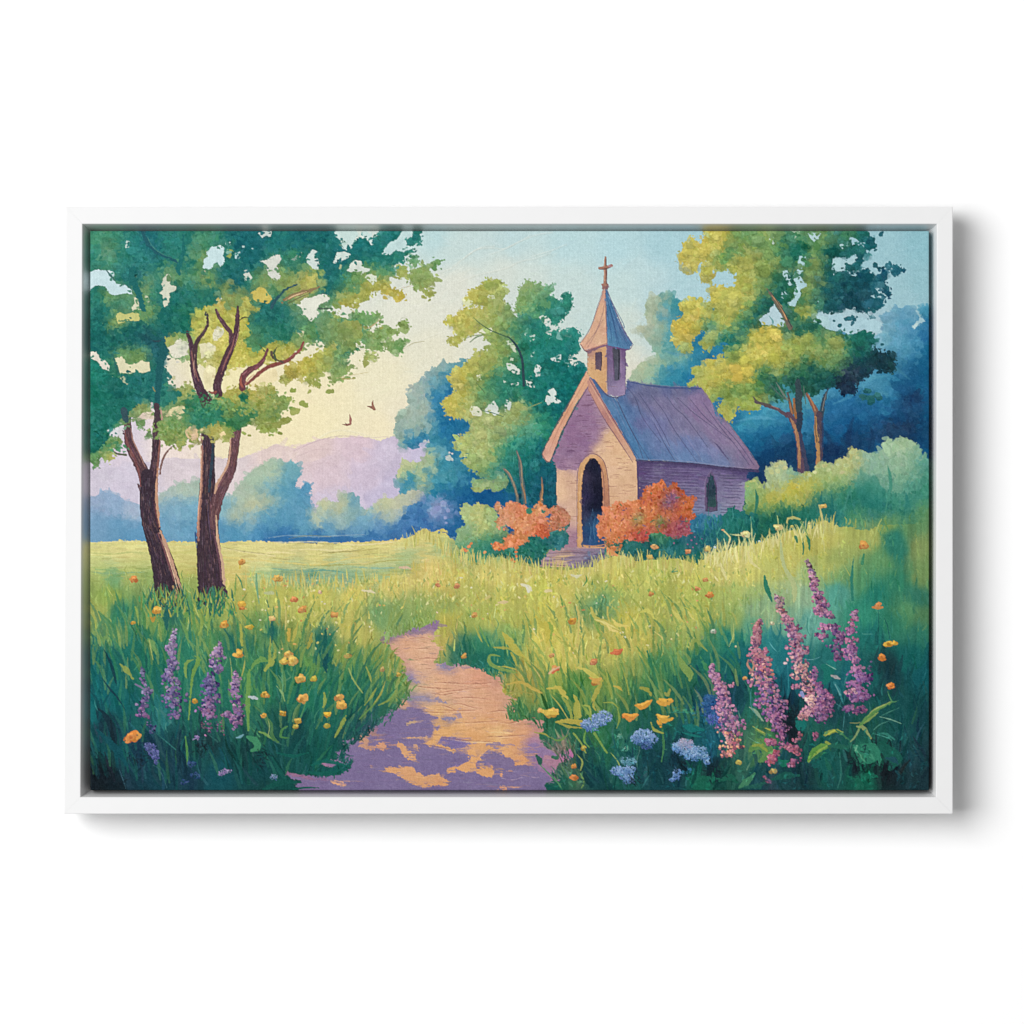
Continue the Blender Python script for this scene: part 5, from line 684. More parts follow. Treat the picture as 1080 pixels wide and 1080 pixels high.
# dark teal masses
dk_=CP("""A1 60,60,3f8c6c 130,90,5c9068 100,150,5a9070 180,60,2f8068 60,150,2a8070 150,200,3f866a 200,150,2a7c6c 250,80,237870 300,150,267a74 220,250,247672 200,400,2a7a6c 60,380,217468 100,450,1f7066 120,390,6a9860 200,390,7f9c60 60,560,166862 100,650,156660 200,600,15625e 300,560,176460 350,620,174f58 400,700,1f6268 420,650,1f5866 300,650,166060 60,820,1a7a68 60,950,16705f 150,900,18685f 250,900,186a62 350,950,1d6a64 200,1000,1a6c60 400,900,206e6c 450,950,2a7868 340,850,1d6c66 240,740,6a945c 300,720,6f9658 100,500,1a6a62 170,540,7a9a5a 350,480,6f9860 320,470,5f9462 280,300,1f6a68 330,350,6f9868 400,400,2a7868 430,350,2f7c6e 480,250,6a9a68 520,300,5f9668 450,200,247870 400,130,1f6a70 350,80,1f6c74 450,80,267a70 500,150,2a7c6e 560,100,247a70 560,200,1c7068 600,300,3f8468 640,290,6a9560 700,300,8aa25c 640,350,3a8064 600,350,1f7068 500,400,1a6a62 550,400,1a6a62 500,350,17665f 600,400,1a6c62 700,370,1a6a62 660,420,2a765e 450,500,196862 520,520,1a6c5c 400,580,1c6a60 570,450,2a7860 640,120,4f8c68 680,170,8a9f5c 700,100,3f8868 650,220,5a9468 740,90,3a846c 850,60,14686c 950,80,12646c 900,150,136468 800,100,2a7868 820,180,1f7068 780,260,1a6a66 850,300,146268 900,330,1a6a66 950,200,15666a 1000,60,1a6c70 700,250,4a8a64 880,390,7f9858 830,360,9aa258 950,300,4a8560 1000,330,8a9a55 1040,300,6a9460 1000,500,1f6f66 1050,500,1d6c66 940,540,3a8064 1000,600,3a8062 960,640,4f8858 1050,600,2a7862 1050,450,1f6c68 1020,1040,3a7a50
 A1 650,1000,3a8060 700,1020,2a785c 680,980,2a765e 900,960,1a6a50 900,1030,3f7c50
 A2 30,60,1d7470 100,80,1a706e 200,60,16696c 300,60,16686a 350,120,1a6e6a 150,180,3f8566 50,280,8a9d56 100,250,6f9458 130,210,2a7868 200,200,1f726a 80,300,7f9858 30,360,4f8660 160,300,8a9c58 250,270,bfb85c 280,290,b9b55a 220,330,aaa85a 310,240,176a66 350,250,18696a 400,200,156868 450,150,156a6e 430,280,1f716a 380,330,176a64 340,380,1c6c66 400,400,6a945c 450,300,3a8060 500,280,6a9658 550,260,7f9c58 480,330,5f9058 540,320,4f8a5c 600,320,a5a852 560,360,b0ac50 470,390,8f9f55 440,420,b3ac50 510,400,a9a752 570,400,9aa254 600,260,8fa055 650,260,6f9a62 680,310,b3a94c 700,350,b9aa50 760,370,b3a84a 770,390,c9b84c 640,340,b0ab52 550,80,16706e 600,120,18706e 550,180,1a726c 650,60,1f7a70 700,50,1a7470 500,120,1a706e 640,180,1f766e 700,200,2a7c70 750,180,267a6e 820,110,1f766c 840,60,1a7068 830,90,1f7468 690,240,4a8a68 620,220,3a8468 780,230,aab058 760,260,9faa58 840,190,5f9668 880,240,8fa45c 860,290,7f9c58 920,250,8aa05c 930,200,6f9860 900,300,8a9f5a 970,205,6a9858 870,330,8aa05c 910,360,9fa85a 950,300,93a55c 700,290,6f9860 320,420,6a9668""".replace('\n',' '))
DKP=["""A1 20,0 P 95,238 P 360,238 A2 395,0 420,30 400,50 440,60 420,100 440,130 480,110 520,60 560,60 600,90 620,60 660,20 700,-10 870,0 878,60 870,95 830,130 780,170 735,210 725,260 700,285 705,310 740,340 770,355 792,385 775,408 740,405 710,395 690,370 650,350 610,360 590,385 580,420 545,425 525,448 480,450 440,450 415,435 380,445 335,452 305,445 300,435 340,420 362,400 345,380 300,375 260,392 220,400 175,430 150,440 200,470 210,540 150,600 100,640 60,640 0,600
   A1 1080,640 1000,690 950,690 910,660 905,630 950,600 915,560 930,520 980,480 1000,440 960,440 930,400 900,390 870,400 880,440 850,460 820,450 790,430 790,400 760,390 740,430 660,450 620,480 600,510 590,560 610,580 560,600 520,590 460,620 440,660 470,700 440,760 450,820 480,840 440,900 500,920 540,950 480,1000 400,1000 330,990 280,1000 240,1060 200,1090 130,1090 20,1100""",
 "A1 600,1010 640,970 690,985 740,1000 790,1040 800,1060 770,1075 700,1070 660,1100 600,1080","A1 870,960 890,945 915,955 920,985 895,998 872,985","A1 850,1040 900,1015 960,1030 980,1060 930,1100 850,1100",
 "B1 30,-10 230,-10 190,20 120,60 90,80 130,110 100,160 60,190 20,200","B1 630,-20 740,-20 780,10 930,-10 890,40 840,55 800,30 740,20 700,45 640,50 590,30",
 "A2 745,235 780,212 805,225 800,260 770,280 745,265","A2 820,260 850,240 870,215 905,210 940,225 935,260 960,280 965,310 935,325 930,345 905,345 870,358 840,340 835,300 812,285","A2 808,185 850,165 868,190 855,220 825,215","A2 945,205 965,185 1000,185 1000,210 960,220","A2 895,355 940,360 955,380 930,385 895,375",
 "A2 -20,450 60,440 150,450 200,480 205,540 160,600 130,640 80,640 20,600","A2 300,500 340,470 365,510 420,540 480,530 550,560 545,610 510,640 500,670 460,700 400,725 390,710 430,680 420,640 370,640 340,690 310,620 280,560"]
mD=[]
for s in DKP: mD.append(poly(s,dk_,rough=.8,fine=.9,h=.3))
MD=np.clip(sum(mD),0,1)
dabs(MD,6500,size=3.1,ln=1.25,v=.032,a=.85,h=.45,jit=2.4)
clumps(MD,240,2.5,8,v=.03,a=.4); clumps(ML*(1-MD),170,2,6.5,a=.65); scallop(MD,300,2.2,6); scallop(ML*(1-MD),200); fringe(np.clip(MD+ML,0,1),520,size=1.9,reach=3.5)
# sky gaps in the dark canopy
for s,c in (("A1 20,250 50,235 110,238 155,245 160,275 140,280 175,320 220,325 255,350 265,375 230,372 160,385 130,370 110,335 60,325 20,355",'c3dce0'),("A1 220,95 235,68 252,85 245,112 225,115",'b5cfc8'),("A1 265,470 260,455 275,430 270,395 285,390 300,425 320,465 290,462",'d5d6b8'),
  ("A1 335,380 350,385 355,415 345,418 335,400",'c0c9a8'),("A1 418,368 440,350 425,320 440,275 465,262 485,290 480,320 510,335 505,355 478,370 475,410 462,445 440,445 438,390",'cfd4be'),("A1 172,495 190,480 225,490 265,478 300,490 305,525 260,530 225,525 185,545 172,520",'c5c57a'),
  ("A1 675,165 690,130 720,105 770,98 790,115 780,150 790,190 765,220 745,195 725,205 720,225 690,235 665,225",'c5dee0'),("A1 655,240 675,240 680,258 660,268",'cdbfa5'),("A1 795,80 820,78 828,95 808,105 795,98",'aaccc4'),("A1 845,145 875,130 885,150 865,178 845,175",'a9cccb'),("A1 805,125 830,120 840,135 820,170 800,165",'93a85e'),
  ("A1 898,240 920,235 950,280 935,300 905,298",'c9d3c6'),("A1 890,98 902,98 900,110 890,108",'a5c8c4'),("A1 940,112 952,110 950,122 940,120",'a5c8c4'),("A1 980,30 1010,15 1060,20 1050,45 1000,58",'c5d3cc'),("A1 985,185 1020,185 1080,165 A2 0,185 40,155 80,145 85,175 60,215 70,240 85,280 60,300 30,285 10,265 5,225 A1 1070,250 1045,240 1030,210",'d3d6cb'),
  ("A1 930,375 980,335 1020,345 1060,400 1040,430 1000,425 960,410",'cab95c'),("A1 25,705 60,705 75,740 110,755 135,790 130,812 95,800 60,760 30,745",'dcd6c6'),("A1 165,740 205,728 225,765 240,780 290,770 320,750 360,765 368,815 320,828 290,820 240,830 190,825",'dcd7b2'),("A1 140,830 165,820 178,840 155,850",'cfcb9c'),("A1 190,850 215,845 242,870 235,892 215,880",'a9b694'),
  ("A1 250,262 290,262 285,278 260,280",'5f8a78'),("A2 225,170 262,122 295,135 275,150 298,185 295,235 265,232 235,200",'cddcd4'),("A2 140,180 180,150 205,138 195,160 160,188",'7fa090'),("A2 392,10 400,50 445,90 440,120 460,132 480,115 505,60 525,40 515,15 400,5",'c5dcd6'),("A2 405,75 440,68 460,90 440,105 415,95",'5a8a78'),("A2 545,15 600,18 602,60 612,92 600,95 580,65 550,50",'c5ddd8'),
  ("A2 378,200 405,140 450,135 485,152 460,175 410,195",'c8d8d0'),("A2 658,150 680,110 710,80 745,65 780,15 840,15 830,45 800,65 800,100 840,105 870,85 850,110 780,135 740,120 700,150",'bfdad8'),("A2 460,240 490,200 510,178 545,190 545,220 592,230 585,245 555,250 545,268 520,262 510,245 480,250",'d3dcd0'),
  ("A2 412,230 418,210 432,208 425,235",'a5b58a'),("A2 563,285 575,268 605,262 632,275 630,305 605,320 590,305",'d3dbc4'),("A2 500,410 520,395 535,405 520,428 505,430",'d9dcc0'),("A2 175,430 220,400 265,392 300,375 340,380 362,400 345,420 310,430 290,460 280,500 260,530 225,505 205,460",'dfe0d0'),("A2 177,590 195,572 218,590 212,612 195,618",'d3d0a8'),("A2 436,655 448,640 460,655 450,672",'d9d7b2'),("A2 700,290 730,285 770,295 820,300 800,345 750,345 720,350 705,320",'d8ddd0'),
  ("A2 805,215 835,210 838,235 815,240",'d5dcd0'),("A2 510,655 545,645 565,672 555,700 525,680 510,670",'dfddc4'),("A2 700,285 715,278 725,290 705,300",'d8dcd0'),("B1 120,75 150,62 210,45 215,95 200,120 140,95",'d4d3d6')):
    fringe(poly(s,c,rough=.35,fine=.35,h=.5,var=.015),5,True,2.1,1.2)
S_("A1 115,240 135,265 165,300",[.8,2,.6],'3f6a68'); S_("A2 330,455 345,420 310,440",[.4,1,.4],'6a8a60')
# branches over the leaves
for s,w,c in (("A1 325,25 345,75 380,120 430,155 480,170 520,195",[4.5,4.5,3,2.6,2.4,2],'1f5a66'),("A1 345,40 375,100 430,145 500,170",[.5,.9,.9,.4],'3f8078'),("A1 555,40 550,150 525,230 530,260",[2,4,5,3],'1c6c68'),("A1 260,230 262,290 290,350 320,440 330,470",[4,7,7,6,5],'1d6866'),("A1 330,560 380,620 420,650 440,700 420,780 410,900 405,1000",[3,5,8,9,7,7,6],'1b5a5e'),
  ("A1 150,720 165,770 185,830",[1.5,2.6,2],'2a6a60'),("A1 380,640 400,645 430,640",[1,2.2,1],'2a4550'),("A1 380,905 392,930",[1,1.6],'8a8a5a'),
  ("A1 215,1040 225,1090",[7,7],'33505a'),("A1 400,1010 408,1090",[6,7],'4a3a42'),("A1 425,1020 432,1090",[1,2],'b59080')):
    S_(s,w,c,br=.8)
bark("A1 575,590 595,650 605,720 612,800 635,880 660,940 690,1000",[3,5,5.5,7,9,10.5,13],'4a3440',n=110)
bark("A1 690,490 692,550 665,600 630,650 618,720 620,790",[2.2,3,3.6,4.6,5.5,6],'4d3a40',n=30)
bark("A1 738,465 760,510 795,560 825,600 825,650",[2,4,4.4,4.6,5],'5d4048',n=30)
bark("A1 865,450 862,520 855,590 835,660 800,740 765,830 745,900 755,945",[2.2,5,6,7,8,8.5,8.5,9],'4f3540',n=110)
bark("A1 1035,690 1015,740 985,780 930,810 895,850 890,910",[2,3.6,5,7,7,7.5],'6b3f45',n=70)
bark("A2 212,650 195,690 165,720 120,755 60,775 A1 1040,790 1000,815 960,850 915,890",[2,2.4,3,3.8,4.2,4.4,4,3.6,3],'864a44',n=60)
for s,w,c in (("A1 680,480 682,495 695,500",[2,3.4,1.5],'3f4a4c'),("A1 870,530 895,510 930,508",[1,1.6,.8],'55503f'),("A1 560,590 600,600",[1,.6],'2a6a5c'),("A1 1015,700 985,660",[1.4,.6],'50603c'),("A1 600,700 612,780 640,870",[.5,1.6,.8],'8a5c58'),("A1 620,720 612,790 622,850",[.4,1,.4],'b08a7c'),
  ("A1 850,600 830,680 795,760 770,830",[.5,1.8,1.8,.8],'8a5a58'),("A1 870,560 862,620 840,690",[.3,.8,.3],'b08a78'),("A1 700,930 720,940 740,930",[1.5,3,2],'8a4a44'),("A1 885,840 880,880 892,905",[1,2.5,2],'a05a4c'),("A1 960,830 925,860 905,895",[.5,1.2,.6],'c08468'),
  ("A2 30,455 45,420 75,385 110,350 180,320",[3.4,3.2,3,2.4,1],'2a5560'),("A2 90,425 130,395 190,370 250,355 300,335",[2,4,4.4,3.4,1],'8a7550'),("A2 110,412 160,385 230,362",[.4,1.2,.4],'d9b78a'),("A2 120,430 180,400 250,370",[.4,.9,.4],'5a4a40'),("A2 300,458 330,458 380,458",[2.4,2,.6],'4a5f50'),
  ("A2 30,705 35,730 55,748 95,765",[2.4,2.6,2.6,1.5],'5a4a42'),("A2 55,750 45,710 60,680",[2.4,2.2,.8],'4a5a40'),("A2 780,690 840,655 900,645",[.4,.8,.3],'b5b08a'),("A2 740,350 800,335 830,325",[.4,.8,.4],'c0b89a'),("A2 430,860 500,858",[.8,1],'b3a56a'),("A2 400,855 500,835 580,822",[.3,.6,.3],'c9bd8a'),("A2 560,575 600,560 650,520",[.4,1.2,.5],'b9a878'),("B2 0,35 60,30 150,15",[.8,1.2,.6],'8a9048')):
    S_(s,w,c,br=.7)
# foliage tufts over the forks
for cx,cy_,n,c in ((222,428,60,'4a8a58'),(205,420,24,'3a8058'),(240,425,40,'6a9655'),(258,430,40,'8a9f52'),(212,436,40,'2a7a5c'),(180,447,40,'6f9858'),(170,455,34,'7f9a55'),(190,462,24,'8fa058'),(285,425,30,'9aa35a'),(275,415,30,'aca858'),(105,460,40,'16685c'),(120,470,26,'4a8a5c')):
    for k in range(n):
        x=rng.normal(cx,6); y=rng.normal(cy_,4); s=rng.uniform(1.2,3.4); t=rng.uniform(0,6.28)
        stroke([(x,y),(x+s*math.cos(t),y+s*.8*math.sin(t))],[s,s*.5],vary(hexc(c),.05),a=.85,h=.5)
# birds
for s,w in (("B2 0,0 A2 575,1012 600,1022 620,1035",[.6,2,1.2]),): pass
S_("A2 575,1015 598,1020 618,1033",[.6,2.8,2.2],'8a5f50'); S_("A2 610,980 606,1003 614,1030",[.6,2.2,3],'9a6a58')
S_("B2 435,38 460,42 480,35",[.6,2.4,2],'8f5a52'); S_("A2 475,1060 480,1085 B2 480,20 478,40",[.6,2.4,3.2,1.4],'a36b62'); S_("B2 450,30 462,40",[.4,.8],'6f4a44')
# grass around the feet of the trunks
for i in range(260):
    x=rng.choice([rng.normal(172,14),rng.normal(222,13)]); y=rng.uniform(628,650); L=rng.uniform(6,15); t=rng.normal(0,.3)
    c=vary(hexc(('3f8a55','7f9c50','2a7058','a3a850','1f6055')[rng.integers(5)]),.04)
    stroke([(x,y),(x+math.sin(t)*L*.5,y-L*.5),(x+math.sin(t)*L,y-L)],[1.8,1.4,.3],c,a=.85,h=.5)
# ================================================================ FOREGROUND PLANTS
def blade(s,w,c,a=.92): S_(s,w,c,a=a,h=.6,br=.5)
# named blades, left bank
for s,w,c in (("C1 100,240 130,300 155,370 172,445",[.4,2.6,3.4,1],'0f3c48'),("C1 90,405 130,460 180,520 225,590",[.6,2,1.8,.4],'123a4a'),("C1 65,578 110,620 150,700 170,820",[.6,5,8,2],'122e3c'),("C1 140,650 150,740 170,820",[1,4,1],'0f2530'),("C1 195,325 230,360 265,410",[1,6,1],'8a9a4c'),
  ("C1 355,185 375,210 400,270",[3,6,1],'6f9a58'),("C1 360,190 368,240 380,300",[1.5,1.5,.5],'9aab62'),("C1 620,280 640,300 610,380 595,500 585,640",[1,5,3.4,2,1.4],'6f9848'),("C1 610,300 570,320 565,380 575,410",[1,4,3,.6],'7a9c4e'),("C1 565,740 575,820 575,900",[1.5,2.8,.8],'4f8a48'),("C1 560,60 570,40 575,100",[2,4,1],'6a984e'),
  ("C1 930,360 925,450 920,560 925,700",[3,5,5,2],'6a984c'),("C1 920,740 960,760 975,800 940,820",[3,8,7,2],'3f8a60'),("C1 985,710 1030,730 1070,760",[1.5,3,1],'6f9850'),("C1 820,290 830,380 825,450",[.6,1,.6],'8a9f62'),("C1 905,280 900,340 880,420",[.5,1.6,.5],'a3a855'),("C1 1030,620 1045,680 1035,740",[.6,1.2,.6],'8aa062'),("C1 380,900 420,930 460,1030",[.4,.9,.3],'2f5a68'),("C1 190,930 215,1000 225,1035",[.3,.7,.3],'3a5f70'),
  ("C1 460,0 455,60 460,130",[3,7,1.5],'1f5f58'),("C1 400,720 460,770 530,830",[.5,1.6,.5],'2a6a68'),("C1 60,700 160,800 230,900",[2,8,3],'0c4a55'),("C1 540,700 520,840 560,1000",[1,3,1],'123544'),("C1 300,100 290,30 280,0",[1,2.5,2],'8aa552'),("C1 640,160 660,100 640,20",[1,3,3],'8aa552'),("C1 690,160 700,90 720,40",[1,2.5,1],'7fa050'),("C1 880,100 885,180 890,250",[2.4,3,1],'a3a84c'),("C1 1050,60 1055,150 1045,260",[2,3,1],'9aa54f'),("C1 1040,340 1060,320 1078,250",[1,4,1.5],'9aa54f'),("C1 940,360 960,320 1000,300 1040,310",[1,4,6,2],'6a984f'),
  ("C2 30,60 32,130 30,200",[1,5,2],'1c5f58'),("C2 110,0 112,80 108,130",[1,1.6,.6],'c9bd72'),("C2 340,130 335,200 325,260",[2,4.5,1.5],'175c54'),("C2 350,270 335,320 345,370",[2,5.5,2],'0f4c50'),("C2 180,90 165,150 150,190",[1.5,4,2],'b0aa50'),("C2 130,130 128,190",[3.5,3],'c2a548'),("C2 260,150 250,200 235,235",[2,5,2],'a09a45'),("C2 90,370 95,450 85,540",[.8,1.4,.8],'5f9a6a'),("C2 60,450 90,490 105,535",[.8,2.4,1],'7fa56a'),("C2 70,390 95,420",[.6,1.5],'5f9068'),("C2 140,400 110,420",[1.2,.4],'5f9068'),
  ("C2 330,490 335,540 325,570",[2,4,1.4],'8fa04c'),("C2 455,620 435,660 410,710 390,745",[1.6,4.4,3,.8],'8a9a48'),("C2 120,680 90,700 85,740 130,745",[1.2,2.6,3,1],'4a8248'),("C2 0,620 30,670 35,740 70,770",[1,3,4,2],'4a7a4a'),("C2 470,350 500,420 550,490",[1.5,1.8,1.2],'8fa55c'),("C2 570,340 590,390 600,430",[1,2.6,1],'8f9c4c'),("C2 640,440 600,510 560,560",[.5,2.5,1],'8a9a48'),("C2 680,420 650,500 600,570",[.5,2,.8],'a0a04c'),("C2 740,480 700,530 640,560",[.5,2.4,1],'7f9548'),("C2 650,520 590,580 530,640",[.5,2,.8],'5f8a48'),("C2 260,450 240,500 200,620 160,700",[.6,1.6,1.6,.8],'4a8a5a'),("C2 20,330 20,260 25,180",[3,3,1],'8a9c4a'),("C2 -5,360 20,320 30,290",[3,4,1],'9aa54c'),
  ("C2 60,830 150,850 240,830",[1,4,1],'0f5a50'),("C2 260,900 350,880 480,910",[2,5,1],'0f5f54'),("C2 240,940 330,950 440,925",[2,5,1],'0e5a50'),("C2 -10,1040 80,1000 200,1000",[4,7,1],'0e5048'),("C2 150,1040 220,1030 300,1030",[1,2.4,.6],'0f554c')):
    blade(s,w,c)
# named blades, right bank
for s,w,c in (("C3 370,140 410,190 450,245 500,285",[1,8,8,1.5],'b9b04c'),("C3 320,230 380,232 430,240",[1,3,2],'a3a44c'),("C3 425,260 445,300 455,335",[2,3,1],'a8a84c'),("C3 360,280 305,275 305,320 360,350 455,375",[1.2,2.6,4,4,1.2],'7f9c50'),("C3 310,290 340,320 400,340",[.8,1.4,.6],'1f6a55'),("C3 450,355 390,340 350,340",[1,1.6,.6],'b0ac4e'),
  ("C3 575,60 600,100 630,110 645,70",[1,6,5,1],'b9b04a'),("C3 620,90 640,140 625,200",[4,8,2],'c0b44c'),("C3 640,90 655,120 650,180",[2,4,1],'8fa84c'),("C3 530,110 560,150 590,190",[.5,1.6,.4],'d5cb7a'),("C3 800,0 812,60 808,140 805,200",[2.4,2.6,2,1],'c9b968'),("C3 880,0 905,60 980,100 1060,150",[2,4,7,1.5],'bdb458'),("C3 900,70 960,90 1040,130",[.8,2.5,.6],'dbcf7c'),("C3 975,0 975,50 990,100",[2,2,.6],'c0b65c'),
  ("C3 630,465 690,460 720,490 745,520",[1,4.4,6,1.5],'c3b452'),("C3 780,500 800,540 810,620",[1,4.5,5.5],'b0ab4c'),("C3 795,520 790,580 795,640",[1,4,5],'a3a54a'),("C3 650,500 700,560 750,640",[.6,1.6,.8],'b0aa52'),("C3 720,520 750,560 770,630",[1.5,4,3],'93a04a'),("C3 830,560 860,600 885,650",[1.5,3.5,1],'86a04a'),("C3 840,560 870,570 880,620",[1,3,1],'9aa84e'),("C3 800,345 850,360 900,400 940,420",[1.5,4,7,3],'c9bf5c'),("C3 940,420 915,480 890,540 905,590",[3,5,3,1],'aca54a'),("C3 890,540 880,570 910,600",[1,1.5,.4],'2f6a48'),
  ("C3 400,440 480,430 560,470 600,490",[1,3,4,1.2],'c0a850'),("C3 400,500 470,480 560,500",[.6,2,.8],'9a984c'),("C3 950,545 1000,545 1035,575",[.8,2,.8],'93a24a'),("C3 1010,450 1040,460 1060,480",[1,3,1],'c0a848'),("C3 930,150 915,120 900,80",[.6,2,.6],'7aa04c'),("C3 240,100 270,170 300,230",[.6,2,.6],'6a9a50'),("C3 210,90 240,160 260,200",[.6,2.4,.6],'a3a850'),("C3 680,655 740,650 820,660",[2,5,6],'b9a84a'),("C3 680,655 750,680 830,690",[.8,3,1],'a09c48'),
  ("C3 780,720 820,770 850,830",[2,1.8,1.5],'86a050'),("C3 900,720 930,770 970,830",[3,2.4,2],'7a9c4c'),("C3 640,740 700,760 760,720",[.8,2,.6],'6a8f48'),("C3 560,715 610,722 640,740",[1.2,2,.6],'9a9a48'),("C3 590,900 640,950 690,1000 715,1040",[1,1.6,1.8,1.2],'4f8a5c'),("C3 620,1015 650,1035 700,1040",[3,6,4],'12554c'),("C3 570,850 585,870 590,890",[3,6.5,3],'1f5a48'),("C3 660,855 685,860",[3,4],'2f6a50'),("C3 850,700 840,760 870,800",[1,2.4,1],'6a9a4a'),("C3 820,950 840,1000 825,1030",[1,2,1],'6f9450'),("C3 800,840 830,880 820,930",[1,2,1],'8a9a50'),
  ("C4 30,70 60,100 120,110",[1,4,1.6],'dcca6c'),("C4 -5,90 20,125 60,140",[1,4,1],'e0cc78'),("C4 190,30 230,20 275,70",[1,4.4,1],'c9c560'),("C4 370,15 400,50 440,90",[1,4.6,1.2],'cbc566'),("C4 455,15 480,50 500,75",[1,4,1],'d0c86c'),("C4 300,0 295,30 285,45",[.6,1.4,.4],'d9d37c'),("C4 440,0 470,20 490,60",[.5,2,.5],'bcbc50'),("C4 700,20 725,50 740,100",[.6,2.4,1],'a3ad5c'),("C4 720,90 720,160 695,225",[.6,1.4,.4],'a8ba70'),
  ("C4 270,140 310,170 320,195",[.6,1.8,.6],'c9bf70'),("C4 75,320 105,400 125,500",[.6,2,1],'93a04a'),("C4 165,220 200,270 240,340",[.6,2.4,.6],'6a944c'),("C4 225,240 245,310 270,390",[1,4,1.4],'2f7852'),("C4 370,280 390,350 420,450",[.6,2.4,.6],'3a8058'),("C4 400,260 430,330 470,380 470,420",[2,8,8,1],'7f9c50'),("C4 480,250 500,190 570,250",[1,4,1],'8a9e50'),("C4 540,250 500,310 470,330",[1,5,1],'1f6858'),("C4 530,280 560,340 580,370",[1,5,1],'3f8858'),("C4 500,330 540,300",[1,2],'1d6a5c'),
  ("C4 340,600 420,600 520,598",[.5,1,.4],'2f7a6a'),("C4 430,680 480,690 550,700",[2,9,2],'13706c'),("C4 430,715 480,730 540,740",[1,3.6,1],'16706a'),("C4 345,540 350,620 345,640",[.6,1.2,.6],'3f7a50'),("C4 315,690 322,800 310,880",[2,2.4,1],'3f7a4c'),("C4 250,660 270,700 320,720",[1.4,3.4,1.4],'9aa04c'),("C4 60,580 70,640 55,690",[1,2.6,1],'7f9848'),("C4 20,830 60,880 75,920",[.6,1.4,.6],'8fa85c'),("C4 520,900 510,1000 480,1030",[1,3,1.4],'155f50'),
  ("C4 810,570 850,600 890,650",[1.4,4,1.2],'8aa58a'),("C4 830,680 870,705 900,720",[.8,2,.8],'a3a850'),("C4 900,690 930,700 950,700",[.8,1.8,.6],'b0ad4c'),("C4 845,700 900,730",[1,1.4],'6f9448'),("C4 810,820 870,780 920,830 870,880",[3,12,12,3],'5a8a4a'),("C4 830,790 880,790 910,820",[2,5,2],'8a9a44'),("C4 800,740 850,770 880,780",[.4,1,.4],'5f9a7a'),("C4 820,470 820,560 850,620",[.6,1,.4],'3f8a8c'),
  ("C4 490,1020 540,980 640,980",[2,7,2],'16604c'),("C4 640,990 700,970 740,1000",[2,7,3],'185c4a'),("C4 750,1030 790,1000 840,950",[2,8,2],'3f7f5c'),("C4 780,1030 850,1020 900,1000",[2,6,2],'1f5a50'),("C4 200,1030 220,990 240,960",[.6,2,.6],'2a6a6c')):
    blade(s,w,c)
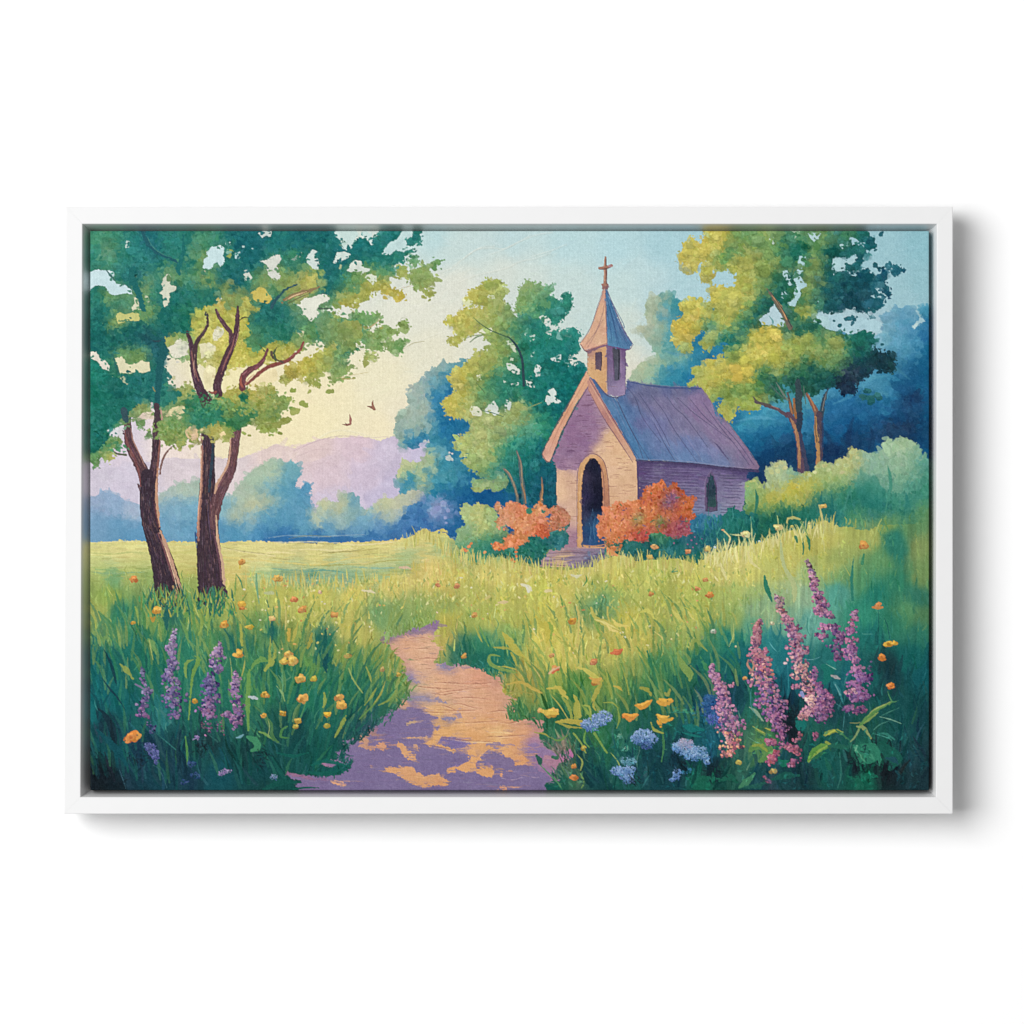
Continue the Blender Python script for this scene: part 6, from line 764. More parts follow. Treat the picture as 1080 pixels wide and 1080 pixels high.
# lower right foliage
for s,w,c in (("C5 765,540 700,570 640,610 600,650 575,690",[1,3.6,4,4,3],'5f8f4c'),("C5 760,535 710,560 650,590 620,625",[.5,1.4,1.4,.5],'93a860'),("C5 680,600 630,640 590,670",[1,2.4,1],'7f9c50'),("C5 735,480 745,510 765,540 800,532",[.8,1.2,1.6,.4],'4f8a5c'),("C5 560,680 600,690 640,745",[1.6,4,2],'8a9a60'),("C5 570,700 550,740 520,770",[2,2,1],'7f9a68'),("C5 690,625 750,640 815,665",[.6,1.4,.6],'6fa088'),("C5 800,575 740,600 690,625",[.4,1,.4],'3f8070'),("C5 655,700 690,670 740,650",[.5,1,.4],'4a8a7a'),("C5 690,720 730,725 775,755",[1,3,1],'2f7a6c'),("C5 650,720 720,740 760,760",[.4,1,.4],'3f8a7c'),
  ("C5 370,730 400,715 450,705 500,745",[1.4,4.4,3.6,1.2],'8f9f44'),("C5 375,738 430,705 480,712",[.5,1.4,.8],'b9bd50'),("C5 280,880 310,830 360,800 400,790",[2,7,8,3],'5f9440'),("C5 285,885 330,830 390,790",[1,3,1],'8aa84c'),("C5 290,870 340,850 380,820",[1,4,1],'2a6a48'),("C5 385,770 410,785",[3,2.4],'8fa048'),("C5 520,760 470,720 440,700",[1,3,1],'2f7050'),("C5 520,770 500,800 440,790 400,790",[1,4,6,2],'1f6050'),
  ("C5 540,790 580,830 600,870 660,850 650,800 590,790",[3,10,10,10,9,4],'2a7a60'),("C5 545,800 580,850 605,880",[1,2.4,1],'4f9a78'),("C5 585,800 610,790 600,830",[1,2,1],'153f40'),("C5 640,780 680,830 690,900",[2,6,2],'2a7a60'),("C5 560,790 550,820",[2,1],'68a888'),("C5 640,850 660,870",[4,2],'3a8a6c'),("C5 700,780 740,830 780,860 750,920",[6,14,14,6],'15584c'),("C5 730,860 770,870 790,890",[2,6,3],'1c4a58'),("C5 500,960 560,980 640,960 680,970",[1,5,6,1],'12614c'),("C5 560,980 590,1020 570,1000",[4,4,3],'16604c'),("C5 320,900 370,900 380,990",[6,9,4],'125a54'),("C5 380,860 400,920",[2,5],'18604f'),("C5 460,830 470,950 450,1030",[1,2,1],'2a6a60'),("C5 780,930 800,960 790,990",[2,4,1],'14404a'),
  ("C5 110,870 140,890 170,880",[2,8,3],'177058'),("C5 90,860 110,860",[2,4],'1a7058'),("C5 220,640 240,680 260,660",[5,10,4],'157068'),("C5 60,990 150,960 230,960",[2,8,2],'17554c'),("C5 370,340 400,360 380,430",[6,12,5],'176f64'),("C5 380,310 420,320 440,360",[1,6,1],'1f7a74'),("C5 385,325 440,355",[.5,.9],'7ab0a0'),("C5 430,430 460,480 480,550",[2,3.6,1],'2f7a80'),("C5 435,440 465,500",[.5,1.2],'6aa0a0'),("C5 440,550 500,590 520,620",[.4,.9,.4],'4a8a90'),("C5 490,600 485,650 480,700",[.4,.9,.4],'3a7a7c'),
  ("C5 680,0 684,60 685,150",[.3,.6,.3],'0f4a50'),("C5 715,60 735,110 745,180",[.3,.8,.3],'0f4a50'),("C5 590,152 620,155 650,152",[.3,.6,.3],'4f9a8a'),("C5 60,200 80,230 100,250",[.4,.9,.4],'5fb0b0'),("C5 160,290 170,420 165,520",[.4,1,.4],'2a808a'),("C5 240,290 300,300 350,285",[.3,.6,.3],'5f9aa0'),("C5 280,60 275,120 290,160",[.6,1.4,.6],'3f8a7c'),("C5 520,660 560,662 580,655",[.6,1,.5],'7f8a58')):
    blade(s,w,c)
# meadow details on the sunny rise
for s,w,c in (("B5 125,700 130,780 150,860 190,930 205,1000 200,1050",[2,3.4,3.8,5,5.5,2],'b3be84'),("B5 35,900 45,960 60,1010 75,1050",[1,4.6,4.4,1],'2a7a62'),("B4 895,900 905,960 925,1010 940,1045",[1,4.6,4,1],'2a7a60'),("B5 345,500 355,540 365,590 370,660",[1.4,1.8,1.8,1],'c0bd7c'),("B5 245,590 265,640 290,700 290,760",[.6,1.4,.8,.3],'7fa060'),("B5 270,670 285,700 290,755",[1,3,1],'2f7a58'),("B5 250,690 255,740 252,780",[1,2.4,.8],'2f7a5c'),("B5 210,680 220,710",[3,2],'3a7c58'),
  ("B4 660,640 690,670 700,690 685,750 680,830",[1,1.6,2,1.4,.8],'d5cf90'),("B4 700,665 750,670 800,672",[.8,1.4,1],'c5cc90'),("B4 970,560 975,590 975,620",[.6,1,.8],'9fba7a'),("B5 105,560 110,590 112,620",[.6,1,.8],'9fba7a'),("B5 185,505 190,540 192,570",[.4,.9,.5],'7fa86c'),("B4 818,565 822,610 822,650",[.4,.9,.6],'86b080'),("B4 640,820 660,870 680,925",[1.4,3.4,1],'dbd490'),("B4 800,760 820,820 870,862",[1.4,3.6,1.4],'d9d08c'),("B4 920,690 935,730 945,780",[1.2,2.6,1],'cfc87a'),("B5 165,575 200,570 235,580",[1.6,3,1.6],'b9b870'),("B5 160,600 165,580 180,575",[1.6,1.6,1],'c0bb74'),("B5 235,590 250,620 260,640",[.5,1,.5],'86a868'),
  ("B5 575,545 590,600 600,640",[.4,1,.4],'6aa870'),("B5 610,570 620,620",[.4,.8],'7fb078'),("B5 700,580 680,620 640,740",[.8,1.8,.6],'a9b968'),("B5 540,800 530,920 535,1040",[.6,3.4,2.4],'2a7a68'),("B5 600,780 590,830",[2,3.4],'3a8460'),("B5 480,830 520,900",[.4,1],'a0b060'),("B5 670,860 650,930 655,1000",[.4,1,.4],'3f8f70'),("B5 370,700 375,760",[.8,1],'cbc982'),
  ("B4 520,750 510,800 515,840",[1,3,1],'17665c'),("B4 300,760 295,830",[.8,1.6],'b0b868'),("B4 100,880 130,920 150,960",[.4,1,.3],'8a9848'),("B4 500,870 540,960",[.4,1],'8a9e48'),("B3 705,1010 715,1060 720,1080",[.6,1.4,.6],'5f9048'),("B3 835,960 855,930 850,900",[.6,1.6,.6],'4a8a4c'),("B4 390,860 370,880 400,875",[.5,1.4,.6],'3f8a68'),("B4 480,960 520,1000",[1,2.4],'8a9c44'),
  ("B1 970,890 972,960 985,1060",[1.6,2.4,1.4],'6fa07a'),("B1 855,890 850,960 850,1010",[1,2,.6],'7a9a50'),("B1 880,820 875,860",[1,2],'cbb44c'),("B2 200,860 215,920 225,1000",[1,2.6,1.4],'c5bf72'),("B2 395,905 400,960",[1.2,2.4],'cfc468'),("B2 435,890 440,960",[1,2.6],'cfc06a'),("B2 520,900 525,950",[1,1.6],'b9bd60'),("B2 620,880 630,930",[.8,2.4],'d3c46c'),("B1 860,900 880,930 890,970",[1,1.5,1],'4f8a60'),("B1 1030,1040 1040,1080",[1,1.5],'4f7a58')):
    blade(s,w,c)
for s,w,c in (("B3 480,950 520,965 540,985",[2,5,2],'ddd8b8'),("B3 510,960 525,990",[1.5,3.5],'dcd9c4'),("B3 350,1055 380,1052 405,1050",[1.4,3.4,1.4],'d5be8a'),("B3 765,895 800,905 830,895",[1.4,3.6,1.6],'d3cfa8'),("B3 620,990 650,985",[3,3],'d9c994'),("B2 545,985 590,990 620,1000",[1,3.4,1],'ddd1a8'),("B2 760,855 800,855 825,862",[2,3,1],'d8b89a'),("B3 280,1030 300,1020",[2.5,3],'cdbf78'),("B1 1020,1000 1060,1000",[3,4],'b5bb88')):
    blade(s,w,c)
# ---- small round and cupped flowers
def bloom(tile,x,y,r,c,c2=None,n=7,sq=.75):
    o=ORG[tile]; X=o[0]+x/5.4; Y=o[1]+y/5.4; r=r/5.4; c=hexc(c)
    stroke([(X-r*.35,Y+r*.2),(X+r*.35,Y+r*.1)],[r*1.1*sq,r*1.2*sq],c*np.array([.8,.72,.75]),h=.5,br=.6)
    t0=rng.uniform(0,6.28)
    for k in range(6):
        t=t0+rng.uniform(0,6.28); q=r*rng.uniform(.45,.85); d=rng.uniform(.1,.55)*r
        cx=X+math.cos(t)*d; cy=Y+math.sin(t)*d*sq-r*.1; a_=rng.uniform(0,3.14)
        f=1-.16*max(0,math.sin(t))
        stroke([(cx-math.cos(a_)*q*.35,cy-math.sin(a_)*q*.25),(cx+math.cos(a_)*q*.35,cy+math.sin(a_)*q*.25)],[q*.8,q*.9],vary(c*f,.035,.4),h=.9,br=.5)
    stroke([(X-r*.3,Y-r*.4*sq),(X+r*.15,Y-r*.5*sq)],[r*.25,r*.4,r*.2],np.clip(c*1.12+.02,0,1),a=.8,h=.7)
    if c2: stroke([(X-.5,Y+.3),(X+.4,Y+.4)],[r*.35,r*.25],hexc(c2),h=.3,a=.75)
for t,x,y,r,c,c2 in (("C1",255,742,50,'dd8a42','b5602f'),("C1",868,270,34,'dfae4a','b08a3a'),("C1",785,100,32,'d9a84a','b5813c'),("C1",1015,495,28,'cfa544','8a6f38'),("C1",1010,618,20,'d5a548',None),("C1",400,20,32,'dbae4c','b0783a'),("C1",268,88,17,'cda244',None),("C1",618,535,24,'c5983f','7a7038'),("C1",932,115,24,'c3ae48',None),("C1",888,5,20,'d08a48',None),("C1",1060,65,22,'e0c07a',None),
   ("C2",125,270,36,'dfb862','b98a3c'),("C2",150,305,40,'e0be62','c29a44'),("C2",105,310,28,'d9b858',None),("C2",195,410,36,'d5ab55','a8843c'),("C2",205,520,40,'d9a352','a87a3a'),("C2",95,605,24,'c9a040','8a7038'),("C2",182,650,24,'c2a64a',None),("C2",168,680,20,'b8a24a',None),("C2",412,515,32,'d8a85c','b07f3c'),("C2",430,560,36,'dcab52','b5883c'),("C2",350,612,22,'dcb03c',None),("C2",345,675,26,'b5a848',None),("C2",272,410,24,'b9aa45',None),("C2",5,505,18,'d0a450',None),("C2",205,15,30,'d59a55','c27a45'),("C2",390,45,26,'cf9a58',None),("C2",660,795,0,'d59a76',None),("C2",465,275,24,'c2a858',None),
   ("C2",755,385,16,'c9a850',None),("C2",660,355,18,'b99a60',None),("B1",272,922,28,'dd8f4a','c06a38'),("B1",888,822,24,'d0954c',None),("B1",888,1062,28,'e0b24a',None),("B2",65,915,34,'d5a852','a8883c'),("B2",160,1035,26,'dd8f55','c27545'),("B2",305,995,17,'e3c39a',None),("B5",598,728,34,'d89a4e','c06438'),("B5",678,1070,26,'cf8a4a',None),
   ("C5",740,208,30,'d9a53c','a8702f'),("C5",775,205,20,'dba83c',None),("C5",702,284,30,'d98a3e','b5652f'),("C5",752,450,28,'d9853f','b05f30'),("C3",775,78,30,'dda048','b9783a'),("C3",655,605,42,'d3b24e','a8903c'),("C3",590,590,22,'c9a860',None),("C3",1075,620,24,'d98a44',None),("C3",675,350,26,'cf9050','c2653f'),("C3",895,315,28,'cf8a5c','bd6f4c'),("C3",1030,255,28,'c8744a',None),("C3",905,430,30,'cba04e',None),("C3",782,908,20,'d0924c','b06a3c'),("C3",785,970,28,'d0854a','b5653a'),("C3",155,280,20,'cf9f50',None),("C3",655,275,18,'cf9a5c',None),("C3",215,48,20,'cf9f58',None),("C3",838,805,20,'b9a548',None),
   ("C4",58,258,28,'cf7a4a','b55a3a'),("C4",605,138,20,'b3c2a8','4a7a68'),("C4",940,92,15,'c9c9a0',None),("C4",732,225,9,'c5c59a',None),("C4",785,405,16,'cf9a5c',None),("C4",750,885,20,'b3a850','b5843c'),("C4",945,935,24,'a3a060','d09a4c'),("C4",65,800,0,'8a9a4c',None),("C5",85,935,24,'b0a060','d09a4c'),("B3",115,960,22,'d09060',None),("B3",10,960,14,'cf9060',None),("B4",585,1010,28,'d9904a','c07040'),("B4",515,975,20,'d0905a',None),("B4",560,925,20,'d39a58',None),("B4",270,733,26,'dfae6c','b9854c'),("B4",250,1005,20,'c58a4c',None),("B4",615,740,10,'cfe0e0',None),("B4",245,795,20,'c9ab5c',None),("B4",460,765,20,'cf9060',None),("B4",570,750,24,'d3bd70',None),
   ("B4",975,628,30,'d8d08a','b5a85c'),("B5",110,628,30,'d8d08a','b5a85c'),("B5",370,505,24,'d9b86a','c2a04c'),("B4",790,665,32,'d8d392','b5ab62'),("B4",660,640,10,'dfa07a',None),("B2",975,950,14,'d09060',None),("B5",190,620,14,'c9c46c',None),("B5",288,605,11,'cbca80',None)):
    if r>0: bloom(t,x,y,r,c,c2,sq=(.55 if r<33 and t in('B4','B5') and y<700 else .8))
# cupped orange-yellow poppies lower right
for s,w,c in (("C4 165,560 195,568 225,555 255,530",[3,6,6,2],'e09a3c'),("C4 170,552 200,555 240,535",[1,3,1.4],'ecb450'),("C4 290,540 330,548 370,535",[3.4,7,3],'dda042'),("C4 300,525 335,530 365,525",[2,3,2],'e8b048'),("C4 90,615 130,632 175,612",[3,7.5,2.4],'de9040'),("C4 100,608 140,618 170,608",[1.6,3,1.4],'eaa848'),("C4 285,615 320,640 375,635",[3,8,2.4],'dda440'),("C4 295,650 305,680",[5,3],'e0a03c'),("C4 285,612 310,625 350,622",[1.6,3,1.2],'eebb55'),
   ("C4 190,460 225,470 250,500",[3,4.5,2],'9a9a44'),("C4 330,490 345,500 358,470",[2,4.5,2],'93984a'),("C1 370,60 380,80 390,60",[2,3,2],'b58a3a'),("C3 640,380 665,360 700,340",[1.5,4,1.4],'dcb48a'),("C3 660,375 690,355",[2.4,1.5],'cf6a4a'),("C3 1000,260 1030,262 1058,242",[1.5,4.5,2],'c9704a'),("C4 20,262 55,262 85,245",[1.5,4,1.5],'cf7048'),("C3 590,590 620,600 690,608",[2,5.5,3],'d9b852'),("C3 870,400 910,420 935,405",[1.6,5,2],'cfa050'),("C1 290,750 305,730 290,715",[3,3.6,1.6],'dd9a48'),("C4 820,95 850,90",[.1,.1],'c08070')):
    blade(s,w,c)
TONE[:]=[.8,1.0]
# ---- blue scabious heads
def puff(tile,pts,c1,c2,n,dr=2.2):
    o=ORG[tile]
    for x,y,r in pts:
        X=o[0]+x/5.4; Y=o[1]+y/5.4; R=r/5.4
        for k in range(int(n*R*R/30)):
            t=rng.uniform(0,6.28); d=math.sqrt(rng.uniform(0,1))*R; s=rng.uniform(.7,1.5)
            f=np.clip(.5-.5*math.sin(t)*d/R+rng.normal(0,.25),0,1); c=hexc(c1)*f+hexc(c2)*(1-f)
            a_=X+math.cos(t)*d; b_=Y+math.sin(t)*d*.75
            stroke([(a_,b_),(a_+rng.normal(0,.8),b_+rng.normal(0,.8))],[s,s*.8],vary(c,.045),h=.9,br=.5)
puff('C3',[(880,670,50),(850,670,30),(920,630,36),(960,620,38),(940,660,30)],'8fa8d8','4a6ab0',60)
puff('C4',[(210,740,62),(170,750,36),(250,755,38)],'86a3d4','3f63a8',60); puff('C4',[(220,785,34)],'3a58a0','28407f',50)
puff('C4',[(440,800,60),(400,800,34),(470,830,50),(530,820,40),(500,850,36),(560,860,26),(570,885,18)],'8aaad4','3f6cb0',55); puff('C4',[(450,780,40),(430,775,30)],'a89ab8','7f8fc0',50)
puff('C4',[(110,880,34),(140,880,26)],'6f9fb4','3f7f98',40); puff('C4',[(60,935,36),(100,950,48),(120,980,36),(130,930,30)],'7f9fd4','3f63a8',60)
puff('C4',[(400,940,22),(395,965,24),(370,985,16)],'6f93cc','3a60a8',55); puff('C4',[(465,930,20),(440,940,14)],'2f7fa0','1f5f88',40); puff('C4',[(590,530,40),(590,600,44),(570,560,36)],'2a5a9a','1c4488',55); puff('C4',[(600,640,36),(640,655,24)],'4f60bc','3a4aa8',60); puff('C4',[(5,640,18)],'8fa8d8','4a6ab0',60)
puff('C1',[(370,800,30),(385,830,30),(350,790,22),(395,860,22),(395,885,14)],'5f62a8','3f4488',60); puff('C1',[(600,890,26),(620,960,26),(560,1000,22)],'2f4a86','1c3468',40); puff('C1',[(790,940,22),(760,950,14),(820,935,10)],'9a86b8','6f5c98',50); puff('C1',[(1070,970,20)],'7f8fb8','4a6a98',40); puff('C4',[(105,810,18),(65,740,20)],'6fa88a','2a7a6a',40); puff('C1',[(625,745,16)],'9a86b8','7a6aa8',50)
blade("C1 855,745 880,738 895,728",[1.4,3,1],'6aa0b0'); blade("C1 930,512 955,515 975,522",[2,4,2],'b5bfc4')
# ---- lupin / lavender spires
TONE[:]=[.78,.86]
K1=[0]; K_ON=False
def spire(path,w,cols,n,s0=1.0,s1=2.4,tight=.5):
    q=curve(P(path),10); ws=np.interp(np.linspace(0,1,len(q)),np.linspace(0,1,len(w)),w)
    n=int(n*.95); order=np.sort(rng.uniform(0,1,n)); ph=rng.uniform(0,6,3)
    for u in order:
        i=int(u*(len(q)-1)); x,y=q[i]; hw=ws[i]/2*(1+.22*math.sin(u*31+ph[0])+.12*math.sin(u*67+ph[1]))
        o=float(np.clip(rng.normal(0,.55),-1.1,1.1)); X=x+o*hw; Y=y+rng.normal(0,1.5)
        cc=cols[min(len(cols)-1,int(u*len(cols)))]; c=hexc(cc[rng.integers(len(cc))])
        c=np.clip(c*(1+.10*(-o)),0,1)
        if len(K1) and K_ON: c=c*np.array([1.04,.98,.93])
        if rng.uniform()<.2: c=c*np.array([.62,.62,.78])
        s=rng.uniform(s0,s1)*1.22*(.6+.4*min(1,hw/4)); t=rng.uniform(0,6.28)
        if rng.uniform()<.6: stroke([(X+s*.3,Y+s*.35),(X+s*.5,Y+s*.6)],[s*1.1,s*.8],c*np.array([.55,.52,.66])+np.array([0,.03,.05]),a=.7,h=.1)
        stroke([(X,Y),(X+math.cos(t)*s*.6,Y+math.sin(t)*s*.45)],[s,s*1.05],vary(c,.055),h=1.0,br=.45)
        if rng.uniform()<.4: stroke([(X-.4,Y-.4),(X+.3,Y-.6)],[s*.45,s*.35],np.clip(c*1.18+.01,0,1),h=.5,a=.7)
L1=['a58ac0','8d74b0','b090b8']; L2=['8a70b0','7560a4','a07ab0']; L3=['6f5ca0','8f6ca8','a878b0']
spire("C1 318,355 322,400 345,470 335,530 320,580 335,635",[3,5,9,9,10,11],[['6a6aa0','7f78a8'],['8f7ab0','7a68a4'],['8a70b0','6f60a0'],['7a5fa0','9a6fa8']],110)
S_("C1 280,440 310,455 330,470",[1.5,2.5,1.5],'7f7aa8')
spire("C1 505,135 492,190 480,240 490,300 492,350 470,390 500,430 505,500 500,560 510,640",[2.5,7,8,9,9,10,20,21,18,10],[['b09ac0','a58ab8'],['9a80b8','b090c0'],['8f74b0','a88aba'],['8a72b0','9f84bc'],['8a70b0','a080b8','6f60a0'],['8468a8','7560a4','9a78b0'],['7a62a8','9a70b0','5f5090']],360)
spire("C1 760,210 755,250 735,280 740,340 750,370",[4,12,15,11,7],[['b08ab8','c09abc'],['a880b4','b890bc'],['8f72b0','a080b4']],110)
spire("C1 700,395 705,440 710,500 705,550 690,590 710,625",[6,12,16,17,20,9],[['6a5fa4','8a74b4'],['7560a8','8a70b4','5a5098'],['6f5ca4','9a70b0','a878b0'],['8a64a4','a56fa8']],230)
spire("C1 852,370 855,420 845,470 860,540 865,600 850,650 855,685",[2.5,7,9,11,12,12,7],[['a580b4','b58ab8'],['a87ab0','9a70a8'],['8f68a4','b080b0'],['b07aae','8a64a0']],200)
spire("C1 780,610 800,615 820,600",[4,7,5],[['a874a4','8a64a0']],24); spire("C1 690,650 705,690 690,730",[4,6,4],[['a0688f','8a5f94']],22,1,1.8); spire("C1 655,650 665,680",[2,4],[['8a5f80']],10,.8,1.4); spire("C1 748,660 750,720",[2,3],[['8a5f94']],12,.8,1.4); spire("C1 770,660 785,745",[2,3],[['7f6a70','8f5f7c']],14,.8,1.4); spire("C1 355,660 385,690 370,720",[3,6,5],[['3f4a80','5f5490']],30,.8,1.6)
K_ON=True
K1=['c987a8','dca0ac','b8789f']; K2=['b878a8','a070b0','cf90b0','8a68b0']; 
TONE[:]=[.82,.90]
spire("C4 600,335 595,370 620,410 640,450 655,480 660,530 670,590 690,640 700,690 715,740 710,800 680,850",[3,5,9,11,9,16,19,21,24,25,22,9],[['b884b8','c090bc'],['c08ab4','b080b8'],['b87ab0','c88fb8'],['b07ab4','c890bc'],['b880b8','d09ac0','a070b0'],['a878b8','c088b8','8f68a8'],['9a70b4','c58ab0','b07aac'],['b878a0','d08f98','e0a08c'],['d08a88','c0708a','e0a080']],560)
spire("C4 700,445 715,440 725,438",[3,4,3],[['b880a8']],10); spire("C4 640,660 650,620 640,600",[3,6,3],[['b884b0']],16); spire("C4 770,650 785,660",[3,5],[['b070b0']],12)
spire("C4 875,75 855,110 850,160 845,200 850,260 875,300 890,350 880,400 905,450 915,500 935,550 950,600 970,650 1000,700",[2.5,7,8,9,13,18,22,24,25,25,25,24,22,12],[['c07f94','cf90a0'],['c9889f','b8748f'],['c987a4','d59aac'],['c0789c','d898a8','b06a94'],['cf8098','dc9a94','b8689c'],['c87fa4','9a6ab0','e0a8a8'],['b070a8','8a68b0','cf90b0'],['a46cb0','7a60b0','c080b0'],['a068b0','b878b0','8a60a4'],['b070a8','9a68a8']],760)
spire("C4 905,240 915,270",[3,5],[['c07a9c']],14); S_("C4 805,300 800,330 825,360 835,330 820,300",[1,2.4,1.6,2,1],'b08470')
spire("C5 110,5 150,50 170,90 200,130 215,180 200,220 240,250 215,290 230,330 245,370 255,410",[5,7,11,12,12,13,20,16,18,20,16],[['c0808f','d09aa0'],['b87a9c','c98aa8'],['c08ab0','b07098'],['c990b8','b880a8'],['b8809f','c890b4','a8688c'],['c890b0','b87aa4'],['c890b4','a870a0','d8a8b8'],['d8a8a8','c890a0','b07aa0'],['c08098','e0b0b0']],430)
spire("C5 200,455 250,435 300,430 330,420",[4,7,9,7],[['c880a8','b070a0','b88aa8']],50); spire("C5 320,340 320,400 350,470",[5,8,8],[['a068a8','8a60a0']],46)
spire("C5 285,440 290,500 310,540 300,590 250,620 240,628",[14,17,16,15,8,3],[['d898a8','e0b0b4','c080a4'],['d8a0ac','c890b0','e4b8b4'],['c888a8','d8a0b0','b878a4'],['d090a0','d8a0a8']],230)
spire("C5 350,470 370,520 380,560 360,600 355,650",[10,16,20,18,10],[['9a64a8','b070a8'],['a068a8','8a60a4','b878a8'],['9060a0','b070a8','c080b0'],['a068a8','8a609c']],260); spire("C5 400,500 425,515",[5,4],[['b06aa0']],16); spire("C5 405,545 420,555",[5,4],[['a068a8']],10)
spire("C5 330,720 320,750",[5,7],[['b8709c','a0608c']],22); spire("C5 240,715 225,745 205,770",[2,4,5],[['a0607c','b87090']],22); spire("C5 160,800 200,810 215,830",[5,9,6],[['a8587c','b06a88']],44); spire("C5 245,860 200,885 175,895",[2,5,4],[['a0588a']],22); spire("C5 100,830 85,860 70,885",[5,9,8],[['b05a80','c07090']],50); spire("C5 60,760 80,780",[7,8],[['b0648f','a05a88']],28)
spire("C5 110,690 150,690 130,720 130,750",[7,9,9,8],[['b06aa4','a060a0']],60); spire("C4 910,780 940,770 960,780",[5,8,6],[['b0648f']],26); spire("C4 960,830 950,870 930,880",[6,10,7],[['b85a80','c87090']],40); spire("C4 1030,790 1060,800 1075,830",[6,12,8],[['a8587c','b86a88']],50); spire("C4 985,790 1010,780",[4,6],[['b0649c']],14); spire("C4 1050,890 1075,890",[4,6],[['a0588a']],14); spire("C4 900,980 930,985",[4,6],[['6a5080','8a5a80']],14)
spire("B5 275,825 300,870 315,920 315,960 335,1000 340,1040 365,1075 C5 350,20 380,30 410,60",[2,6,8,9,9,10,14,12,12,9],[['7f6480','a08098'],['c08ab0','9a6a90'],['c88ab8','b070a0'],['c890c0','b078a8'],['b870a0','a8689c'],['c080b0','b070b0'],['b878b0','9a68a0'],['a878a8','c080b0']],330)
spire("C5 350,125 390,110 430,120 440,150",[5,9,10,7],[['c080b8','b070a8','a068a8']],70); spire("C5 325,165 360,168 380,175",[4,7,5],[['b878b0']],28); spire("C5 430,100 455,150 470,180 430,220 460,260 440,290",[5,9,8,12,12,8],[['8f609c','7a5898'],['9a68a8','8a60a4'],['7f60a0','8f5f94','5f5088']],150); spire("C5 325,35 345,10",[5,6],[['c080b0']],20)
spire("B5 100,1015 110,1045 135,1065",[4,6,7],[['b08a98','c09ab0']],24); spire("B4 965,1025 985,1045 1000,1060",[4,6,7],[['b08a98','c0a0b0']],20)
spire("C5 540,30 545,70 530,110 530,150",[6,8,9,7],[['a070a8','b080b0'],['b878b0','c080b8'],['a068a8']],80); spire("C5 525,180 530,230 525,270 560,310",[9,12,12,9],[['c078b0','b070a8'],['b878b8','a068b0'],['c080b8','8a60a4']],130); spire("C5 550,350 560,370 590,400 600,430",[9,14,18,18],[['b878b8','c888c0'],['a068b4','9a64b0'],['8a60b0','a06ab4']],130)
spire("C5 545,430 570,470 590,500 560,520 620,510",[9,20,24,20,9],[['a068b0','9a64b0'],['8f60b0','a068b8'],['7f5ca4','9a60a8']],170); spire("C5 500,480 520,482 545,482",[4,8,5],[['d098b8','c080b0']],20); spire("C5 500,570 530,580 590,580 550,600",[5,12,12,7],[['9a5f98','8a5a98','5f4f88']],90); spire("C5 630,350 640,330",[3,2],[['5f5f90']],8)
blade("C5 415,390 440,400 462,408",[1.5,4.4,1.6],'b5b0b0'); blade("C5 245,490 255,510",[4,3],'8a8fd0'); bloom("C5",75,92,15,'c5c79a'); blade("C5 650,0 680,5 705,0",[2,3,2],'c9803f')
blade("C5 255,430 270,435 285,432",[2,4,2],'3a3a4c')
TONE[:]=[1.0,1.0]
# dark accents between the stems
for t,x,y,s in (("C1",660,790,22),("C1",1000,860,30),("C1",300,860,36),("C4",410,900,40),("C4",620,940,46),("C4",150,980,24),("C5",185,690,34),("C5",190,610,26),("C5",580,890,40),("C5",720,930,36),("C5",160,650,16),("C1",100,960,44),("C1",170,1000,40)):
    o=ORG[t]
    for k in range(24):
        X=o[0]+rng.normal(x,s*.8)/5.4; Y=o[1]+rng.normal(y,s*.8)/5.4; th=rng.normal(1.2,.7); L=rng.uniform(2,6)
        stroke([(X,Y),(X+L*math.cos(th),Y+L*math.sin(th))],[1.6,.6],vary(hexc('0c1a24'),.015),a=.45,h=.1)
# splashes of small leaves in the lower beds
lowm=mask(P("C3 660,1040 700,900 780,700 880,680 1080,720 C4 400,560 560,480 800,600 1000,780 C5 300,700 500,700 820,720 980,760 980,1050"),1,1,1)
for i in rng.choice(np.flatnonzero(lowm.ravel()>.5),700):
    y,x=divmod(int(i),W); X=x/S+X0;Y=y/S+Y0
    base=px(X,Y)
    if base[0]>.4: continue
    s=rng.uniform(1,3); t=rng.uniform(0,6.28)
    c=np.clip(base*rng.uniform(.7,1.5)+np.array([.0,.02,.01])*rng.uniform(0,2),0,1)
    stroke([(X,Y),(X+s*math.cos(t),Y+s*math.sin(t)),(X+2*s*math.cos(t+.3),Y+2*s*math.sin(t+.3))],[.5,s*.9,.4],c,a=.6,h=.5)

# ---- crisp up the brush edges, then the mellowing of the dried pigment
IMG=np.clip(IMG+.5*(IMG-blur(IMG,2)),0,1)
gm_=IMG.mean(2,keepdims=True); IMG=gm_+(IMG-gm_)*.94
bx=np.clip(IMG[...,2]-np.maximum(IMG[...,0],IMG[...,1]),0,1)*(IMG[...,1]>=IMG[...,0]*.9); IMG[...,2]-=.10*bx; IMG[...,1]+=.06*bx
IMG=np.clip(IMG,0,1)
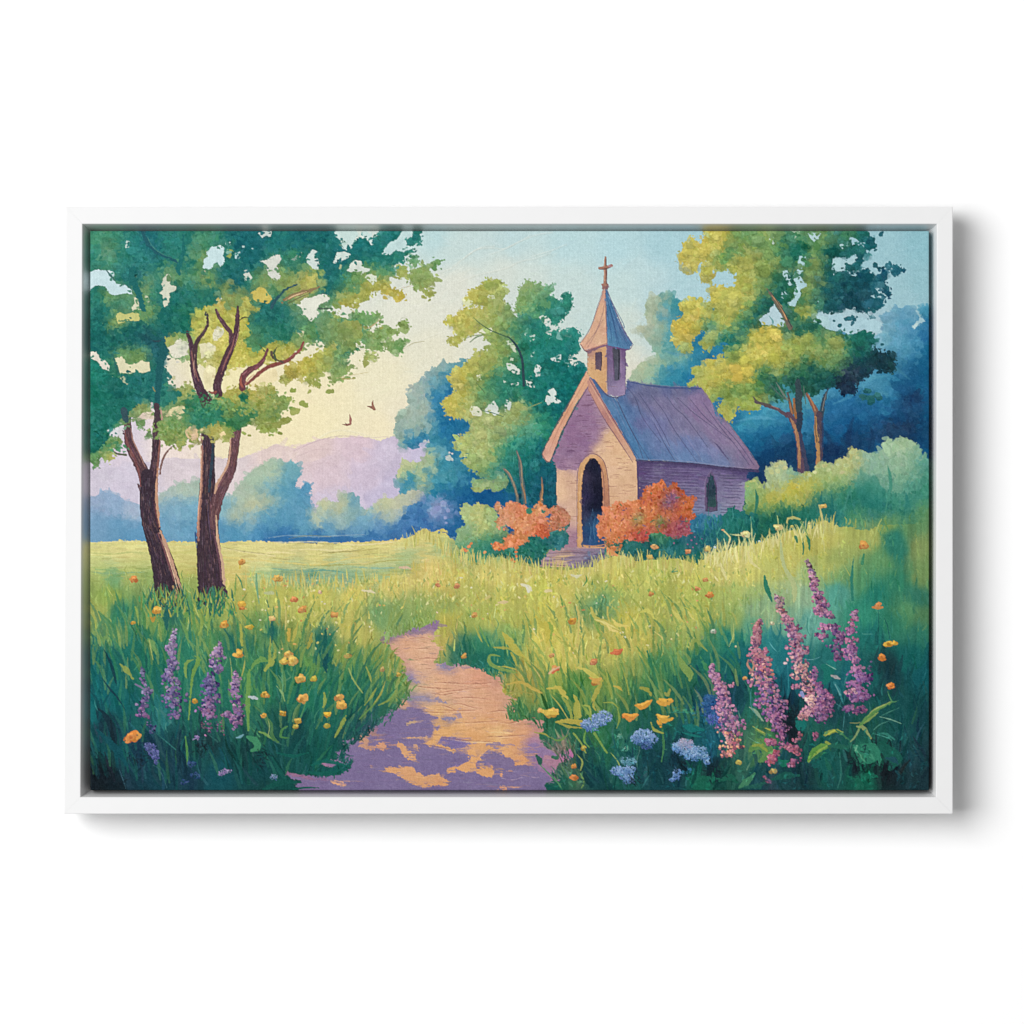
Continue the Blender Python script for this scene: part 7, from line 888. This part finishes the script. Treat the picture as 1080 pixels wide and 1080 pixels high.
# ================================================================ SCENE
MM=0.001
LUM=1.14                    # light falling on the canvas (pigment = seen colour / LUM)
sc=bpy.context.scene; COL=sc.collection
def wx(x): return (x-540)*MM
def wz(y): return (540-y)*MM
BACK=0.026; FRONT=0.061; CANV=0.0575      # distances from the wall
def material(name, rough=.6, spec=.3):
    m=bpy.data.materials.new(name); m.use_nodes=True; nt=m.node_tree; b=nt.nodes['Principled BSDF']
    b.inputs['Roughness'].default_value=rough; b.inputs['Specular IOR Level'].default_value=spec
    return m,nt,b
def new_obj(name, verts, faces, mat, parent=None, smooth=False):
    me=bpy.data.meshes.new(name); me.from_pydata(verts,[],faces); me.update()
    if smooth:
        for p in me.polygons: p.use_smooth=True
    me.materials.append(mat); o=bpy.data.objects.new(name,me); COL.objects.link(o)
    if parent: o.parent=parent
    return o
# ---- wall: matt white emulsion with a very faint roller texture
mw,nt,b=material('white wall paint',.9,.1)
b.inputs['Base Color'].default_value=(.95,.95,.95,1)
tc=nt.nodes.new('ShaderNodeTexCoord'); nz=nt.nodes.new('ShaderNodeTexNoise'); nz.inputs['Scale'].default_value=420; nz.inputs['Detail'].default_value=3
bp=nt.nodes.new('ShaderNodeBump'); bp.inputs['Strength'].default_value=.05; bp.inputs['Distance'].default_value=.0004
nt.links.new(tc.outputs['Object'],nz.inputs['Vector']); nt.links.new(nz.outputs['Fac'],bp.inputs['Height']); nt.links.new(bp.outputs['Normal'],b.inputs['Normal'])
wall=new_obj('wall',[(-4,0,-3),(4,0,-3),(4,0,3),(-4,0,3)],[(0,1,2,3)],mw)
wall['kind']='structure'
# ---- the thing: floating frame and stretched canvas
art=bpy.data.objects.new('framed_painting',None); COL.objects.link(art); art.location=(wx(537),-BACK,wz(538))
art['label']='painted chapel beside a meadow path, in a white floating frame on the white wall'
art['category']='painting'
ox,oy,oz=art.location
# white lacquered wood
mf,nt,b=material('white satin frame lacquer',.45,.35)
tc=nt.nodes.new('ShaderNodeTexCoord'); nz=nt.nodes.new('ShaderNodeTexNoise'); nz.inputs['Scale'].default_value=60; nz.inputs['Detail'].default_value=4
rp=nt.nodes.new('ShaderNodeMapRange'); rp.inputs['To Min'].default_value=.755; rp.inputs['To Max'].default_value=.775
cb=nt.nodes.new('ShaderNodeCombineColor')
nt.links.new(tc.outputs['Object'],nz.inputs['Vector']); nt.links.new(nz.outputs['Fac'],rp.inputs['Value'])
for k in ('Red','Green','Blue'): nt.links.new(rp.outputs['Result'],cb.inputs[k])
nt.links.new(cb.outputs['Color'],b.inputs['Base Color'])
bp=nt.nodes.new('ShaderNodeBump'); bp.inputs['Strength'].default_value=.04; bp.inputs['Distance'].default_value=.0003
n2=nt.nodes.new('ShaderNodeTexNoise'); n2.inputs['Scale'].default_value=900
nt.links.new(tc.outputs['Object'],n2.inputs['Vector']); nt.links.new(n2.outputs['Fac'],bp.inputs['Height']); nt.links.new(bp.outputs['Normal'],b.inputs['Normal'])
# corners (picture mm): outer, inner lip, foot of the sloping rebate
OUT=[(69.3,218.1),(1004.9,218.1),(1004.9,858.4),(67.3,858.4)]
OUTB=[(69.3,217.7),(1006.9,217.7),(1005.2,858.9),(67.2,858.9)]
INN=[(87.0,236.3),(988.0,236.3),(987.0,840.6),(85.0,840.6)]
FOOT=[(94.2,242.6),(981.0,242.6),(981.0,834.4),(93.9,834.4)]
def inset(ring,d):
    s=[(1,1),(-1,1),(-1,-1),(1,-1)]; return [(x+sx*d,y+sy*d) for (x,y),(sx,sy) in zip(ring,s)]
prof=[(OUTB,BACK),(OUT,FRONT-.0007),(inset(OUT,.25),FRONT-.0002),(inset(OUT,.7),FRONT),(inset(INN,-.9),FRONT),(inset(INN,-.3),FRONT-.0002),(INN,FRONT-.0008),(FOOT,BACK+.006),(FOOT,BACK)]
for k in range(4):
    a,b2=k,(k+1)%4; V=[]; F=[]
    g=.04                                     # hair-line mitre joint
    for ring,d in prof:
        for q,other in ((a,b2),(b2,a)):
            x,y=ring[q]; X,Y=ring[other]; L=math.hypot(X-x,Y-y)
            x+=(X-x)/L*g; y+=(Y-y)/L*g
            V.append((wx(x)-ox,-d-oy,wz(y)-oz))
    n=len(prof)
    for i in range(n): 
        j=(i+1)%n; F.append((2*i,2*j,2*j+1,2*i+1))
    F.append(tuple(2*i for i in reversed(range(n)))); F.append(tuple(2*i+1 for i in range(n)))
    r=new_obj('frame_rail',V,F,mf,art)
    import bmesh
    bm=bmesh.new(); bm.from_mesh(r.data); bmesh.ops.recalc_face_normals(bm,faces=bm.faces); bm.to_mesh(r.data); bm.free()
# backing board closing the bottom of the rebate
mb,nt,b=material('dark backing board',.9,.1); b.inputs['Base Color'].default_value=(.05,.048,.045,1)
x0,y0,x1,y1=wx(89)-ox,wz(838)-oz,wx(986)-ox,wz(239)-oz
yb=-(BACK+.001)-oy; yc=-(BACK+.004)-oy
new_obj('backing_board',[(x0,yb,y0),(x1,yb,y0),(x1,yb,y1),(x0,yb,y1),(x0+.006,yc,y0+.005),(x1-.006,yc,y0+.005),(x1-.006,yc,y1-.005),(x0+.006,yc,y1-.005)],
  [(4,5,6,7),(0,3,2,1),(0,1,5,4),(1,2,6,5),(2,3,7,6),(3,0,4,7)],mb,art)
# ---- canvas: a fine relief mesh of weave and paint, edges folded back over the stretcher
lin=np.clip(IMG,0,1); 
# pigment granulation and weave threads
gx=np.arange(W)/S; gy=np.arange(Hh)/S
weave=(np.sin(gx*2*math.pi/2.9)[None,:]*.5+np.sin(gy*2*math.pi/2.9)[:,None]*.5)
slub=up(rng.standard_normal((int(Hh/S/40)+3,int(W/S/1.6)+3)),Hh,W)*.5+up(rng.standard_normal((int(Hh/S/1.6)+3,int(W/S/60)+3)),Hh,W)*.35
gran=np.clip(GRAIN,-2.5,2.5)*.024+NZ[2.2][1]*.008
lin=np.clip(lin+(gran+slub*.006)[...,None],0,1)
lin=np.where(lin<=.04045,lin/12.92,((lin+.055)/1.055)**2.4)/LUM
relief=(np.clip(HT,-1.5,3.2)*.22+weave*.055+slub*.05+GRAIN*.012)*MM     # metres of paint
relief[:3]*=.4; relief[-3:]*=.4; relief[:,:3]*=.4; relief[:,-3:]*=.4
cx0,cx1,cy0,cy1=95.0,980.1,243.5,833.6
xs=wx(np.linspace(cx0,cx1,W))-ox; zs=wz(np.linspace(cy0,cy1,Hh))-oz
co=np.zeros((Hh,W,3)); co[...,0]=xs[None,:]; co[...,2]=zs[:,None]; co[...,1]=-CANV-oy-relief
# rounded arris
edge=np.minimum(np.minimum(np.arange(W)[None,:],W-1-np.arange(W)[None,:]),np.minimum(np.arange(Hh)[:,None],Hh-1-np.arange(Hh)[:,None])).astype(float)/S
co[...,1]+=np.where(edge<1.2,(1.2-edge)**2*.45*MM,0)
idx=np.arange(Hh*W).reshape(Hh,W)
q=np.stack([idx[:-1,:-1],idx[1:,:-1],idx[1:,1:],idx[:-1,1:]],-1).reshape(-1,4)
ringi=np.concatenate([idx[0,:-1],idx[:-1,-1],idx[-1,:0:-1],idx[:0:-1,0]])
nr=len(ringi); sk=co.reshape(-1,3)[ringi].copy(); sk[:,1]=-(BACK+.005)-oy
vall=np.vstack([co.reshape(-1,3),sk]); s0=Hh*W; r2=np.arange(nr); r3=(r2+1)%nr
qs=np.stack([ringi[r2],ringi[r3],s0+r3,s0+r2],-1)
qa=np.vstack([q,qs]).astype(np.int32)
me=bpy.data.meshes.new('canvas'); me.vertices.add(len(vall)); me.vertices.foreach_set('co',vall.astype(np.float32).ravel())
me.loops.add(qa.size); me.loops.foreach_set('vertex_index',qa.ravel()); me.polygons.add(len(qa))
me.polygons.foreach_set('loop_start',np.arange(0,qa.size,4,dtype=np.int32)); me.polygons.foreach_set('loop_total',np.full(len(qa),4,np.int32))
me.polygons.foreach_set('use_smooth',np.ones(len(qa),bool))
me.update(calc_edges=True)
ca=me.color_attributes.new('paint','FLOAT_COLOR','POINT')
cc=np.ones((len(vall),4),np.float32); cc[:s0,:3]=lin.reshape(-1,3); cc[s0:,:3]=lin.reshape(-1,3)[ringi]
ca.data.foreach_set('color',cc.ravel())
mc,nt,b=material('oil paint on canvas',.8,.08)
at=nt.nodes.new('ShaderNodeVertexColor'); at.layer_name='paint'
tc=nt.nodes.new('ShaderNodeTexCoord'); nz=nt.nodes.new('ShaderNodeTexNoise'); nz.inputs['Scale'].default_value=1500; nz.inputs['Detail'].default_value=2
hs=nt.nodes.new('ShaderNodeHueSaturation'); mr=nt.nodes.new('ShaderNodeMapRange'); mr.inputs['To Min'].default_value=.92; mr.inputs['To Max'].default_value=1.08
nt.links.new(tc.outputs['Object'],nz.inputs['Vector']); nt.links.new(nz.outputs['Fac'],mr.inputs['Value']); nt.links.new(mr.outputs['Result'],hs.inputs['Value'])
nt.links.new(at.outputs['Color'],hs.inputs['Color']); nt.links.new(hs.outputs['Color'],b.inputs['Base Color'])
me.materials.append(mc)
cv=bpy.data.objects.new('canvas',me); COL.objects.link(cv); cv.parent=art
# ================================================================ LIGHT
w=bpy.data.worlds.new('World'); sc.world=w; w.use_nodes=True
w.node_tree.nodes['Background'].inputs['Color'].default_value=(1,1,1,1); w.node_tree.nodes['Background'].inputs['Strength'].default_value=.34
def area(name,loc,size,power,target=(0,0,0)):
    l=bpy.data.lights.new(name,'AREA'); l.shape='DISK'; l.size=size; l.energy=power
    o=bpy.data.objects.new(name,l); COL.objects.link(o); o.location=loc
    import mathutils
    o.rotation_euler=(mathutils.Vector(target)-mathutils.Vector(loc)).to_track_quat('-Z','Y').to_euler(); return o
D=8.0
area('studio_softbox',(-.56*D,-1.0*D,.22*D),6.8,905)
# ================================================================ CAMERA
cam=bpy.data.cameras.new('camera'); co_=bpy.data.objects.new('camera',cam); COL.objects.link(co_)
cam.sensor_width=36; DC=6.0; cam.lens=36*DC/1.08; cam.clip_end=100
co_.location=(0,-(DC+FRONT),0); co_.rotation_euler=(math.pi/2,0,0); sc.camera=co_
sc.view_settings.view_transform='Standard'; sc.view_settings.look='None'; sc.view_settings.exposure=0; sc.view_settings.gamma=1
sc.view_settings.use_curve_mapping=False
